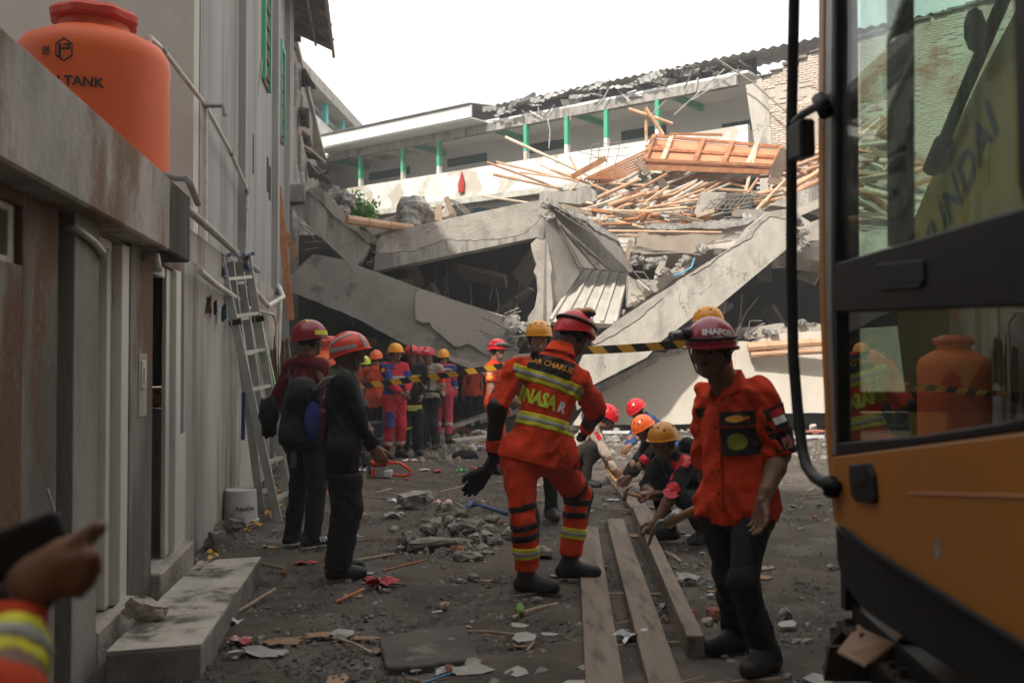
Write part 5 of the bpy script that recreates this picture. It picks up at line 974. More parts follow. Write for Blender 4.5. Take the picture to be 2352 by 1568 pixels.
        for th, ph, a, b in hm.get('vents', ()):
            for s in (-1, 1):
                p = pt(th, math.pi/2+s*ph, .995); n_ = (p-Vector(c)).normalized(); x_ = n_.cross(hu2).normalized(); y_ = n_.cross(x_); m = MB(); m.ell(p, (1, 1, 1), 8, lambda x, y, zz: tuple(x_*x*a*k+y_*y*b*k+n_*zz*.004)); lobj('vent', m, helmdark, ho)
        for st in hm.get('stripes', ()): dband(pt, ho, 'stripe', st[0], *st[1:])
        if hm.get('crest'):
            m = MB(); m.tube([pt(abs(a_), math.pi/2 if a_ > 0 else -math.pi/2, .995) for a_ in np.linspace(-1.3, 1.35, 16)], .019*k, 8); lobj('crest', m, hm['crest'], ho)
            m = MB(); m.tube([pt(1.5, a_, 1.0) for a_ in np.linspace(.5, 2.64, 12)], .012*k, 6); lobj('visor_rim', m, hm['crest'], ho)
        if hm.get('lamp'):
            q = pt(1.35, math.pi/2+hm.get('lph', 0), 1.03); m = MB(); m.tube([q-hf2*.0, q+hf2*.03], .028*k, 10); m.tube([q+hf2*.03, q+hf2*.045], .02*k, 10); lo_ = lobj('headlamp', m, blackp, ho); m = MB(); m.tube([pt(1.3, a, 1.02) for a in np.linspace(0, 6.28, 24)], .007*k, 5); lobj('lamp_strap', m, blackp, ho)
    # ---- bands
    for b in o.get('bands', ()):
        if b[0] == 'torso': ax = up; c0 = pel+up*b[1]*k; fF = Tor.F; fl = S
        elif b[0] in ('armL', 'armR'):
            s = b[0][3]; a, bb = (L['sh'+s], L['el'+s]) if b[1] < 1 else (L['el'+s], L['wr'+s]); tt = b[1] % 1; ax = (bb-a).normalized(); c0 = a.lerp(bb, tt); fF = Ar[s].F; fl = S
        else:
            s = b[0][3]; a, bb = (L['hip'+s], L['kn'+s]) if b[1] < 1 else (L['kn'+s], L['an'+s]); tt = b[1] % 1; ax = (bb-a).normalized(); c0 = a.lerp(bb, tt); fF = TL[s].F; fl = T
        if len(b) > 5: ax = (ax+rt*b[5]+tf*0).normalized()
        X = np.abs(fl.plane(c0, ax)); near = fl.F
        base_ = np.maximum(smin(near, fF, .02), fF-.03) if b[0] == 'torso' else np.maximum(near, fF-.022)
        wdt, mt2, mt1 = b[2], b[3], b[4] if len(b) > 4 else None
        bo_ = fobj('reflective_band' if not o.get('bandname') else o['bandname'], np.maximum(base_-.005, X-wdt/2), fl.lo, h, mt2, out['shirt'] if b[0][0] in 'ta' else out['trousers'])
        if mt1: fobj('reflective_strip', np.maximum(base_-.0085, X-wdt*.19), fl.lo, h, mt1, bo_)
    return out
def torso_text(P, body, size, mt, up_off, side='back', bold=.0, sh=0., tilt=0., xs=1., on=None):
    L = P['L']; k = L['k']; n = L['tf']*(-1 if side == 'back' else 1); y = L['up']; x = L['rt']*(1 if side == 'back' else -1); y2 = (y+x*tilt).normalized(); x2 = (x-y*tilt).normalized()
    vs, fs = text_mesh(body, size*k, bold); vs = [(p_[0]*xs, p_[1]) for p_ in vs]; return decal(on or P['shirt'], P['shirt'], 'lettering', mt, vs, fs, L['pel']+y*up_off*k+x*sh*k, x2, y2, n, .005 if on else .008)
def torso_patch(P, w_, h_, mt, up_off, side='back', sh=0., name='patch', off=.006, shape=None, tilt=0.):
    L = P['L']; k = L['k']; n = L['tf']*(-1 if side == 'back' else 1); y = L['up']; x = L['rt']*(1 if side == 'back' else -1); y2 = (y+x*tilt).normalized(); x2 = (x-y*tilt).normalized()
    vs, fs = shape or rect(w_*k, h_*k); return decal(P['shirt'], P['shirt'], name, mt, vs, fs, L['pel']+y*up_off*k+x*sh*k, x2, y2, n, off)
def arm_patch(P, s, t, w_, h_, mt, n, name='patch', shape=None, off=.006):
    L = P['L']; a, b = L['sh'+s], L['el'+s]; y = (a-b).normalized(); n = (n-y*n.dot(y)).normalized(); x = y.cross(n); vs, fs = shape or rect(w_, h_, 4, 4); return decal(P['shirt'], P['shirt'], name, mt, vs, fs, a.lerp(b, t), x, y, n, off)
# ---------------------------------------------------------------- the cast
orange = cloth('orange_cloth', (.72, .05, .008)); orange2 = cloth('orange_cloth_dull', (.58, .07, .02)); black = cloth('black_cloth', (.012, .012, .014)); maroon = cloth('maroon_cloth', (.13, .007, .014)); redc = cloth('red_suit', (.5, .02, .03)); redp = cloth('faded_red_suit', (.5, .05, .08))
bluec = cloth('blue_suit', (.03, .045, .2)); tan = cloth('tan_cloth', (.33, .26, .2)); tanl = cloth('pale_tan_cloth', (.5, .4, .33)); brown = cloth('dark_brown_cloth', (.03, .022, .018)); navy = cloth('blue_shirt_cloth', (.025, .06, .15)); greyc = cloth('grey_trouser_cloth', (.06, .062, .06)); olive = cloth('olive_headscarf', (.12, .11, .095)); scarf = cloth('taupe_headscarf', (.15, .135, .115))
hred = plast('helmet_red', (.6, .012, .02)); hmar = plast('helmet_maroon', (.22, .006, .014)); horr = plast('helmet_orange_red', (.78, .045, .02)); horg = plast('helmet_orange', (.82, .13, .02)); hyel = plast('helmet_yellow', (.8, .32, .012)); hneo = plast('helmet_neon', (.55, .72, .03)); hcri = plast('helmet_crimson', (.3, .012, .035))
glv = cloth('black_glove', (.015, .015, .016)); tapey = mat('tape_yellow', (.72, .38, .02), None, 6, .5); whitep = mat('white_print', (.72, .72, .7), None, 8, .7); neonp = mat('neon_print', (.6, .75, .06), (.5, .65, .05), 8, .7); yelp = mat('gold_print', (.72, .33, .03), None, 8, .7); darkp = mat('dark_print', (.03, .015, .012), None, 8, .8)
VENT = ((.75, .5, .009, .02), (.95, .95, .008, .02), (.8, 1.5, .008, .022)); DOTS = ((.75, .35, .011, .011), (.95, .9, .011, .011), (.8, 1.9, .011, .011))
def gp(x, y): return G(x, y, 0)
# 1 maroon shirt, back half turned
b = gp(700, 1255); J = stand(b, 55, 1.74, hphi=40, wL=(-.2, .1, .95), wR=(.2, .12, .95))
p = person('person in maroon shirt and maroon helmet with yellow bands, standing by the ladder', J, dict(shirt=maroon, trou=black, boots=cloth('black_trainer', (.02, .02, .022)), sole=mat('white_rubber', (.55, .54, .5), None, 6, .6), bootup=.03, helmet=dict(mat=hmar, s=1.08, brim=.012, stripes=((refy, lambda t: 1.25-.95*math.sin(t*2.4), .16, -2.3, -.5, 1.015), (refy, 1.22, 1.5, -.1, 1.4, 1.015))), res=.012, seed=3, baggy=1.05))
Lx = p['L']; m = MB(); m.tube([Lx['shL']+Vz*.06-Lx['tf']*.02, Lx['neck']-Lx['up']*.25-Lx['tf']*.15, Lx['pel']+Lx['rt']*.16-Lx['tf']*.12+Vz*.12], .014, 6, sx=.4); lobj('bag_strap', m, blackp, p['root'])
bgm = MB(); c_ = b+Vector((-.28, -.02, 1.02)); lump(bgm, c_, (.07, .11, .17), random.Random(3), 16, .45); bgm.build('shoulder_bag', black, smooth=True, label='black shoulder bag hanging on the back of the maroon shirt', cat='bag')
# 2 woman in headscarf
b = gp(785, 1322); J = stand(b, 12, 1.62, hphi=14, hp=-.16, wL=(-.1, .26, .84), wR=(.07, .27, .84))
p = person('woman in black with grey headscarf, backpack and orange red helmet', J, dict(shirt=black, trou=cloth('black_trousers', (.008, .008, .009)), hem=.25, baggy=1.32, bulk=1.1, helmet=dict(mat=horr, s=1.1, brim=.012, tip=.36, stripes=((refl, lambda t: 1.2-.6*math.sin(t*1.7), .2, -1.4, .35, 1.015), (refl, 1.32, 1.55, -1.3, .35, 1.015), (refl, .75, 1.55, .72, 1.0, 1.02))), res=.011, seed=8, hair=False, glasses=True, bootup=.06, hdL=Vector((.5, -.1, -.9)), hdR=Vector((.5, .1, -.9))))
Lx = p['L']; k = Lx['k']; hd_ = Lx['head']; f = Fld(np.array(hd_)-.35, np.array(hd_)+.28, .011); fr = tuple(np.array(v) for v in (Lx['hr'], Lx['hf'], Lx['hu']))
f.ell(hd_-Lx['hf']*.012+Lx['hu']*.01, fr, (.094, .112, .115)); f.cone(hd_+Lx['hf']*.05+Lx['hu']*.05, hd_+Lx['hf']*.06-Lx['hu']*.06, .078, .07, .03); f.cone(hd_-Lx['hf']*.01-Vz*.03, Lx['neck']-Vz*.0, .066, .064, .03); f.cone(Lx['neck']*.55+Lx['shL']*.45+Vz*.02, Lx['neck']*.55+Lx['shR']*.45+Vz*.02, .06, .06, .05); f.cone(Lx['neck']+Lx['tf']*.05-Vz*.04, Lx['neck']+Lx['tf']*.14-Vz*.22, .07, .04, .04); f.cone(Lx['neck']+Lx['tf']*.14-Vz*.22, Lx['neck']+Lx['tf']*.15-Vz*.45, .04, .05, .03); f.cone(Lx['neck']-Lx['tf']*.03, Lx['neck']-Lx['tf']*.09-Vz*.16, .075, .05, .04)
ca_ = f.F.copy(); g_ = Fld(f.lo, f.lo+(f.n-1)*f.h, f.h); g_.F = g_.F[:ca_.shape[0], :ca_.shape[1], :ca_.shape[2]]; g_.ell(hd_+Lx['hf']*.15-Lx['hu']*.03, fr, (.05, .085, .072)); f.F = np.maximum(ca_, -g_.F); f.folds(.014, 4, 1.3); fobj('headscarf', f.F, f.lo, f.h, scarf, p['root'])
bp = thing('backpack', 'black and blue backpack with a round key ring on the woman in black', 'backpack', b+Vector((-.3, 0, .95)))
f = Fld((-.25, -.3, -.2), (.3, .3, .5), .013); f.cone((0, -.08, 0), (0, .08, 0), .12, .12, .04); f.cone((.03, -.06, .25), (.03, .06, .25), .1, .1, .08); f.cone((0, 0, .05), (.03, 0, .3), .13, .11, .06); f.folds(.012, 9); fobj('bag', f.F, f.lo, f.h, black, bp)
for yy, bx in ((-.13, 0), (.13, 0)): m = MB(); m.tube([(.12, yy*.8, .3), (.2, yy*.95, .385), (.29, yy, .41), (.37, yy, .35), (.41, yy, .2), (.38, yy*1.1, .1)], .02, 6, sx=.35); lobj('strap', m, scarf, bp)
m = MB(); m.ell((.13, -.15, .1), (.06, .03, .14), 10); lobj('blue_side', m, bluec, bp); m = MB(); m.tube([(-.0+.03*math.cos(a), -.14, -.06+.03*math.sin(a)) for a in np.linspace(0, 6.28, 14)], .005, 5); lobj('key_ring', m, yelp, bp); m = MB(); m.box(-.02, .02, -.15, -.142, -.2, -.09); lobj('ring_tag', m, olive, bp, False); m = MB(); m.box(-.02, .06, -.16, -.15, .0, .06); lobj('card', m, whitep, bp, False)
# 3 group in orange by the cavity
b = Vector((W(838, 830, 17)[0], 17, 0)); p = person('person in orange shirt seen from behind under a neon yellow helmet', stand(b, 95, 1.53, wL=(-.16, .2, 1.0)), dict(shirt=orange2, trou=black, helmet=dict(mat=hneo, vents=DOTS), res=.015, seed=12)); torso_text(p, 'BASARNAS', .085, darkp, .33, bold=.002)
vs_, fs_ = rect(.05, .03, 2, 2); decal(p['helmet'], p['helmet'], 'emblem', hred, vs_, fs_, Vector(p['hpt'](1.1, -math.pi/2, 1)), p['L']['hr'], p['L']['hu'], -p['L']['hf'], .004)
b = Vector((W(818, 830, 18.3)[0], 18.3, 0)); person('person half hidden in the dark behind the neon helmet, wearing a red helmet', stand(b, 80, 1.6), dict(shirt=orange2, trou=black, helmet=dict(mat=hcri, lamp=1), res=.016, seed=13))
b = Vector((W(862, 830, 16.3)[0], 16.3, 0)); person('person in orange jacket half hidden behind the red and blue suit', stand(b, 70, 1.62), dict(shirt=orange2, trou=black, hem=.2, helmet=dict(mat=horg), res=.016, seed=14))
b = Vector((W(1086, 830, 20.6)[0], 20.6, 0)); person('person in orange standing deep in the dark cavity', stand(b, 100, 1.5), dict(shirt=orange2, trou=black, helmet=dict(mat=horg), res=.018, seed=15))
# 5 firefighter in red and blue
b = gp(905, 1052); J = stand(b, -55, 1.7, hphi=-50, wL=(-.06, .3, 1.02), wR=(.03, .3, 1.0), side=.0)
p = person('firefighter in red and blue suit with yellow helmet, standing first beside the tape', J, dict(shirt=redc, trou=redc, cuff=-.1, bootup=.22, baggy=1.1, bulk=1.06, glove=None, helmet=dict(mat=hyel, s=1.05, brim=.012, vents=((1.0, 1.3, .012, .012),)), res=.013, seed=21, stache=False,
    bands=(('torso', .27, .075, refl), ('armR', .95, .06, refl), ('armL', .95, .06, refl), ('legR', 1.62, .06, refl), ('legL', 1.62, .06, refl))))
blu = [('torso', .14, .16), ('torso', .42, .1), ('armR', .6, .16), ('armL', .6, .16)]
Lx = p['L']
for s in 'LR':
    S = p['S']; ax = (Lx['el'+s]-Lx['sh'+s]).normalized(); X = np.abs(S.plane(Lx['sh'+s].lerp(Lx['el'+s], .6), ax)); fobj('blue_panel', np.maximum(np.maximum(S.F, p['Ar'][s].F-.022)-.003, X-.08), S.lo, S.h, bluec, p['shirt'])
S = p['S']; X = np.abs(S.plane(Lx['pel']+Lx['up']*.12, Lx['up'])); fobj('blue_panel', np.maximum(np.maximum(S.F, p['Tor'].F-.02)-.003, X-.1), S.lo, S.h, bluec, p['shirt'])
X = np.abs(S.plane(Lx['neck']-Lx['up']*.05, Lx['up'])); fobj('blue_yoke', np.maximum(np.maximum(S.F, p['Ar']['R'].F-.1)-.003, X-.05), S.lo, S.h, bluec, p['shirt'])
a_ = Lx['hipR'].lerp(Lx['knR'], .75); decal(p['trousers'], p['trousers'], 'pocket', bluec, *rect(.16, .24), a_, Lx['fw'].cross(Vz)*-1, Vz, (Lx['rt']*.3+Lx['fw']*.8).normalized(), .012)
arm_patch(p, 'R', .22, .09, .09, black, Vector((-.3, -1, 0)), 'badge_patch'); arm_patch(p, 'R', .22, 0, 0, yelp, Vector((-.3, -1, 0)), 'badge', disc(.033), .01)
# 6 firefighter in black
b = gp(945, 1046); p = person('firefighter in black coat with yellow grey bands and red crested helmet', stand(b, -80, 1.68, hphi=-88, wL=(-.15, .2, .95), wR=(.18, .12, .9)), dict(shirt=black, trou=black, hem=.25, bulk=1.08, baggy=1.15, skin=skind, bootup=.2, helmet=dict(mat=hred, s=1.08, brim=.015, crest=bootm), res=.013, seed=22, bands=(('torso', .28, .1, refy, refl), ('torso', -.19, .09, refy, refl), ('legR', 1.1, .05, refy))))
# 7 hidden face
b = Vector((W(967, 830, 16.9)[0], 16.9, 0)); person('person squeezed between the black coat and the tan shirt, red helmet and face only', stand(b, -95, 1.68), dict(shirt=redc, trou=black, helmet=dict(mat=hred), res=.016, seed=23))
# 8 police officer
b = gp(985, 1033); p = person('police officer in tan shirt with orange arm band and red helmet', stand(b, -100, 1.67, hphi=-102, wL=(-.25, .05, .87), wR=(.2, .2, .98)), dict(shirt=tan, trou=brown, hem=.06, bulk=1.05, gloveL=glv, helmet=dict(mat=hred), res=.013, seed=24, stache=True, bandname='arm_band', bands=(('armL', .55, .19, orange),)))
torso_text(p, 'POLRI', .05, darkp, .34, 'front', .001, .09); m_ = torso_patch(p, .09, .02, darkp, .3, 'front', .09); S = p['S']; Lx = p['L']; X = np.abs(S.plane(Lx['pel']+Lx['up']*.05, Lx['up'])); fobj('belt', np.maximum(np.maximum(S.F, p['Tor'].F-.02)-.006, X-.025), S.lo, S.h, black, p['shirt'])
decal(p['helmet'], p['helmet'], 'lettering', whitep, *text_mesh('HAZR', .035, .001), Vector(p['hpt'](1.15, math.pi/2, 1)), -Lx['hr'], Lx['hu'], Lx['hf'], .004)
arm_patch(p, 'L', .5, 0, 0, whitep, Vector((.4, -1, 0)), 'lettering', text_mesh('SAR', .06, .002))
# 9 rescue back view
b = gp(1018, 1017); p = person('rescuer in faded red suit with blue shoulders seen from behind, yellow helmet', stand(b, 85, 1.66), dict(shirt=redp, trou=redp, cuff=-.08, bootup=.2, bulk=1.05, glove=cloth('grey_glove', (.04, .045, .05)), helmet=dict(mat=hyel, vents=DOTS, brim=.012), res=.014, seed=25, bands=(('torso', .42, .05, refl), ('legR', 1.35, .06, refl), ('legL', 1.35, .06, refl), ('armR', 1.3, .05, refl))))
torso_text(p, 'RESCUE', .085, whitep, .3, bold=.003); S = p['S']; Lx = p['L']; X = np.abs(S.plane(Lx['neck']-Lx['up']*.06, Lx['up'])); fobj('blue_yoke', np.maximum(S.F-.003, X-.065), S.lo, S.h, bluec, p['shirt'])
for s in 'R': ax = (Lx['wrR']-Lx['elR']).normalized(); X = np.abs(S.plane(Lx['elR'], ax)); fobj('blue_panel', np.maximum(np.maximum(S.F, p['Ar'][s].F-.022)-.003, X-.07), S.lo, S.h, bluec, p['shirt'])
# 10 orange with goggles and glasses
b = Vector((W(1138, 830, 13)[0], 13, 0)); p = person('rescuer in orange shirt with glasses and red helmet carrying goggles', stand(b, -20, 1.72, hphi=-38), dict(shirt=orange, trou=orange2, helmet=dict(mat=hred, lamp=1, vents=VENT), glasses=True, sleeve='short', res=.013, seed=26, skin=mat('skin_light', (.34, .19, .125), None, 12, .5, .04)))
arm_patch(p, 'R', .25, .07, .022, redc, Vector((-.2, -1, 0)), 'flag_red'); arm_patch(p, 'R', .33, .07, .022, whitep, Vector((-.2, -1, 0)), 'flag_white'); arm_patch(p, 'R', .5, 0, 0, yelp, Vector((-.2, -1, 0)), 'badge', disc(.04))
m = MB(); hp_ = p['hpt']; m.tube([hp_(1.2, a, 1.06) for a in np.linspace(.5, 2.6, 10)], .022, 8); lobj('goggles', m, mat('goggle_lens', (.1, .1, .1), None, 4, .15), p['helmet']); decal(p['helmet'], p['helmet'], 'lettering', darkp, *text_mesh('IXEL', .04, .001), Vector(hp_(1.0, math.pi/2-1.2, 1)), Vector((1, .0, 0)), Vz, Vector((0, -1, 0)), .004)
# 11 smoker
b = Vector((W(1238, 830, 9.15)[0], 9.15, 0)); J = stand(b, -88, 1.79, hphi=-92, wL=(-.2, .2, 1.0), wR=(.2, .2, 1.05))
p = person('smoking man in tan shirt and yellow helmet facing the orange back', J, dict(shirt=tanl, trou=black, skin=mat('skin_warm', (.36, .17, .1), (.3, .14, .08), 10, .45, .05, 60), helmet=dict(mat=hyel, s=1.06, vents=DOTS), res=.011, seed=27)); Lx = p['L']
H_ = lambda r, f, u: Lx['head']+(Lx['hr']*r+Lx['hf']*f+Lx['hu']*u)*Lx['k']; m = MB(); m.tube([H_(-.01, .095, -.062), H_(-.02, .15, -.072)], .004, 6); m2 = m; cg = MB(); cg.tube([b+Vector(v) for v in m.v[:0]] or [b+H_(-.012, .095, -.062), b+H_(-.022, .165, -.075)], .0045, 8); cg.build('cigarette', whitep, label='white cigarette between the lips of the man in the yellow helmet', cat='cigarette')
decal(p['helmet'], p['helmet'], 'lettering', hred, *text_mesh('AVARIO', .018, .0006), Vector(p['hpt'](1.0, math.pi/2, 1)), -Lx['hr'], Lx['hu'], Lx['hf'], .004)
# 12 SAR CHARLIE
b = Vector((.19, 6.35, 0)); J = dict(base=b, k=1.02)
for n, v in dict(pel=(1232, 1035, 6.32), neck=(1288, 802, 6.42), head=(1318, 770, 6.5), shL=(1180, 842, 6.42), shR=(1336, 876, 6.38), elL=(1143, 935, 6.34), wrL=(1132, 1035, 6.42), elR=(1366, 945, 6.52), wrR=(1347, 985, 6.76), hipL=(1192, 1050, 6.32), hipR=(1272, 1048, 6.36), knL=(1202, 1190, 6.26), knR=(1328, 1135, 6.66), anL=(1213, 1328, 6.3), anR=(1308, 1297, 6.62)).items(): J[n] = W(*v)
J['toL'] = J['anL']+Vector((.17, -.06, -.05)); J['toR'] = J['anR']+Vector((.19, -.02, -.05)); J['fw'] = Vector((.35, .93, 0)).normalized(); up = (J['neck']-J['pel']).normalized(); J['up'] = up; r_ = (J['shR']-J['shL']); r_ = (r_-up*r_.dot(up)).normalized(); J['rt'] = r_; J['tf'] = up.cross(r_).normalized()
hf = Vector((.75, .6, -.38)).normalized(); J['hf'] = hf; hr = hf.cross(Vz).normalized(); J['hr'] = hr; J['hu'] = hr.cross(hf)
SAR = p = person('rescuer in orange uniform with SAR CHARLIE back patch, one boot on a plank', J, dict(shirt=orange, trou=orange, sleeve='half', hem=.09, bulk=1.08, baggy=1.1, cuff=-.06, bootup=.12, skin=skind, gloveL=glv, gloveR=glv, curlL=.4, res=.0085, seed=31, fold=.017, helmet=dict(mat=hred, s=1.05, lamp=0, vents=VENT, back=.05),
    bands=(('torso', .43, .085, refy, refl, .1), ('torso', .175, .085, refy, refl, .0), ('legL', 1.55, .075, refy, refl), ('legR', 1.55, .075, refy, refl))))
Lx = p['L']; k = 1.02
pt_ = torso_patch(p, .285, .112, mat('black_patch', (.018, .014, .013), None, 10, .8), .53, sh=-.03, tilt=.06, off=.013); torso_text(p, 'SAR CHARLIE', .052, yelp, .53, bold=.0012, sh=-.03, tilt=.06, xs=.92, on=pt_)
torso_text(p, 'INASA', .115, neonp, .305, bold=.006, sh=-.06, tilt=.08, xs=.72).location = Lx['tf']*-.004; torso_text(p, 'R', .09, whitep, .285, bold=.004, sh=.095, tilt=.12, xs=.8).location = Lx['tf']*-.004
padm = mat('pad_black', (.012, .012, .012), (.02, .02, .02), 8, .5, .1)
for s in 'LR':
    el, wr, sh = Lx['el'+s], Lx['wr'+s], Lx['sh'+s]; f = Fld(np.minimum(np.array(el), np.array(wr))-.16, np.maximum(np.array(el), np.array(wr))+.16, .01); f.cone(el+(sh-el)*.3, el, .068, .066, .03); f.cone(el, el.lerp(wr, .8), .064, .05, .03); f.F = np.maximum(f.F, f.plane(el.lerp(wr, .74), (wr-el).normalized())); f.F = np.maximum(f.F, f.plane(el+(sh-el)*.36, (sh-el).normalized())); f.folds(.008, 5); fobj('elbow_guard', f.F, f.lo, f.h, padm, p['root'])
    d = (wr-el).normalized(); f = Fld(np.array(wr)-.2, np.array(wr)+.2, .01); f.cone(el.lerp(wr, .7), wr+d*.0, .052, .05, .02); f.F = np.maximum(f.F, f.plane(wr, d)); f.F = np.maximum(f.F, -f.plane(el.lerp(wr, .72), d)); fobj('sleeve_cuff', f.F, f.lo, f.h, orange, p['root'])
    kn, hip, an = Lx['kn'+s], Lx['hip'+s], Lx['an'+s]; fwd_ = Vector((.8, .55, 0)).normalized(); f = Fld(np.array(kn)-.3, np.array(kn)+.3, .01); f.cone(kn+fwd_*.05+(hip-kn).normalized()*.08, kn+fwd_*.055, .065, .07, .03, fwd_, 1.5); f.cone(kn+fwd_*.055, kn.lerp(an, .5)+fwd_*.055, .07, .05, .03, fwd_, 1.5); fobj('knee_pad', f.F, f.lo, f.h, padm, p['trousers'])
    for t_, sg in ((.82, 0), (1.1, 1), (1.28, 1)):
        a, c = (hip, kn) if t_ < 1 else (kn, an); ax = (c-a).normalized(); q = p['T']; X = np.abs(q.plane(a.lerp(c, t_ % 1), (ax+fwd_*.15).normalized())); fobj('pad_strap', np.maximum(np.maximum(q.F, p['TL'][s].F-.022)-.006, X-.022), q.lo, q.h, padm, p['trousers'])
pk = Lx['hipR'].lerp(Lx['knR'], .35); decal(p['trousers'], p['trousers'], 'pocket_flap', orange, *rect(.17, .1), pk+Vz*.05, Vector((1, -.1, -.1)).normalized(), Vz, Vector((.2, -1, .2)).normalized(), .014)
pk = Lx['hipL'].lerp(Lx['knL'], .55); decal(p['trousers'], p['trousers'], 'cargo_pocket', orange, *rect(.14, .2), pk, Vector((1, .3, 0)).normalized(), Vz, Vector((-.5, -1, .1)).normalized(), .014)
hp_ = p['hpt']; m = MB(); m.tube([hp_(1.25, a, 1.03) for a in np.linspace(0, 6.28, 28)], .011, 6); lobj('goggle_strap', m, blackp, p['helmet'])
for a_ in (.45, -.45): q = hp_(.35, math.pi/2+a_*2.6, 1.1); m = MB(); m.ell(q, (.052, .06, .032), 12); g2 = lobj('goggle_lens', m, mat('amber_lens', (.5, .2, .02), None, 4, .2, spec=.6), p['helmet']); m = MB(); m.ell(q-Vz*.012, (.06, .066, .026), 12); lobj('goggle_rim', m, blackp, g2)
# dangling glove
g = thing('spare_glove', 'black glove dangling from the hand of the orange uniformed rescuer', 'glove', W(1105, 1100, 6.45)); hm_ = hand_mesh(Vector((.03, -.0, .05)), Vector((-.62, .1, -.78)), Vector((0, -1, 0)), 1, 1.2, .12, .004); joinobj('glove_body', [hm_], glv, g)
m = MB(); m.tube([(.1, 0, .16), (.035, 0, .06)], [.05, .045], 10, sx=.6); lobj('glove_cuff', m, glv, g)
# crouching group
tgt = W(1412, 1100, 11.6)
p = person('police officer in pale tan shirt and red helmet crouching to hold the measuring tape', crouch((W(1318, 832, 11.6)[0], 11.65, 0), -8, 1.7, W(1405, 1085, 11.9), W(1425, 1105, 11.4), hphi=-15, hp=-.45, nz=.72, nf=.28), dict(shirt=tanl, trou=brown, hem=.05, helmet=dict(mat=hred, s=1.06, vents=VENT, tip=-.12), res=.012, seed=41, hdL=Vector((.6, 0, -.6)), hdR=Vector((.8, .1, -.5)), curlR=.4)); L_ = p['L']
arm_patch(p, 'R', .35, .05, .06, hred, Vector((.3, -1, .1)), 'badge'); arm_patch(p, 'R', .16, .06, .02, hred, Vector((.3, -1, .1)), 'strip')
p = person('person in blue shirt and bright red helmet crouching in the sun by the cream wall', crouch((W(1527, 832, 13.3)[0], 13.3, 0), 195, 1.7, W(1412, 1062, 12.6), W(1420, 1060, 13.), hphi=205, hp=-.6, nz=.74, nf=.3), dict(shirt=navy, trou=greyc, helmet=dict(mat=hred, s=1.02, vents=VENT, tip=-.15), res=.013, seed=42)); torso_patch(p, .09, .03, yelp, .4, 'back', -.08, 'strip')
p = person('person in black shirt with red elbows and orange helmet crouching behind the board', crouch((W(1545, 832, 11.1)[0], 11.0, 0), 190, 1.66, W(1432, 1112, 10.9), W(1425, 1108, 11.15), hphi=200, hp=-.5, nz=.66, nf=.26), dict(shirt=black, trou=greyc, helmet=dict(mat=horg, s=1.02, vents=VENT, tip=-.12), res=.012, seed=43, bandname='elbow_patch', bands=(('armL', .98, .09, hred),), curlL=.2)); L_ = p['L']
hz = W(1500, 1132, 7.95)
p = person('man in black shirt with red shoulder and elbow patches and yellow helmet holding a hammer', crouch((W(1598, 832, 8.0)[0], 8.1, 0), 205, 1.72, W(1490, 1225, 7.7), hz, hphi=222, hp=-.12, nz=.7, nf=.22, pz=.32), dict(shirt=black, trou=cloth('black_trousers', (0, 0, 0)), sleeve='half', skin=skind, helmet=dict(mat=plast('helmet_amber', (.62, .24, .01)), s=1.03, vents=DOTS, brim=.012), res=.011, seed=44, curlR=1.1, hdR=Vector((-.9, 0, -.05)), hnR=Vector((0, .2, -1)))); L_ = p['L']
arm_patch(p, 'L', .97, 0, 0, hred, Vector((-.5, -1, .2)), 'elbow_patch', disc(.07, 16)); torso_patch(p, .17, .06, hred, .5, 'front', .11, 'shoulder_patch'); arm_patch(p, 'L', .05, .1, .1, hred, Vector((-.2, -.6, 1)), 'shoulder_patch')
f = Fld((-.3, -.3, .2), (.5, .6, 1.), .014); pc = L_['pel'].lerp(L_['neck'], .6)-L_['tf']*.17; f.cone(pc-L_['up']*.12, pc+L_['up']*.12, .13, .12, .04, L_['tf'], 1.5); f.folds(.012, 6); fobj('knapsack', f.F, f.lo, f.h, black, p['root'])
# 17 man standing at the right
b = Vector((1.1, 4.78, 0)); J = dict(base=b, k=1.03)
for n, v in dict(pel=(1695, 1150, 4.82), neck=(1672, 872, 4.8), head=(1633, 808, 4.68), shR=(1626, 908, 4.93), shL=(1744, 902, 4.7), elR=(1622, 1065, 5.03), wrR=(1640, 1165, 5.1), elL=(1793, 1042, 4.7), wrL=(1752, 1150, 4.54), hipR=(1652, 1170, 4.9), hipL=(1735, 1170, 4.76), knR=(1672, 1318, 4.92), knL=(1705, 1335, 4.58), anR=(1690, 1455, 5.0), anL=(1762, 1498, 4.66)).items(): J[n] = W(*v)
J['toR'] = J['anR']+Vector((-.16, -.09, -.05)); J['toL'] = J['anL']+Vector((-.13, -.14, -.05)); J['fw'] = Vector((-.55, -.83, 0)); up = (J['neck']-J['pel']).normalized(); J['up'] = up; r_ = J['shR']-J['shL']; r_ = (r_-up*r_.dot(up)).normalized(); J['rt'] = r_; J['tf'] = up.cross(r_).normalized()
hf = Vector((-.5, -.85, -.08)).normalized(); J['hf'] = hf; hr = hf.cross(Vz).normalized(); J['hr'] = hr; J['hu'] = hr.cross(hf)
p = person('man in orange shirt and black trousers with crimson helmet and headlamp standing by the excavator', J, dict(shirt=orange, trou=black, sleeve='half', sbulk=1.12, hem=.095, bulk=1.0, boxy=.012, fold=.015, skin=skind, helmet=dict(mat=hcri, s=1.02, brim=.012), res=.0085, seed=51, curlL=.5, hdL=Vector((-.2, -.1, -1)), hnL=Vector((-.6, -.4, 0)), cuff=.03, stache=True)); L_ = p['L']
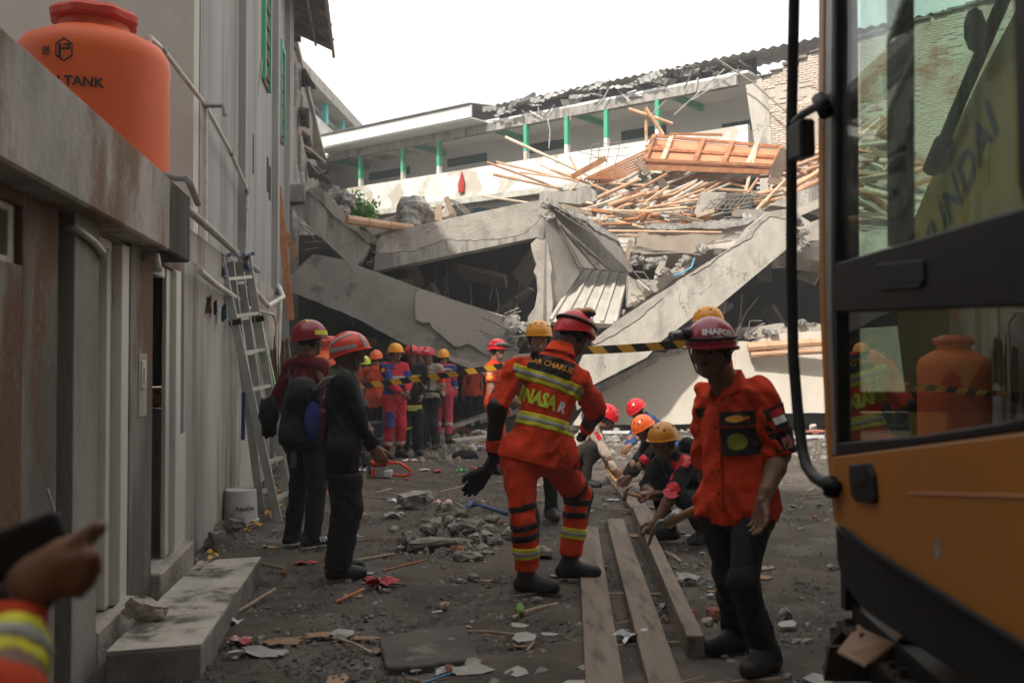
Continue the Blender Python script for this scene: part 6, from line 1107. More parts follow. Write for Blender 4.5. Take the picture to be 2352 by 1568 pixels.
seam = cloth('orange_seam', (.36, .03, .008)); torso_patch(p, .034, .52, orange, .24, 'front', 0, 'placket', .007); torso_patch(p, .004, .52, seam, .24, 'front', .018, 'seam', .0085); torso_patch(p, .135, .05, orange, .455, 'front', .095, 'pocket_flap', .007); torso_patch(p, .14, .005, seam, .43, 'front', .095, 'seam', .0085)
for i_ in range(5): torso_patch(p, 0, 0, blackp, .06+i_*.1, 'front', .004, 'button', .01, disc(.007, 8))
torso_patch(p, .135, .065, mat('black_patch', (0, 0, 0)), .40, 'front', .095, 'badge_patch', .009); torso_patch(p, 0, 0, yelp, .40, 'front', .095, 'wing_badge', .0115, disc(.045, 16, .35)); torso_patch(p, .14, .125, mat('black_patch', (0, 0, 0)), .295, 'front', .095, 'badge_patch', .009); torso_patch(p, 0, 0, mat('olive_badge', (.3, .3, .03), None, 20, .7), .295, 'front', .095, 'round_badge', .012, disc(.04, 18))
torso_patch(p, .06, .045, mat('black_patch', (0, 0, 0)), .42, 'front', -.13, 'badge_patch', .009)
nA = Vector((.45, -1, .15)); arm_patch(p, 'L', .42, .12, .105, mat('black_patch', (0, 0, 0)), nA, 'flag_patch', None, .008); arm_patch(p, 'L', .34, .075, .033, hred, nA, 'flag_red', None, .011); arm_patch(p, 'L', .46, .075, .033, whitep, nA, 'flag_white', None, .011); arm_patch(p, 'L', .82, .12, .12, mat('black_patch', (0, 0, 0)), nA, 'badge_patch', None, .008); arm_patch(p, 'L', .82, 0, 0, mat('pink_badge', (.42, .16, .13), None, 8, .7), nA, 'star_badge', disc(.036, 5), .011)
hp_ = p['hpt']; q = hp_(1.15, math.pi/2-.75, 1.02); m = MB(); dl = Vector((-.75, -.62, -.12)).normalized(); m.tube([q-dl*.02, q+dl*.05], .028, 10); lmp = lobj('headlamp', m, blackp, p['helmet']); m = MB(); m.tube([q+dl*.03, q+dl*.115], .023, 12); lobj('lamp_barrel', m, mat('lamp_metal', (.2, .2, .2), None, 5, .3, metal=.7), lmp); m = MB(); m.tube([hp_(1.35, a, 1.015) for a in np.linspace(0, 6.28, 24)], .008, 5); lobj('lamp_strap', m, blackp, lmp)
ly = Vector(hp_(1.1, math.pi/2+.75, 1)); nn = (ly-L_['head']).normalized(); nn.z *= .4; nn.normalize(); xx = Vz.cross(nn).normalized(); decal(p['helmet'], p['helmet'], 'lettering', whitep, *text_mesh('INAFOR', .042, .002), ly, xx, nn.cross(xx), nn, .004); decal(p['helmet'], p['helmet'], 'lettering', whitep, *text_mesh('JATIM', .024, .001), ly-Vz*.032, xx, nn.cross(xx), nn, .004)
# hoe in his hidden hand
ho = thing('hoe', 'hoe with wooden shaft and bright steel claw held behind the man in the orange shirt', 'hoe', W(1520, 1225, 5.6))
m = MB(); a, c = W(1660, 1140, 5.05), W(1535, 1200, 5.6); m.tube([a, a.lerp(c, .5), c], .024, 10); m.build('shaft', mat('shaft_wood', (.3, .16, .07), (.24, .12, .05), 4, .6, .05, stretch=(4, 4, 4)), ho, smooth=True)
m = MB(); m.tube([W(1560, 1180, 5.5), W(1534, 1200, 5.62)], .034, 10); m.build('socket', silver, ho, smooth=True)
for i in range(3): m = MB(); m.tube([W(1545, 1196+4*i, 5.6), W(1515, 1196+5*i, 5.62+.02*i), W(1500, 1215+3*i, 5.64+.02*i), W(1490, 1248+2*i, 5.66+.02*i)], [.012, .012, .011, .006], 6); m.build('tine', silver, ho, smooth=True)
# 18 person behind him
b = Vector((W(1672, 832, 9.3)[0], 9.3, .14)); p = person('person with golden helmet and orange vest standing behind the man with the headlamp', stand(b, 165, 1.8, hphi=160, lean=.12), dict(shirt=tanl, trou=brown, helmet=dict(mat=hyel, s=1.03, vents=DOTS), res=.012, seed=52, bandname='vest_sleeve', bands=(('armL', .45, .26, orange),))); arm_patch(p, 'L', .42, 0, 0, mat('blue_badge', (.05, .25, .45), None, 6, .6), Vector((.3, -1, 0)), 'badge', disc(.05, 12, 1.2), .012); arm_patch(p, 'L', .72, 0, 0, darkp, Vector((.3, -1, 0)), 'lettering', text_mesh('SAR', .06, .002), .012)
S = p['S']; Lx = p['L']; X = -S.plane(Lx['pel']+Lx['up']*.18, Lx['up']); fobj('vest', np.maximum(np.maximum(S.F, p['Tor'].F-.02)-.006, X), S.lo, S.h, orange, p['shirt'])
m = MB(); m.box(b.x-.3, b.x+.3, 9.05, 9.55, -.02, .14); m.build('rubble_block', conc, bevel=.02, label='low concrete block under the person with the golden helmet', cat='rubble')
# 20 nearest person: only forearm and hand reach into the picture
wr = W(44, 1392, 1.4); b = Vector((-1.12, 1.05, 0)); J = stand(b, 70, 1.72, wL=(-1.3, 1.2, .9), wR=tuple(wr), world=True); J['elR'] = W(-12, 1660, 1.25); J['wrR'] = wr
f = Fld(np.array(W(100, 1300, 1.4)-b)-.16, np.array(W(100, 1300, 1.4)-b)+.16, .006); hq_ = lambda x, y, d=0.: W(x, y, 1.4+d)-b
f.cone(hq_(40, 1400), hq_(78, 1345), .03, .031, .02); f.cone(hq_(78, 1345), hq_(148, 1300), .034, .033, .02); f.cone(hq_(92, 1318), hq_(155, 1272), .026, .022, .02)
for ch in (((150, 1270, -.01), (192, 1240, -.015), (226, 1211, -.015)), ((158, 1290, -.02), (206, 1280, -.03), (214, 1306, -.02), (190, 1318, 0)), ((156, 1312, -.015), (198, 1312, -.025), (200, 1334, -.015), (178, 1340, 0)), ((146, 1330, -.01), (182, 1336, -.02), (180, 1354, -.01), (160, 1356, 0)), ((105, 1300, .01), (142, 1262, .02), (170, 1243, .02))):
    for i in range(len(ch)-1): rr_ = .0155-.0022*i; f.cone(hq_(*ch[i]), hq_(*ch[i+1]), rr_, rr_*.88, .006)
near_hand = nets(f.F, f.lo, f.h)
p = person('out of focus rescuer in orange sleeve with yellow grey bands holding up a dark phone', J, dict(shirt=cloth('orange_cloth_near', (.5, .05, .014)), trou=orange2, skin=skind, res=.01, seed=61, sbulk=.92, curlR=1.25, handR=near_hand, hdR=Vector((.8, .3, .42)), hnR=Vector((.45, .4, -.7)), bands=(('armR', 1.55, .07, refy, refl),), helmet=dict(mat=hred)))
Lx = p['L']; wl = Lx['wrR']; d = (wl-Lx['elR']).normalized(); m = MB(); m.tube([W(48, 1388, 1.4)-b, W(70, 1356, 1.4)-b], .037, 16); lobj('watch_strap', m, blackp, p['root'])
m = MB(); m.bar(W(-80, 1310, 1.43), W(150, 1222, 1.43), .02, .07, up=(0, 0, 1)); m.build('phone', rub, bevel=.006, label='dark phone in the blurred hand beside the grey wall', cat='phone')
# ---------------------------------------------------------------- water tanks
tankm = mat('tank_orange', (.66, .105, .014), (.58, .085, .012), 1.3, .5, .05, 14, c3=(.42, .14, .07), sc3=3, lo3=.68, hi3=.76); lidm = mat('tank_lid', (.5, .04, .018), (.42, .035, .016), 2, .45, .04)
blackpr = mat('black_print', (.02, .014, .012), None, 10, .7)
def tank(c, r, H, label, text=True):
    t = thing('water_tank', label, 'water tank', c)
    m = MB(); m.lathe([(0, 0), (r, 0), (r*1.0, .04), (r*.985, H*.3), (r*.985, H*.72), (r, H*.78), (r*.98, H*.82), (r*.9, H*.86), (r*.62, H*.905), (r*.46, H*.92), (r*.45, H*.97), (0, H*.97)], c, 48, cap=False); m.build('tank_body', tankm, t, smooth='a')
    m = MB(); n = 48; prof = [(.0, .955), (.5, .955), (.56, .965), (.57, .99), (.5, 1.01), (.3, 1.03), (0, 1.03)]; vs = []
    for a, z in prof:
        for k in range(n): ph = 2*math.pi*k/n; q = 1+.045*math.cos(8*ph)*(a > .45); vs.append((c[0]+r*a*q*math.cos(ph), c[1]+r*a*q*math.sin(ph), c[2]+H*z))
    m.add(vs, [(i*n+k, i*n+(k+1) % n, (i+1)*n+(k+1) % n, (i+1)*n+k) for i in range(len(prof)-1) for k in range(n)]); m.build('lid', lidm, t, smooth='a')
    def wrap(vs, fs, a0, z0, name, mt): m = MB(); m.add([(c[0]+(r*.993+.004)*math.cos(a0+p[0]/r), c[1]+(r*.993+.004)*math.sin(a0+p[0]/r), c[2]+z0+p[1]) for p in vs], fs); return m.build(name, mt, t, recalc=False)
    if text:
        wrap(*text_mesh('N TANK', .1, .003), text[0], text[1], 'lettering', blackpr)
        hx = [(.072*math.sin(k*math.pi/3), .09*math.cos(k*math.pi/3)) for k in range(6)]; hi = [(x*.84, y*.84) for x, y in hx]; wrap(hx+hi, [(k, (k+1) % 6, 6+(k+1) % 6, 6+k) for k in range(6)], text[0]+text[2], text[3], 'emblem', blackpr)
        wrap([(-.04, .045), (.045, .045), (.045, -.0), (-.02, -.0), (-.02, -.06), (-.04, -.06), (-.02, .028), (.028, .028), (.028, .016), (-.02, .016)], [(0, 1, 7, 6), (1, 2, 8, 7), (2, 3, 9, 8), (0, 6, 9, 3), (0, 3, 4, 5)], text[0]+text[2], text[3], 'emblem_letter', blackpr)
        wrap([(-.03, -.03), (.03, -.03), (.03, .03), (-.03, .03)], [(0, 1, 2, 3)], text[0]+text[2]-.24, text[3]-.005, 'small_mark', mat('faded_print', (.3, .06, .02), (.03, .02, .015), 60, .7, lo=.45, hi=.5))
    return t
tc_ = W(214, 400, 7.75); tx = tc_.x; tank(Vector((tx, 7.75, 2.3)), .57, 1.87, 'big orange plastic water tank with black lettering on the outbuilding roof', (math.radians(-79.5), 1.19, -.15, 1.42))
tank(Vector((W(742, 832, 13.3)[0], 13.3, 0)), .45, 1.75, 'orange water tank standing behind the maroon shirt and the headscarf', None)
# ---------------------------------------------------------------- pipes
def pipe(label, pts, r, mt=pvc, joints=(), name='pipe', cat='pipe', group=None):
    t = thing(name, label, cat, pts[0]); m = MB(); m.tube(pts, r, 10); m.build('tube', mt, t, smooth='a')
    for p, q in joints: m = MB(); p = Vector(p); q = Vector(q); m.tube([p-(q-p).normalized()*.04, p+(q-p).normalized()*.06], r*1.3, 10); m.build('coupling', pvc_g, t, smooth='a')
    return t
def tw(x, y, n=.12):
    p = onp(x, y, Tf(12, n, 0), Vector((.9905, .1373, 0))); return p
A1 = W(342, 85, 7.9); A2 = W(372, 112, 8.3); A3 = tw(470, 240); A4 = tw(530, 350); A5 = tw(567, 435)
t_ = pipe('long white pipe slanting down from the roof tank along the tall grey wall', [A1-Vector((0, 0, .08)), A1, A2, A3, A4, A5, tw(567, 480)], .024, pvc, ((A2, A3), (A3, A4), (A4, A5), (A5, tw(567, 480))))
m = MB(); m.tube([tw(470, 243), tw(470, 243)+Vector((.18, 0, 0)), tw(470, 243)+Vector((.2, 0, -.1))], .024, 8); m.build('stub_elbow', pvc_g, t_, smooth='a')
pipe('white vertical pipe dropping from the slanting pipe beside the cream render', [tw(471, 250), tw(471, 500, .1), tw(470, 585, .1)], .026); pipe('thin white pipe running down the tall grey wall to the ladder top', [tw(567, 470), tw(563, 620, .08)], .016)
pipe('grey elbow pipe leaving the tank outlet over the stained parapet', [W(378, 402, 7.6), W(395, 408, 7.3), W(428, 410, 7.2), W(436, 422, 7.2), W(455, 468, 7.6)], .026, pvc_g)
pipe('grey pipe running along the top of the outbuilding wall', [Lf(5.9, -.02, 2.55), Lf(6.6, .02, 2.54), Lf(8.0, .05, 2.5), Lf(9.2, .06, 2.47), Lf(11, .06, 2.46)], .03, mat('aged_pvc', (.36, .34, .31), (.27, .25, .22), 6, .5))
pipe('white pipe along the wall under the eaves of the outbuilding', [Lf(7.1, .1, 2.1), Lf(8.1, .06, 2.08), Lf(9.5, .05, 2.05)], .024)
pipe('thick white pipe curving from the ladder to a downpipe by the boards', [Lf(9.6, .1, 2.25), Lf(11.5, .12, 2.1), Lf(13.2, .14, 2.32), W(640, 657, 13.8), W(645, 662, 13.8), W(640, 780, 13.8), W(632, 1000, 13.6), W(628, 1060, 13.4)], .03, pvc, ((W(640, 668, 13.8), W(640, 700, 13.8)), (W(638, 850, 13.7), W(636, 880, 13.7))))
pipe('thin white pipe bending down the pale wall behind the ladder', [Lf(9.9, .07, 2.0), Lf(12.5, .08, 2.05), Lf(12.9, .08, 1.95), Lf(12.9, .08, 1.0), Lf(12.9, .08, .3)], .02)
m = MB(); m.tube([W(602, 140, 15.4), W(590, 230, 15.0), W(572, 300, 14.6), W(565, 310, 14.4)], .016, 6); m.build('hanging_cable', pvc_g, smooth=True, label='dark cable hanging down the tall grey wall under the green window', cat='cable')
# ---------------------------------------------------------------- ladder
ald = mat('ladder_aluminium', (.5, .5, .48), (.4, .4, .38), 6, .35, .05, metal=.55); bluep = mat('blue_plastic_worn', (.03, .06, .15), (.36, .34, .28), 14, .6, lo=.48, hi=.54)
ld = thing('ladder', 'aluminium folding ladder with chipped blue top leaning on the outbuilding wall', 'ladder', G(650, 1187))
fr_ = [((505, 590, 8.95), (640, 1190, 9.05)), ((566, 585, 9.35), (668, 1165, 9.55)), ((528, 600, 9.2), (600, 1150, 9.6)), ((548, 600, 9.45), (628, 1130, 9.9))]
R_ = []
for a, c in fr_:
    a = W(*a); c = W(*c); c.z = 0; R_.append((a, c)); m = MB(); m.bar(a, c, .03, .075, up=(1, .3, 0)); m.build('rail', ald, ld, bevel=.004)
for i, j in ((0, 1), (2, 3)):
    for k in range(7):
        t = (k+.6)/7.2; m = MB(); m.bar(R_[i][0].lerp(R_[i][1], t), R_[j][0].lerp(R_[j][1], t), .055, .028); m.build('rung', ald, ld)
m = MB(); m.bar(R_[0][0]+Vector((-.03, 0, .01)), R_[1][0]+Vector((.04, 0, .01)), .11, .035); m.bar(R_[0][0]+Vector((-.03, 0, .0)), R_[0][0]+Vector((.02, 0, -.2)), .07, .1); m.bar(R_[1][0], R_[1][0]+Vector((.01, 0, -.16)), .06, .09); m.build('top_bracket', bluep, ld, bevel=.006)
for i in (0, 1): m = MB(); p_ = R_[i][0].lerp(R_[i][1], .25); m.bar(p_-Vector((.05, 0, 0)), p_+Vector((.06, 0, .02)), .04, .05); m.build('clamp', blackp, ld)
# blue tarp rod and green board behind it
m = MB(); m.bar(W(560, 900, 9.2), W(558, 1010, 9.2), .03, .03); m.build('blue_rod', mat('blue_rod', (.02, .05, .2), None, 4, .5), label='short dark blue rod standing between the ladder and the wall', cat='rod')
m = MB(); m.prism([W(*p, 10.6) for p in ((565, 660), (585, 670), (660, 1010), (665, 1120), (650, 1130))], (0, .05, 0)); m.build('green_panel', mat('green_panel', (.2, .36, .12), (.3, .44, .3), 3, .7), label='narrow pale green panel standing behind the ladder', cat='panel')
# hanging clothes
cl_rs = random.Random(77)
for k, (x0, y0, x1, y1, Y, c, lab) in enumerate(((473, 680, 488, 715, 8.0, (.34, .2, .13), 'small tan rag hanging on a nail beside the ladder'), (490, 690, 497, 720, 8.2, (.02, .02, .025), 'small black bag hanging on a nail beside the ladder'), (508, 700, 518, 735, 8.5, (.02, .13, .19), 'teal cloth hanging on the wall against the ladder rail'),
        (618, 800, 636, 920, 12.6, (.34, .2, .14), 'pinkish towel hanging behind the ladder'), (626, 770, 640, 905, 13, (.3, .24, .16), 'folded khaki cloth hanging beside the pinkish towel'), (642, 780, 668, 880, 13.0, (.27, .22, .16), 'khaki jacket hanging beside the white downpipe'), (594, 745, 606, 790, 12, (.03, .04, .14), 'dark blue rag hanging above the towels'))):
    m = MB(); n = 9; vs = []; 
    for j in range(8):
        for i in range(n): u = i/(n-1); v = j/7; wv = .6+.4*min(1, v*2.2); p_ = W(x0+(x1-x0)*(.5+(u-.5)*wv), y0+(y1-y0)*v+4*math.sin(u*6), Y+.05*math.sin(u*14+k)*(.3+v)+.03*math.sin(v*5)); vs.append(p_)
    fs = [(j*n+i, j*n+i+1, (j+1)*n+i+1, (j+1)*n+i) for j in range(7) for i in range(n-1)]; m.add(vs, fs); k0 = len(m.v); m.add([v+Vector((0, .03, 0)) for v in vs], [tuple(reversed(f)) for f in fs]); m.build('hanging_cloth', cloth('rag_%d' % k, c), smooth=True, recalc=False, label=lab, cat='cloth')
# ---------------------------------------------------------------- bucket, stones, tape remains by the wall
bk = thing('bucket', 'dirty white bucket standing upside down beside the outbuilding wall', 'bucket', G(552, 1200)); c = G(552, 1200)
bm_ = mat('bucket_plastic', (.52, .52, .5), (.44, .43, .4), 4, .5, .05, c3=(.16, .13, .1), sc3=4, lo3=.58, hi3=.68)
m = MB(); m.lathe([(0, 0), (.165, 0), (.168, .03), (.155, .035), (.14, .28), (.138, .30), (.125, .305), (.12, .295), (0, .295)], c, 32, cap=False); m.build('pail', bm_, bk, smooth='a')
tv, tf_ = text_mesh('PANDA', .05, .001); m = MB(); m.add([(c.x+.153*math.cos(-1.0+p[0]/.15), c.y+.153*math.sin(-1.0+p[0]/.15), c.z+.14+p[1]) for p in tv], tf_); m.build('lettering', blackpr, bk, recalc=False)
stm = mat('rubble_stone', (.26, .235, .2), (.19, .17, .145), 5, .93, .3, 25, rndv=.2); brk = mat('rubble_brick', (.3, .13, .085), (.24, .1, .07), 6, .93, .3, 30, rndv=.2); crs = random.Random(41)
def stone(x, y, w_, h_, label, mt=None, name='concrete_chunk', cat='rubble', group=None, z=0., d=None):
    p = G(x, y, z); s = p.y/FP; m = MB(); stone_mesh(m, (p.x, p.y, z-.012), (w_*s*1.15, (d or w_*.8)*s, h_*s*1.1), crs, 20, 1., .8); return m.build(name, mt or stm, None, bevel=.0, label=label, cat=cat, group=group)
stone(500, 1265, 60, 46, 'pale squarish stone on the ground in front of the upturned bucket'); stone(520, 1225, 48, 30, 'flat stone under the small block beside the bucket'); stone(538, 1218, 44, 34, 'small concrete block perched against the bucket', z=.07); stone(495, 1225, 34, 26, 'rounded stone next to the outbuilding wall near the bucket')
stone(332, 1420, 108, 52, 'rough pale stone lying on the tiled step', conc, z=.15, d=60)
def strip(pts, w_, mt, label, name='barrier_tape', cat='tape', group=None):
    m = MB(); m.cm = 0; pts = [Vector(p) for p in pts]; vs = []
    for i, p in enumerate(pts):
        d = (pts[min(i+1, len(pts)-1)]-pts[max(i-1, 0)]).normalized(); s = d.cross(Vz) if abs(d.z) < .8 else Vector((1, 0, 0)); s = s.normalized()*math.cos(i*.5)*.5+Vz*.25; vs += [p-s*w_/2, p+s*w_/2]
    m.add(vs, [(2*i, 2*i+1, 2*i+3, 2*i+2) for i in range(len(pts)-1)]); return m.build(name, mt, None, label=label, cat=cat, group=group, recalc=False)
def tape_mat(name, axis, freq):
    m = bpy.data.materials.new(name); m.use_nodes = True; t = m.node_tree; b = t.nodes['Principled BSDF']; b.inputs['Roughness'].default_value = .45
    tcn = t.nodes.new('ShaderNodeTexCoord'); dt = t.nodes.new('ShaderNodeVectorMath'); dt.operation = 'DOT_PRODUCT'; dt.inputs[1].default_value = axis; t.links.new(tcn.outputs['Object'], dt.inputs[0])
    ml = t.nodes.new('ShaderNodeMath'); ml.operation = 'MULTIPLY'; ml.inputs[1].default_value = freq; fr = t.nodes.new('ShaderNodeMath'); fr.operation = 'FRACT'; gt = t.nodes.new('ShaderNodeMath'); gt.operation = 'GREATER_THAN'; gt.inputs[1].default_value = .5
    t.links.new(dt.outputs['Value'], ml.inputs[0]); t.links.new(ml.outputs[0], fr.inputs[0]); t.links.new(fr.outputs[0], gt.inputs[0]); mx = t.nodes.new('ShaderNodeMix'); mx.data_type = 'RGBA'; mx.inputs[6].default_value = (.62, .32, .02, 1); mx.inputs[7].default_value = (.015, .014, .012, 1); t.links.new(gt.outputs[0], mx.inputs[0]); t.links.new(mx.outputs[2], b.inputs['Base Color']); return m
tmat = tape_mat('tape_print', (1, 0, .9), 3.7); tms = tape_mat('tape_scrap_print', (1, 1, .5), 6)
def tape(a, c, label, sag=.05, w_=.075):
    a = Vector(a); c = Vector(c); m = MB(); n = 40; vs = []
    for i in range(n+1): t = i/n; p = a.lerp(c, t)-Vz*sag*4*t*(1-t); tw_ = .25*math.sin(t*5+1); s = Vz*math.cos(tw_)+Vector((0, 1, 0))*math.sin(tw_); vs += [p-s*w_/2, p+s*w_/2]
    m.add(vs, [(2*i, 2*i+1, 2*i+3, 2*i+2) for i in range(n)]); return m.build('barrier_tape', tmat, None, label=label, cat='tape', recalc=False, origin=(a.x, a.y, a.z))
tape(W(640, 902, 12.9), W(1290, 815, 12.2), 'black and yellow barrier tape stretched in front of the firefighters', .06); tape(W(1290, 806, 8.9), W(1690, 777, 9.0), 'black and yellow barrier tape stretched behind the crimson helmet', .02)
for k, (pts, lab) in enumerate(((((628, 1150), (640, 1135), (645, 1165), (625, 1185), (600, 1190)), 'loop of barrier tape caught at the foot of the ladder'), (((600, 1205), (575, 1200), (560, 1222), (590, 1215)), 'crumpled barrier tape end lying beside the bucket'), (((455, 1300), (480, 1285), (500, 1272), (478, 1268)), 'dirty barrier tape scrap lying on the back of the tiled step'))):
    q = [G(x, y, .17 if k == 2 else .03)+Vz*(.1*(i % 2) if k == 0 else .015*(i % 2)) for i, (x, y) in enumerate(pts)]; q2 = []
    for i in range(len(q)-1): q2 += [q[i].lerp(q[i+1], t/4) for t in range(4)]
    strip(q2+[q[-1]], .07, tms, lab)
# ---------------------------------------------------------------- timber planks on the ground
pwm = mat('plank_wood', (.22, .175, .135), (.15, .118, .09), 2, .85, .2, 30, stretch=(5, .6, 5), c3=(.1, .075, .055), sc3=4, lo3=.53, hi3=.68, speck=.3)
def plank(a, c, w_, h_, label): 
    a = G(*a, 0); c = G(*c, 0); m = MB(); m.bar(a+Vz*(h_/2-.002), c+Vz*(h_/2-.002), w_, h_); o = m.build('plank', pwm, None, bevel=.004, label=label, cat='plank'); return o
plank((1350, 1220), (1395, 1640), .17, .045, 'flat wide plank under the boot of the orange uniformed rescuer'); plank((1412, 1205), (1530, 1600), .15, .06, 'long weathered plank with nail holes lying between two others'); plank((1462, 1192), (1598, 1520), .085, .13, 'thick squared beam lying on edge beside the crouching man with the hammer'); plank((1405, 1098), (1500, 1215), .17, .06, 'pale board being measured by the crouching group')
for k in range(5): pass
m = MB(); m.bar(W(1388, 1070, 11.9), G(1422, 1112, .07), .025, .006); m.build('tape_measure', tapey, label='yellow tape measure laid along the pale board', cat='tape measure')
hm = thing('hammer', 'claw hammer with orange wooden handle held over the planks', 'hammer', W(1440, 1140, 7.95)); m = MB(); m.tube([W(1440, 1133, 7.9), W(1480, 1142, 7.93), W(1515, 1146, 7.97)], [.012, .015, .013], 8); m.build('handle', mat('hammer_wood', (.5, .2, .04), None, 4, .5), hm, smooth=True)
m = MB(); m.tube([W(1434, 1150, 7.9), W(1436, 1132, 7.9), W(1442, 1121, 7.9), W(1454, 1116, 7.9)], [.018, .017, .013, .004], 8); m.build('head', steel, hm, smooth=True)
# blue tool near the rubble
m = MB(); m.tube([G(1070, 1165, .04), G(1100, 1158, .06), G(1165, 1180, .03)], .018, 8); m.tube([G(1068, 1172, .03), G(1085, 1152, .09)], .022, 8); m.build('bolt_cutter', mat('blue_steel', (.03, .06, .16), None, 5, .5), smooth=True, label='blue handled long tool lying behind the small rubble heap', cat='tool')
# ---------------------------------------------------------------- chainsaw
cs = thing('chainsaw', 'orange chainsaw with grey engine lying in front of the red and blue suit', 'chainsaw', G(875, 1102)); c = G(872, 1100)
def cbx(name, mt, x0, x1, y0, y1, z0, z1, bevel=.012): m = MB(); m.box(c.x+x0, c.x+x1, c.y+y0, c.y+y1, z0, z1); return m.build(name, mt, cs, bevel=bevel)
sawo = plast('saw_orange', (.62, .05, .012)); cbx('engine', mat('saw_grey', (.3, .3, .28), (.12, .12, .11), 40, .6), -.16, .1, -.09, .09, .02, .16); cbx('top_cover', sawo, -.12, .12, -.1, .1, .16, .25, .03); cbx('starter', sawo, -.12, -.04, -.105, -.09, .05, .13, .006); cbx('clutch_cover', mat('saw_alu', (.5, .5, .48), None, 6, .4), .06, .16, -.1, .08, .03, .12)
m = MB(); m.tube([c+Vector(v) for v in ((.1, 0, .2), (.25, 0, .2), (.37, 0, .12), (.38, 0, .06), (.3, 0, .04), (.14, 0, .05))], .02, 8); m.build('rear_handle', sawo, cs, smooth=True)
m = MB(); m.tube([c+Vector(v) for v in ((-.1, -.1, .08), (-.14, -.1, .28), (-.08, -.02, .33), (-.04, .1, .3), (-.08, .1, .08))], .014, 8); m.build('front_handle', blackp, cs, smooth=True); m = MB(); m.prism([c+Vector(v) for v in ((-.2, -.08, .14), (-.24, -.08, .34), (-.18, -.06, .34), (-.15, -.06, .16))], (0, .14, 0)); m.build('hand_guard', blackp, cs)
# generator / tool frame
gn = thing('generator', 'small blue motor unit in a chrome tube frame beside the chainsaw', 'generator', G(852, 1045)); c = G(845, 1050); m = MB()
for y in (-.18, .18): m.tube([c+Vector(v) for v in ((-.3, y, .02), (.3, y, .02), (.3, y, .3), (-.3, y, .3), (-.3, y, .02))], .014, 6)
for x in (-.3, .3): m.tube([c+Vector((x, -.18, .3)), c+Vector((x, .18, .3))], .014, 6)
m.build('frame', mat('chrome', (.5, .5, .5), None, 5, .25, metal=.9), gn, smooth=True); m = MB(); m.box(c.x-.02, c.x+.22, c.y-.12, c.y+.12, .2, .55); m.build('motor', mat('motor_blue', (.02, .035, .06), (.03, .05, .08), 8, .5), gn, bevel=.03); m = MB(); m.lathe([(0, 0), (.16, 0), (.16, .12), (0, .12)], n=18, cap=False, fr=lambda x, y, z: c+Vector((-.14+x, -.05+z, .2+y))); m.build('reel', mat('reel_brown', (.12, .05, .03), None, 8, .6), gn)
for x, y in ((0, -.121),): m = MB(); m.box(c.x+.03, c.x+.1, c.y-.126, c.y-.12, .42, .47); m.build('plate', whitep, gn)
m = MB(); m.tube([G(830, 1063, .05)-Vector((.08, 0, 0)), G(830, 1063, .05)+Vector((.1, .02, 0))], .055, 14); m.build('blue_can', mat('can_blue', (.03, .07, .3), None, 6, .4), smooth='a', label='blue tin can lying on its side by the generator frame', cat='can')
m = MB(); m.tube([G(850, 1020, .25), G(880, 1035, .12), G(905, 1052, .03)], .012, 6); m.build('red_hose', mat('hose_maroon', (.12, .02, .02), None, 6, .5), smooth=True, label='dark red hose running from the generator to the boots', cat='hose')
# ---------------------------------------------------------------- rubble heap in the middle and named litter
HP = [(1000, 1215, 40, 30, None), (1065, 1262, 44, 26, None), (1120, 1240, 50, 30, None), (975, 1205, 36, 22, None), (955, 1170, 88, 44, 'large angular concrete chunk behind the small rubble heap'), (1020, 1180, 42, 30, None), (1055, 1188, 50, 34, None), (1012, 1200, 50, 26, None), (985, 1230, 50, 34, 'square concrete lump at the left end of the small rubble heap'), (1050, 1228, 52, 30, None), (1078, 1225, 66, 40, 'brick shaped block tilted on top of the small rubble heap'), (1010, 1255, 150, 26, 'long flat concrete slab across the front of the small rubble heap'),
      (935, 1255, 50, 40, None), (1090, 1250, 46, 30, None), (1120, 1225, 50, 24, None), (1110, 1265, 40, 22, None), (1075, 1290, 70, 30, 'flat pale slab piece in front of the small rubble heap'), (1130, 1205, 40, 26, None), (1180, 1240, 60, 30, 'rounded concrete piece behind the orange trouser leg'), (1095, 1210, 36, 26, None), (1140, 1250, 40, 20, None), (1035, 1205, 34, 26, None), (905, 1220, 30, 14, None), (960, 1250, 34, 24, None)]
for x, y, w_, h_, lab in HP: stone(x, y, w_, h_, lab or 'grey concrete chunk in the small rubble heap', group=None if lab else 'chunks of the small rubble heap', d=w_*(.45 if w_ > 100 else .8))
stone(1245, 1285, 55, 34, 'grey stone between the two orange trouser legs'); stone(1085, 1330, 34, 18, 'small concrete chunk beside a curled card strip'); stone(1115, 1275, 40, 16, 'low flat stone at the right end of the small rubble heap'); stone(1055, 1280, 44, 30, 'red brown brick half standing in front of the long flat slab', brk, 'brick_piece', 'brick'); stone(1640, 1412, 36, 22, 'red brick piece on the ground beside the black trousers', brk, 'brick_piece', 'brick'); stone(815, 1170, 44, 30, 'half block on the ground beside the black trousers of the woman')
m = MB(); m.prism([G(x, y, .035) for x, y in jag([zL(345, 1285), zL(600, 1215), zL(900, 1195), zL(985, 1400), zL(640, 1450), zL(392, 1462)], 1.5, 14, crs)], (0, 0, -.06)); m.build('slab', mat('wet_slab', (.1, .085, .066), (.06, .05, .04), 2.2, .8, .4, 24, c3=(.16, .14, .115), sc3=3, speck=.3), bevel=.008, label='low flat grey slab sunk in the dirt of the foreground', cat='slab'); stone(1085, 1535, 46, 26, 'reddish stone at the corner of the flat sunk slab'); stone(600, 1480, 30, 26, 'fist sized stone beside crumpled plastic near the tiled step'); stone(1805, 1420, 40, 30, 'stone on the dirt between the black shoe and the track')
for (x, y, w_, h_) in ((500, 1120, 40, 40),): stone(x, y, w_, h_, 'crumbled render at the foot of the outbuilding wall', conc_raw)
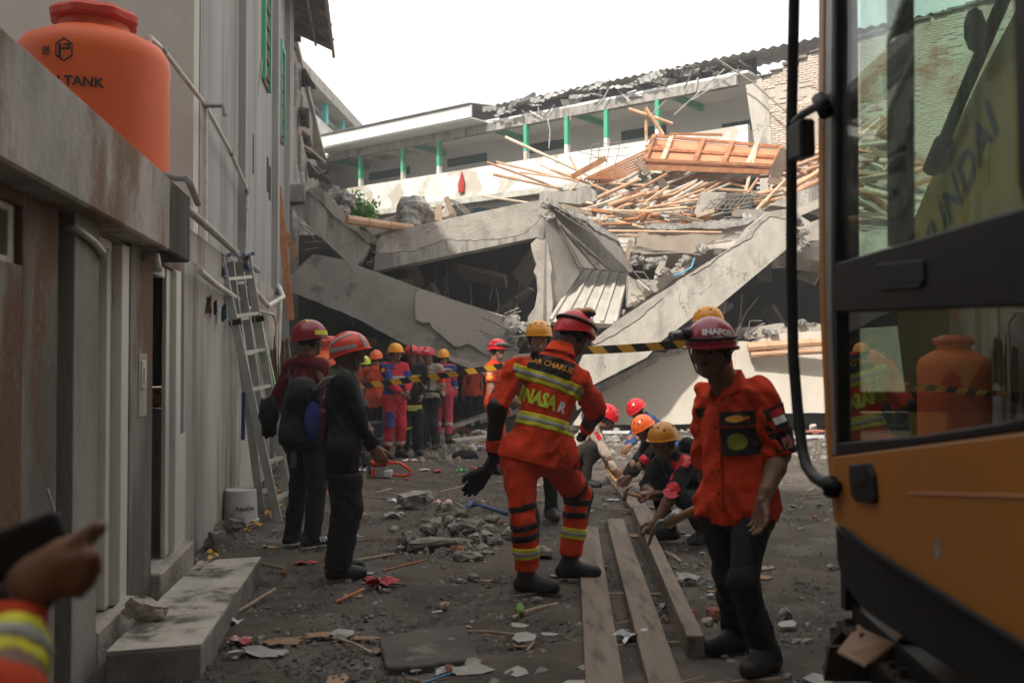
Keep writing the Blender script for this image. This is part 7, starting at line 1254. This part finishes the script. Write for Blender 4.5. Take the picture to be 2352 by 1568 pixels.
# rubble at the mouth of the cavity and under the cream wall
for i in range(46):
    x = crs.uniform(1030, 1170) if i < 30 else crs.uniform(1340, 1880); y = crs.uniform(985, 1040) if i < 30 else crs.uniform(985, 1025); stone(x, y, crs.uniform(14, 60), crs.uniform(8, 22), 'broken %s lying %s' % ('concrete piece' if i % 4 else 'brick piece', 'at the mouth of the dark cavity' if i < 30 else 'in the sun below the cream wall'), conc if i % 4 else brk, 'concrete_chunk', 'rubble', '%s rubble %s' % ('concrete' if i % 4 else 'brick', 'at the cavity' if i < 30 else 'below the cream wall'))
for x, y, a, L_ in ((1080, 1000, .35, 1.4), (1120, 985, .25, 1.3), (1100, 1020, .1, .9)): p_ = G(x, y); m = MB(); m.bar(p_+Vector((-L_/2, 0, .05)), p_+Vector((L_/2, .2, .05+L_*a)), .5, .06); m.build('slab_piece', conc, label='thin slab piece tilted at the mouth of the dark cavity', cat='slab', group='slab pieces at the cavity')
for a, c_, lab in (((1345, 992), (1510, 992), 'long white strip lying on the lit rubble behind the crouching officer'), ((1740, 1005), (1890, 1002), 'white strip lying in the sun beneath the excavator grab rail')): m = MB(); m.bar(G(*a, .06), G(*c_, .06), .1, .05); m.build('white_strip', mat('white_strip', (.7, .7, .68), None, 5, .6), label=lab, cat='strip')
# litter
def card(x, y, w_, d, ang, mt, label, cat='litter', name='paper_scrap', bend=.3, z=.012, group=None):
    p_ = G(x, y, 0); ca, sa = math.cos(ang), math.sin(ang); m = MB(); n = 6; vs = []
    for j in range(n+1):
        for i in range(n+1): u, v = i/n-.5, j/n-.5; rr = 1+.25*crs.uniform(-1, 1)*(i in (0, n) or j in (0, n)); X, Y_ = u*w_*rr, v*d*rr; vs.append((p_.x+X*ca-Y_*sa, p_.y+X*sa+Y_*ca, z+bend*w_*(math.sin(u*7+crs.uniform(-.3, .3))*math.cos(v*5)*.18+.16)))
    fs = [(j*(n+1)+i, j*(n+1)+i+1, (j+1)*(n+1)+i+1, (j+1)*(n+1)+i) for j in range(n) for i in range(n)]; m.add(vs, fs); return m.build(name, mt, None, label=label, cat=cat, group=group, recalc=False)
foil = mat('red_foil', (.5, .015, .02), (.38, .01, .015), 6, .3, .4, 30, c3=(.6, .25, .03), sc3=9, lo3=.68, hi3=.72, spec=.6); paper = mat('white_paper', (.36, .345, .315), (.27, .255, .225), 6, .8); ply = mat('ply_scrap', (.3, .19, .115), (.24, .15, .09), 4, .85, rndv=.2); clearp = mat('clear_plastic', (.55, .56, .56), (.4, .42, .42), 8, .2, .3, 20, spec=.6); greenp = mat('green_plastic', (.05, .5, .1), None, 6, .4); pinkp = mat('pink_print_plastic', (.55, .3, .38), (.6, .55, .55), 12, .35, .2)
card(874, 1348, .22, .1, .35, foil, 'shiny red crumpled snack bag on the dark dirt', 'snack bag', 'snack_bag', .9); card(700, 1300, .16, .06, .4, foil, 'small orange red wrapper behind the black boots', 'wrapper', 'wrapper', .6); card(1090, 1035, .35, .3, .2, mat('red_bag', (.5, .03, .03), (.1, .25, .5), 5, .4), 'red and blue plastic bag on the rubble beside the tape', 'plastic bag', 'plastic_bag', .8)
card(550, 1480, .12, .09, .2, mat('red_cup_print', (.4, .05, .04), (.5, .5, .5), 9, .3), 'small red and clear plastic cup by the tiled step', 'cup', 'plastic_cup', .8); card(600, 1505, .24, .12, -.3, paper, 'dirty white sheet lying next to the plastic cup', 'paper', bend=.3); card(650, 1478, .18, .12, .3, ply, 'flat brown card beside the plastic cup', 'cardboard', 'card_scrap', .1); card(750, 1462, .22, .09, .1, ply, 'brown plywood offcut in the foreground dirt', 'plywood', 'plywood_scrap', .05)
card(525, 1440, .12, .09, 1.2, clearp, 'clear plastic cup lying against the tiled step', 'cup', 'plastic_cup', 1.0); card(1045, 1548, .16, .1, .1, paper, 'white plastic piece at the end of a blue straw', 'plastic', 'plastic_scrap', .4); m = MB(); m.tube([G(960, 1572, .02), G(1035, 1545, .03)], .006, 6); m.build('straw', mat('blue_straw', (.1, .25, .38), None, 4, .4), label='light blue straw in the foreground dirt', cat='straw')
card(1430, 1133, .16, .14, .3, mat('mint_paper', (.45, .52, .4), None, 5, .8), 'pale green paper scrap beside the measured board', 'paper', bend=.1); card(1410, 1150, .12, .08, .2, mat('teal_card', (.3, .5, .45), (.55, .5, .4), 8, .6), 'small teal and cream wrapper beside the measured board', 'wrapper', bend=.2)
card(880, 1500, .1, .08, .2, ply, 'small brown card near the sunk slab', 'cardboard', 'card_scrap', .2)
m = MB(); lump(m, G(1195, 1398, .03), (.03, .09, .03), crs, 10, .15); m.build('cucumber_end', mat('green_veg', (.12, .2, .04), (.2, .28, .07), 9, .5), smooth=True, label='pale green vegetable end on the dirt below the orange boots', cat='vegetable')
for k, (a, c_, r, lab) in enumerate((((545, 1405), (632, 1352), .011, 'thin bamboo stick lying beside the tiled step'), ((770, 1382), (835, 1352), .009, 'thin stick near the shiny red bag'), ((800, 1290), (905, 1272), .012, 'thin stick lying behind the black boots'), ((880, 1310), (980, 1285), .008, 'thin stick lying before the small rubble heap'), ((1010, 1130), (1080, 1112), .012, 'thin stick lying behind the blue tool'))):
    m = MB(); m.tube([G(*a, .02), G(*c_, .025)], r, 7); m.build('stick', wood_o if k % 2 else wood, label=lab, cat='stick')
m = MB(); lump(m, G(1068, 1045, .05), (.22, .12, .07), crs, 12, .4); m.build('dark_cloth', black, smooth=True, label='crumpled black cloth on the ground at the mouth of the cavity', cat='cloth')
for k, (x, y, mt, lab) in enumerate(((970, 1032, pinkp, 'pink printed plastic scrap'), (940, 1062, pinkp, 'pink printed plastic scrap'), (975, 1083, clearp, 'clear crumpled plastic bag with red print'), (1005, 1085, foil, 'small red and clear plastic pack'), (1060, 1085, mat('green_cap', (.05, .5, .1), None, 6, .4), 'bright green plastic lid'), (920, 1157, clearp, 'clear plastic bottle lying on its side'), (1020, 1160, mat('red_white_wrap', (.5, .06, .06), (.6, .6, .58), 12, .4), 'red and white wrapper'), (905, 1188, paper, 'white paper sheet'), (830, 1085, pinkp, 'pink and clear plastic bag'), (1100, 1080, foil, 'glossy red plastic bag'), (1580, 1335, paper, 'white round lid'), (1460, 1475, clearp, 'clear plastic cup'))):
    card(x, y, crs.uniform(.12, .22), crs.uniform(.1, .16), crs.uniform(0, 3), mt, lab+(' near the chainsaw' if y < 1090 and x < 960 else ' on the dirt before the firefighters' if y < 1100 else ' lying near the small rubble heap' if x < 1200 else ' on the dirt between the planks and the black shoes'), 'litter', 'litter_scrap', .8)
# loose fragments scattered over the yard
kinds = (('small grey stone scattered on the yard', stm, 'stone', 'stones scattered on the yard'), ('reddish brick crumb scattered on the yard', brk, 'brick crumb', 'brick crumbs scattered on the yard'), ('flat brown wood chip scattered on the yard', ply, 'wood chip', 'wood chips scattered on the yard'), ('pale paper or plastic scrap scattered on the yard', paper, 'scrap', 'pale scraps scattered on the yard'), ('short stick scattered on the yard', wood, 'stick', 'short sticks scattered on the yard'))
base_m = {}
for i in range(560):
    k = crs.choices(range(5), (160, 30, 60, 32, 55))[0]; y = 1.45*FP/(crs.uniform(4.3, 19)); y = crs.uniform(1000, 1590) if i % 2 else 832+1.45*FP/crs.uniform(4.3, 18); Yd = 1.45*FP/(y-832); x = crs.uniform(480, 1920); p_ = G(x, y, 0)
    if p_.x < -1.9-.1386*(p_.y-4)+.35: continue
    if p_.y < 6.8 and p_.x < -1.0: continue
    lab, mt, cat, grp = kinds[k]
    v = (k, crs.randrange(6))
    if v not in base_m:
        m = MB(); r2 = random.Random(v[0]*17+v[1])
        if k in (0, 1): stone_mesh(m, (0, 0, -.004), (.05, .04, .03), r2, 12)
        elif k == 2: m.prism([(r2.uniform(.8, 1.2)*.06*math.cos(a), r2.uniform(.6, 1.2)*.035*math.sin(a), .006) for a in (0, 1.1, 2, 3.1, 4.2, 5.3)], (0, 0, -.01))
        elif k == 3:
            vs = [(r2.uniform(.7, 1.3)*.05*math.cos(a), r2.uniform(.7, 1.3)*.035*math.sin(a), .006+r2.uniform(0, .012)) for a in (0, 1.1, 2, 3.1, 4.2, 5.3)]; m.add(vs+[(0, 0, .012)], [(j, (j+1) % 6, 6) for j in range(6)])
        else: m.tube([(-.11, 0, .008), (0, r2.uniform(-.01, .01), .012), (.11, 0, .008)], .006, 5)
        o = m.build(('stone', 'brick_crumb', 'wood_chip', 'paper_scrap', 'short_stick')[k], mt, None, label=lab, cat=cat, group=grp, origin=(0, 0, 0)); base_m[v] = o
    else: o = base_m[v].copy(); col.objects.link(o)
    s_ = crs.choice((.6, .8, 1, 1.3, 1.8)); o.scale = (s_*crs.uniform(.8, 1.3), s_, s_*crs.uniform(.7, 1.2)); o.location = (p_.x, p_.y, .0); o.rotation_euler = (0, 0, crs.uniform(0, 6.28))
# crumbs of rubble round the heap, along the wall foot and below the cream wall
mc = MB(); r3 = random.Random(99)
for i in range(1700):
    q = r3.random()
    if q < .24: p_ = G(1050+r3.gauss(0, 75), min(max(1235+r3.gauss(0, 45), 1090), 1500))
    elif q < .44: yy = r3.uniform(7.2, 13.5); p_ = Lf(yy, abs(r3.gauss(0, .16))+.03, 0)
    elif q < .8: p_ = G(r3.uniform(1330, 1900), r3.uniform(982, 1060))
    else: p_ = G(1090+r3.gauss(0, 60), r3.uniform(990, 1060))
    s_ = r3.choice((.012, .018, .026, .04))*(1 if q < .44 else 1.9); a = r3.uniform(0, 6.28); k = [(math.cos(a+j*1.57)*s_*r3.uniform(.5, 1), math.sin(a+j*1.57)*s_*r3.uniform(.5, 1)) for j in range(4)]
    mc.add([(p_.x+x, p_.y+y, -.004) for x, y in k]+[(p_.x+x*.6, p_.y+y*.6, s_*r3.uniform(.4, .9)) for x, y in k], [(0, 1, 5, 4), (1, 2, 6, 5), (2, 3, 7, 6), (3, 0, 4, 7), (4, 5, 6, 7)])
mc.build('rubble_crumbs', mat('crumb_stone', (.3, .265, .225), (.17, .145, .12), 3, .95, .2, 40, c3=(.3, .17, .12), sc3=2, lo3=.6, hi3=.64), None, kind='stuff', label='crushed concrete and brick crumbs on the yard', recalc=False, origin=(0, 12, 0))
# gravel
gv = []; gf = []; nr = np.random.RandomState(8)
for i in range(15000):
    d = 4.2+(nr.rand()**1.6)*17; x = nr.uniform(-.36, .36)*d; 
    if x < -1.2-.1386*d: continue
    r = nr.choice([.006, .008, .011, .016])*(1+.04*d); a = nr.uniform(.6, 1.4, (6, 1))*r; P_ = np.array([(1, 0, 0), (0, 1, 0), (-1, 0, 0), (0, -1, 0), (0, 0, .8), (0, 0, -.5)])*a; an = nr.uniform(0, 6.28); c_, s_ = np.cos(an), np.sin(an); k = len(gv)
    for q in P_: gv.append((x+q[0]*c_-q[1]*s_, d+q[0]*s_+q[1]*c_, q[2]+.002))
    gf += [(k+j, k+(j+1) % 4, k+4) for j in range(4)]
m = MB(); m.v = gv; m.f = gf; m.m = [0]*len(gf); m.build('gravel', mat('gravel_stone', (.17, .155, .135), (.085, .075, .065), 3, .95, 0, c3=(.3, .28, .25), sc3=7, lo3=.6, hi3=.64), None, recalc=False, kind='stuff', label='loose gravel strewn over the yard', origin=(0, 10, 0))
# ---------------------------------------------------------------- thin even haze volume over the yard
m = MB(); m.box(-40, 40, -40, 70, -1, 21.2); hz_ = m.build('haze', [], None, kind='stuff', label='thin pale haze hanging in the air')
hm_ = bpy.data.materials.new('haze_air'); hm_.use_nodes = True; t = hm_.node_tree; t.nodes.clear(); o_ = t.nodes.new('ShaderNodeOutputMaterial'); pv = t.nodes.new('ShaderNodeVolumePrincipled'); pv.inputs['Color'].default_value = (.97, .97, .97, 1); pv.inputs['Density'].default_value = .0032; pv.inputs['Anisotropy'].default_value = .2
t.links.new(pv.outputs[0], o_.inputs['Volume']); hz_.data.materials.append(hm_)
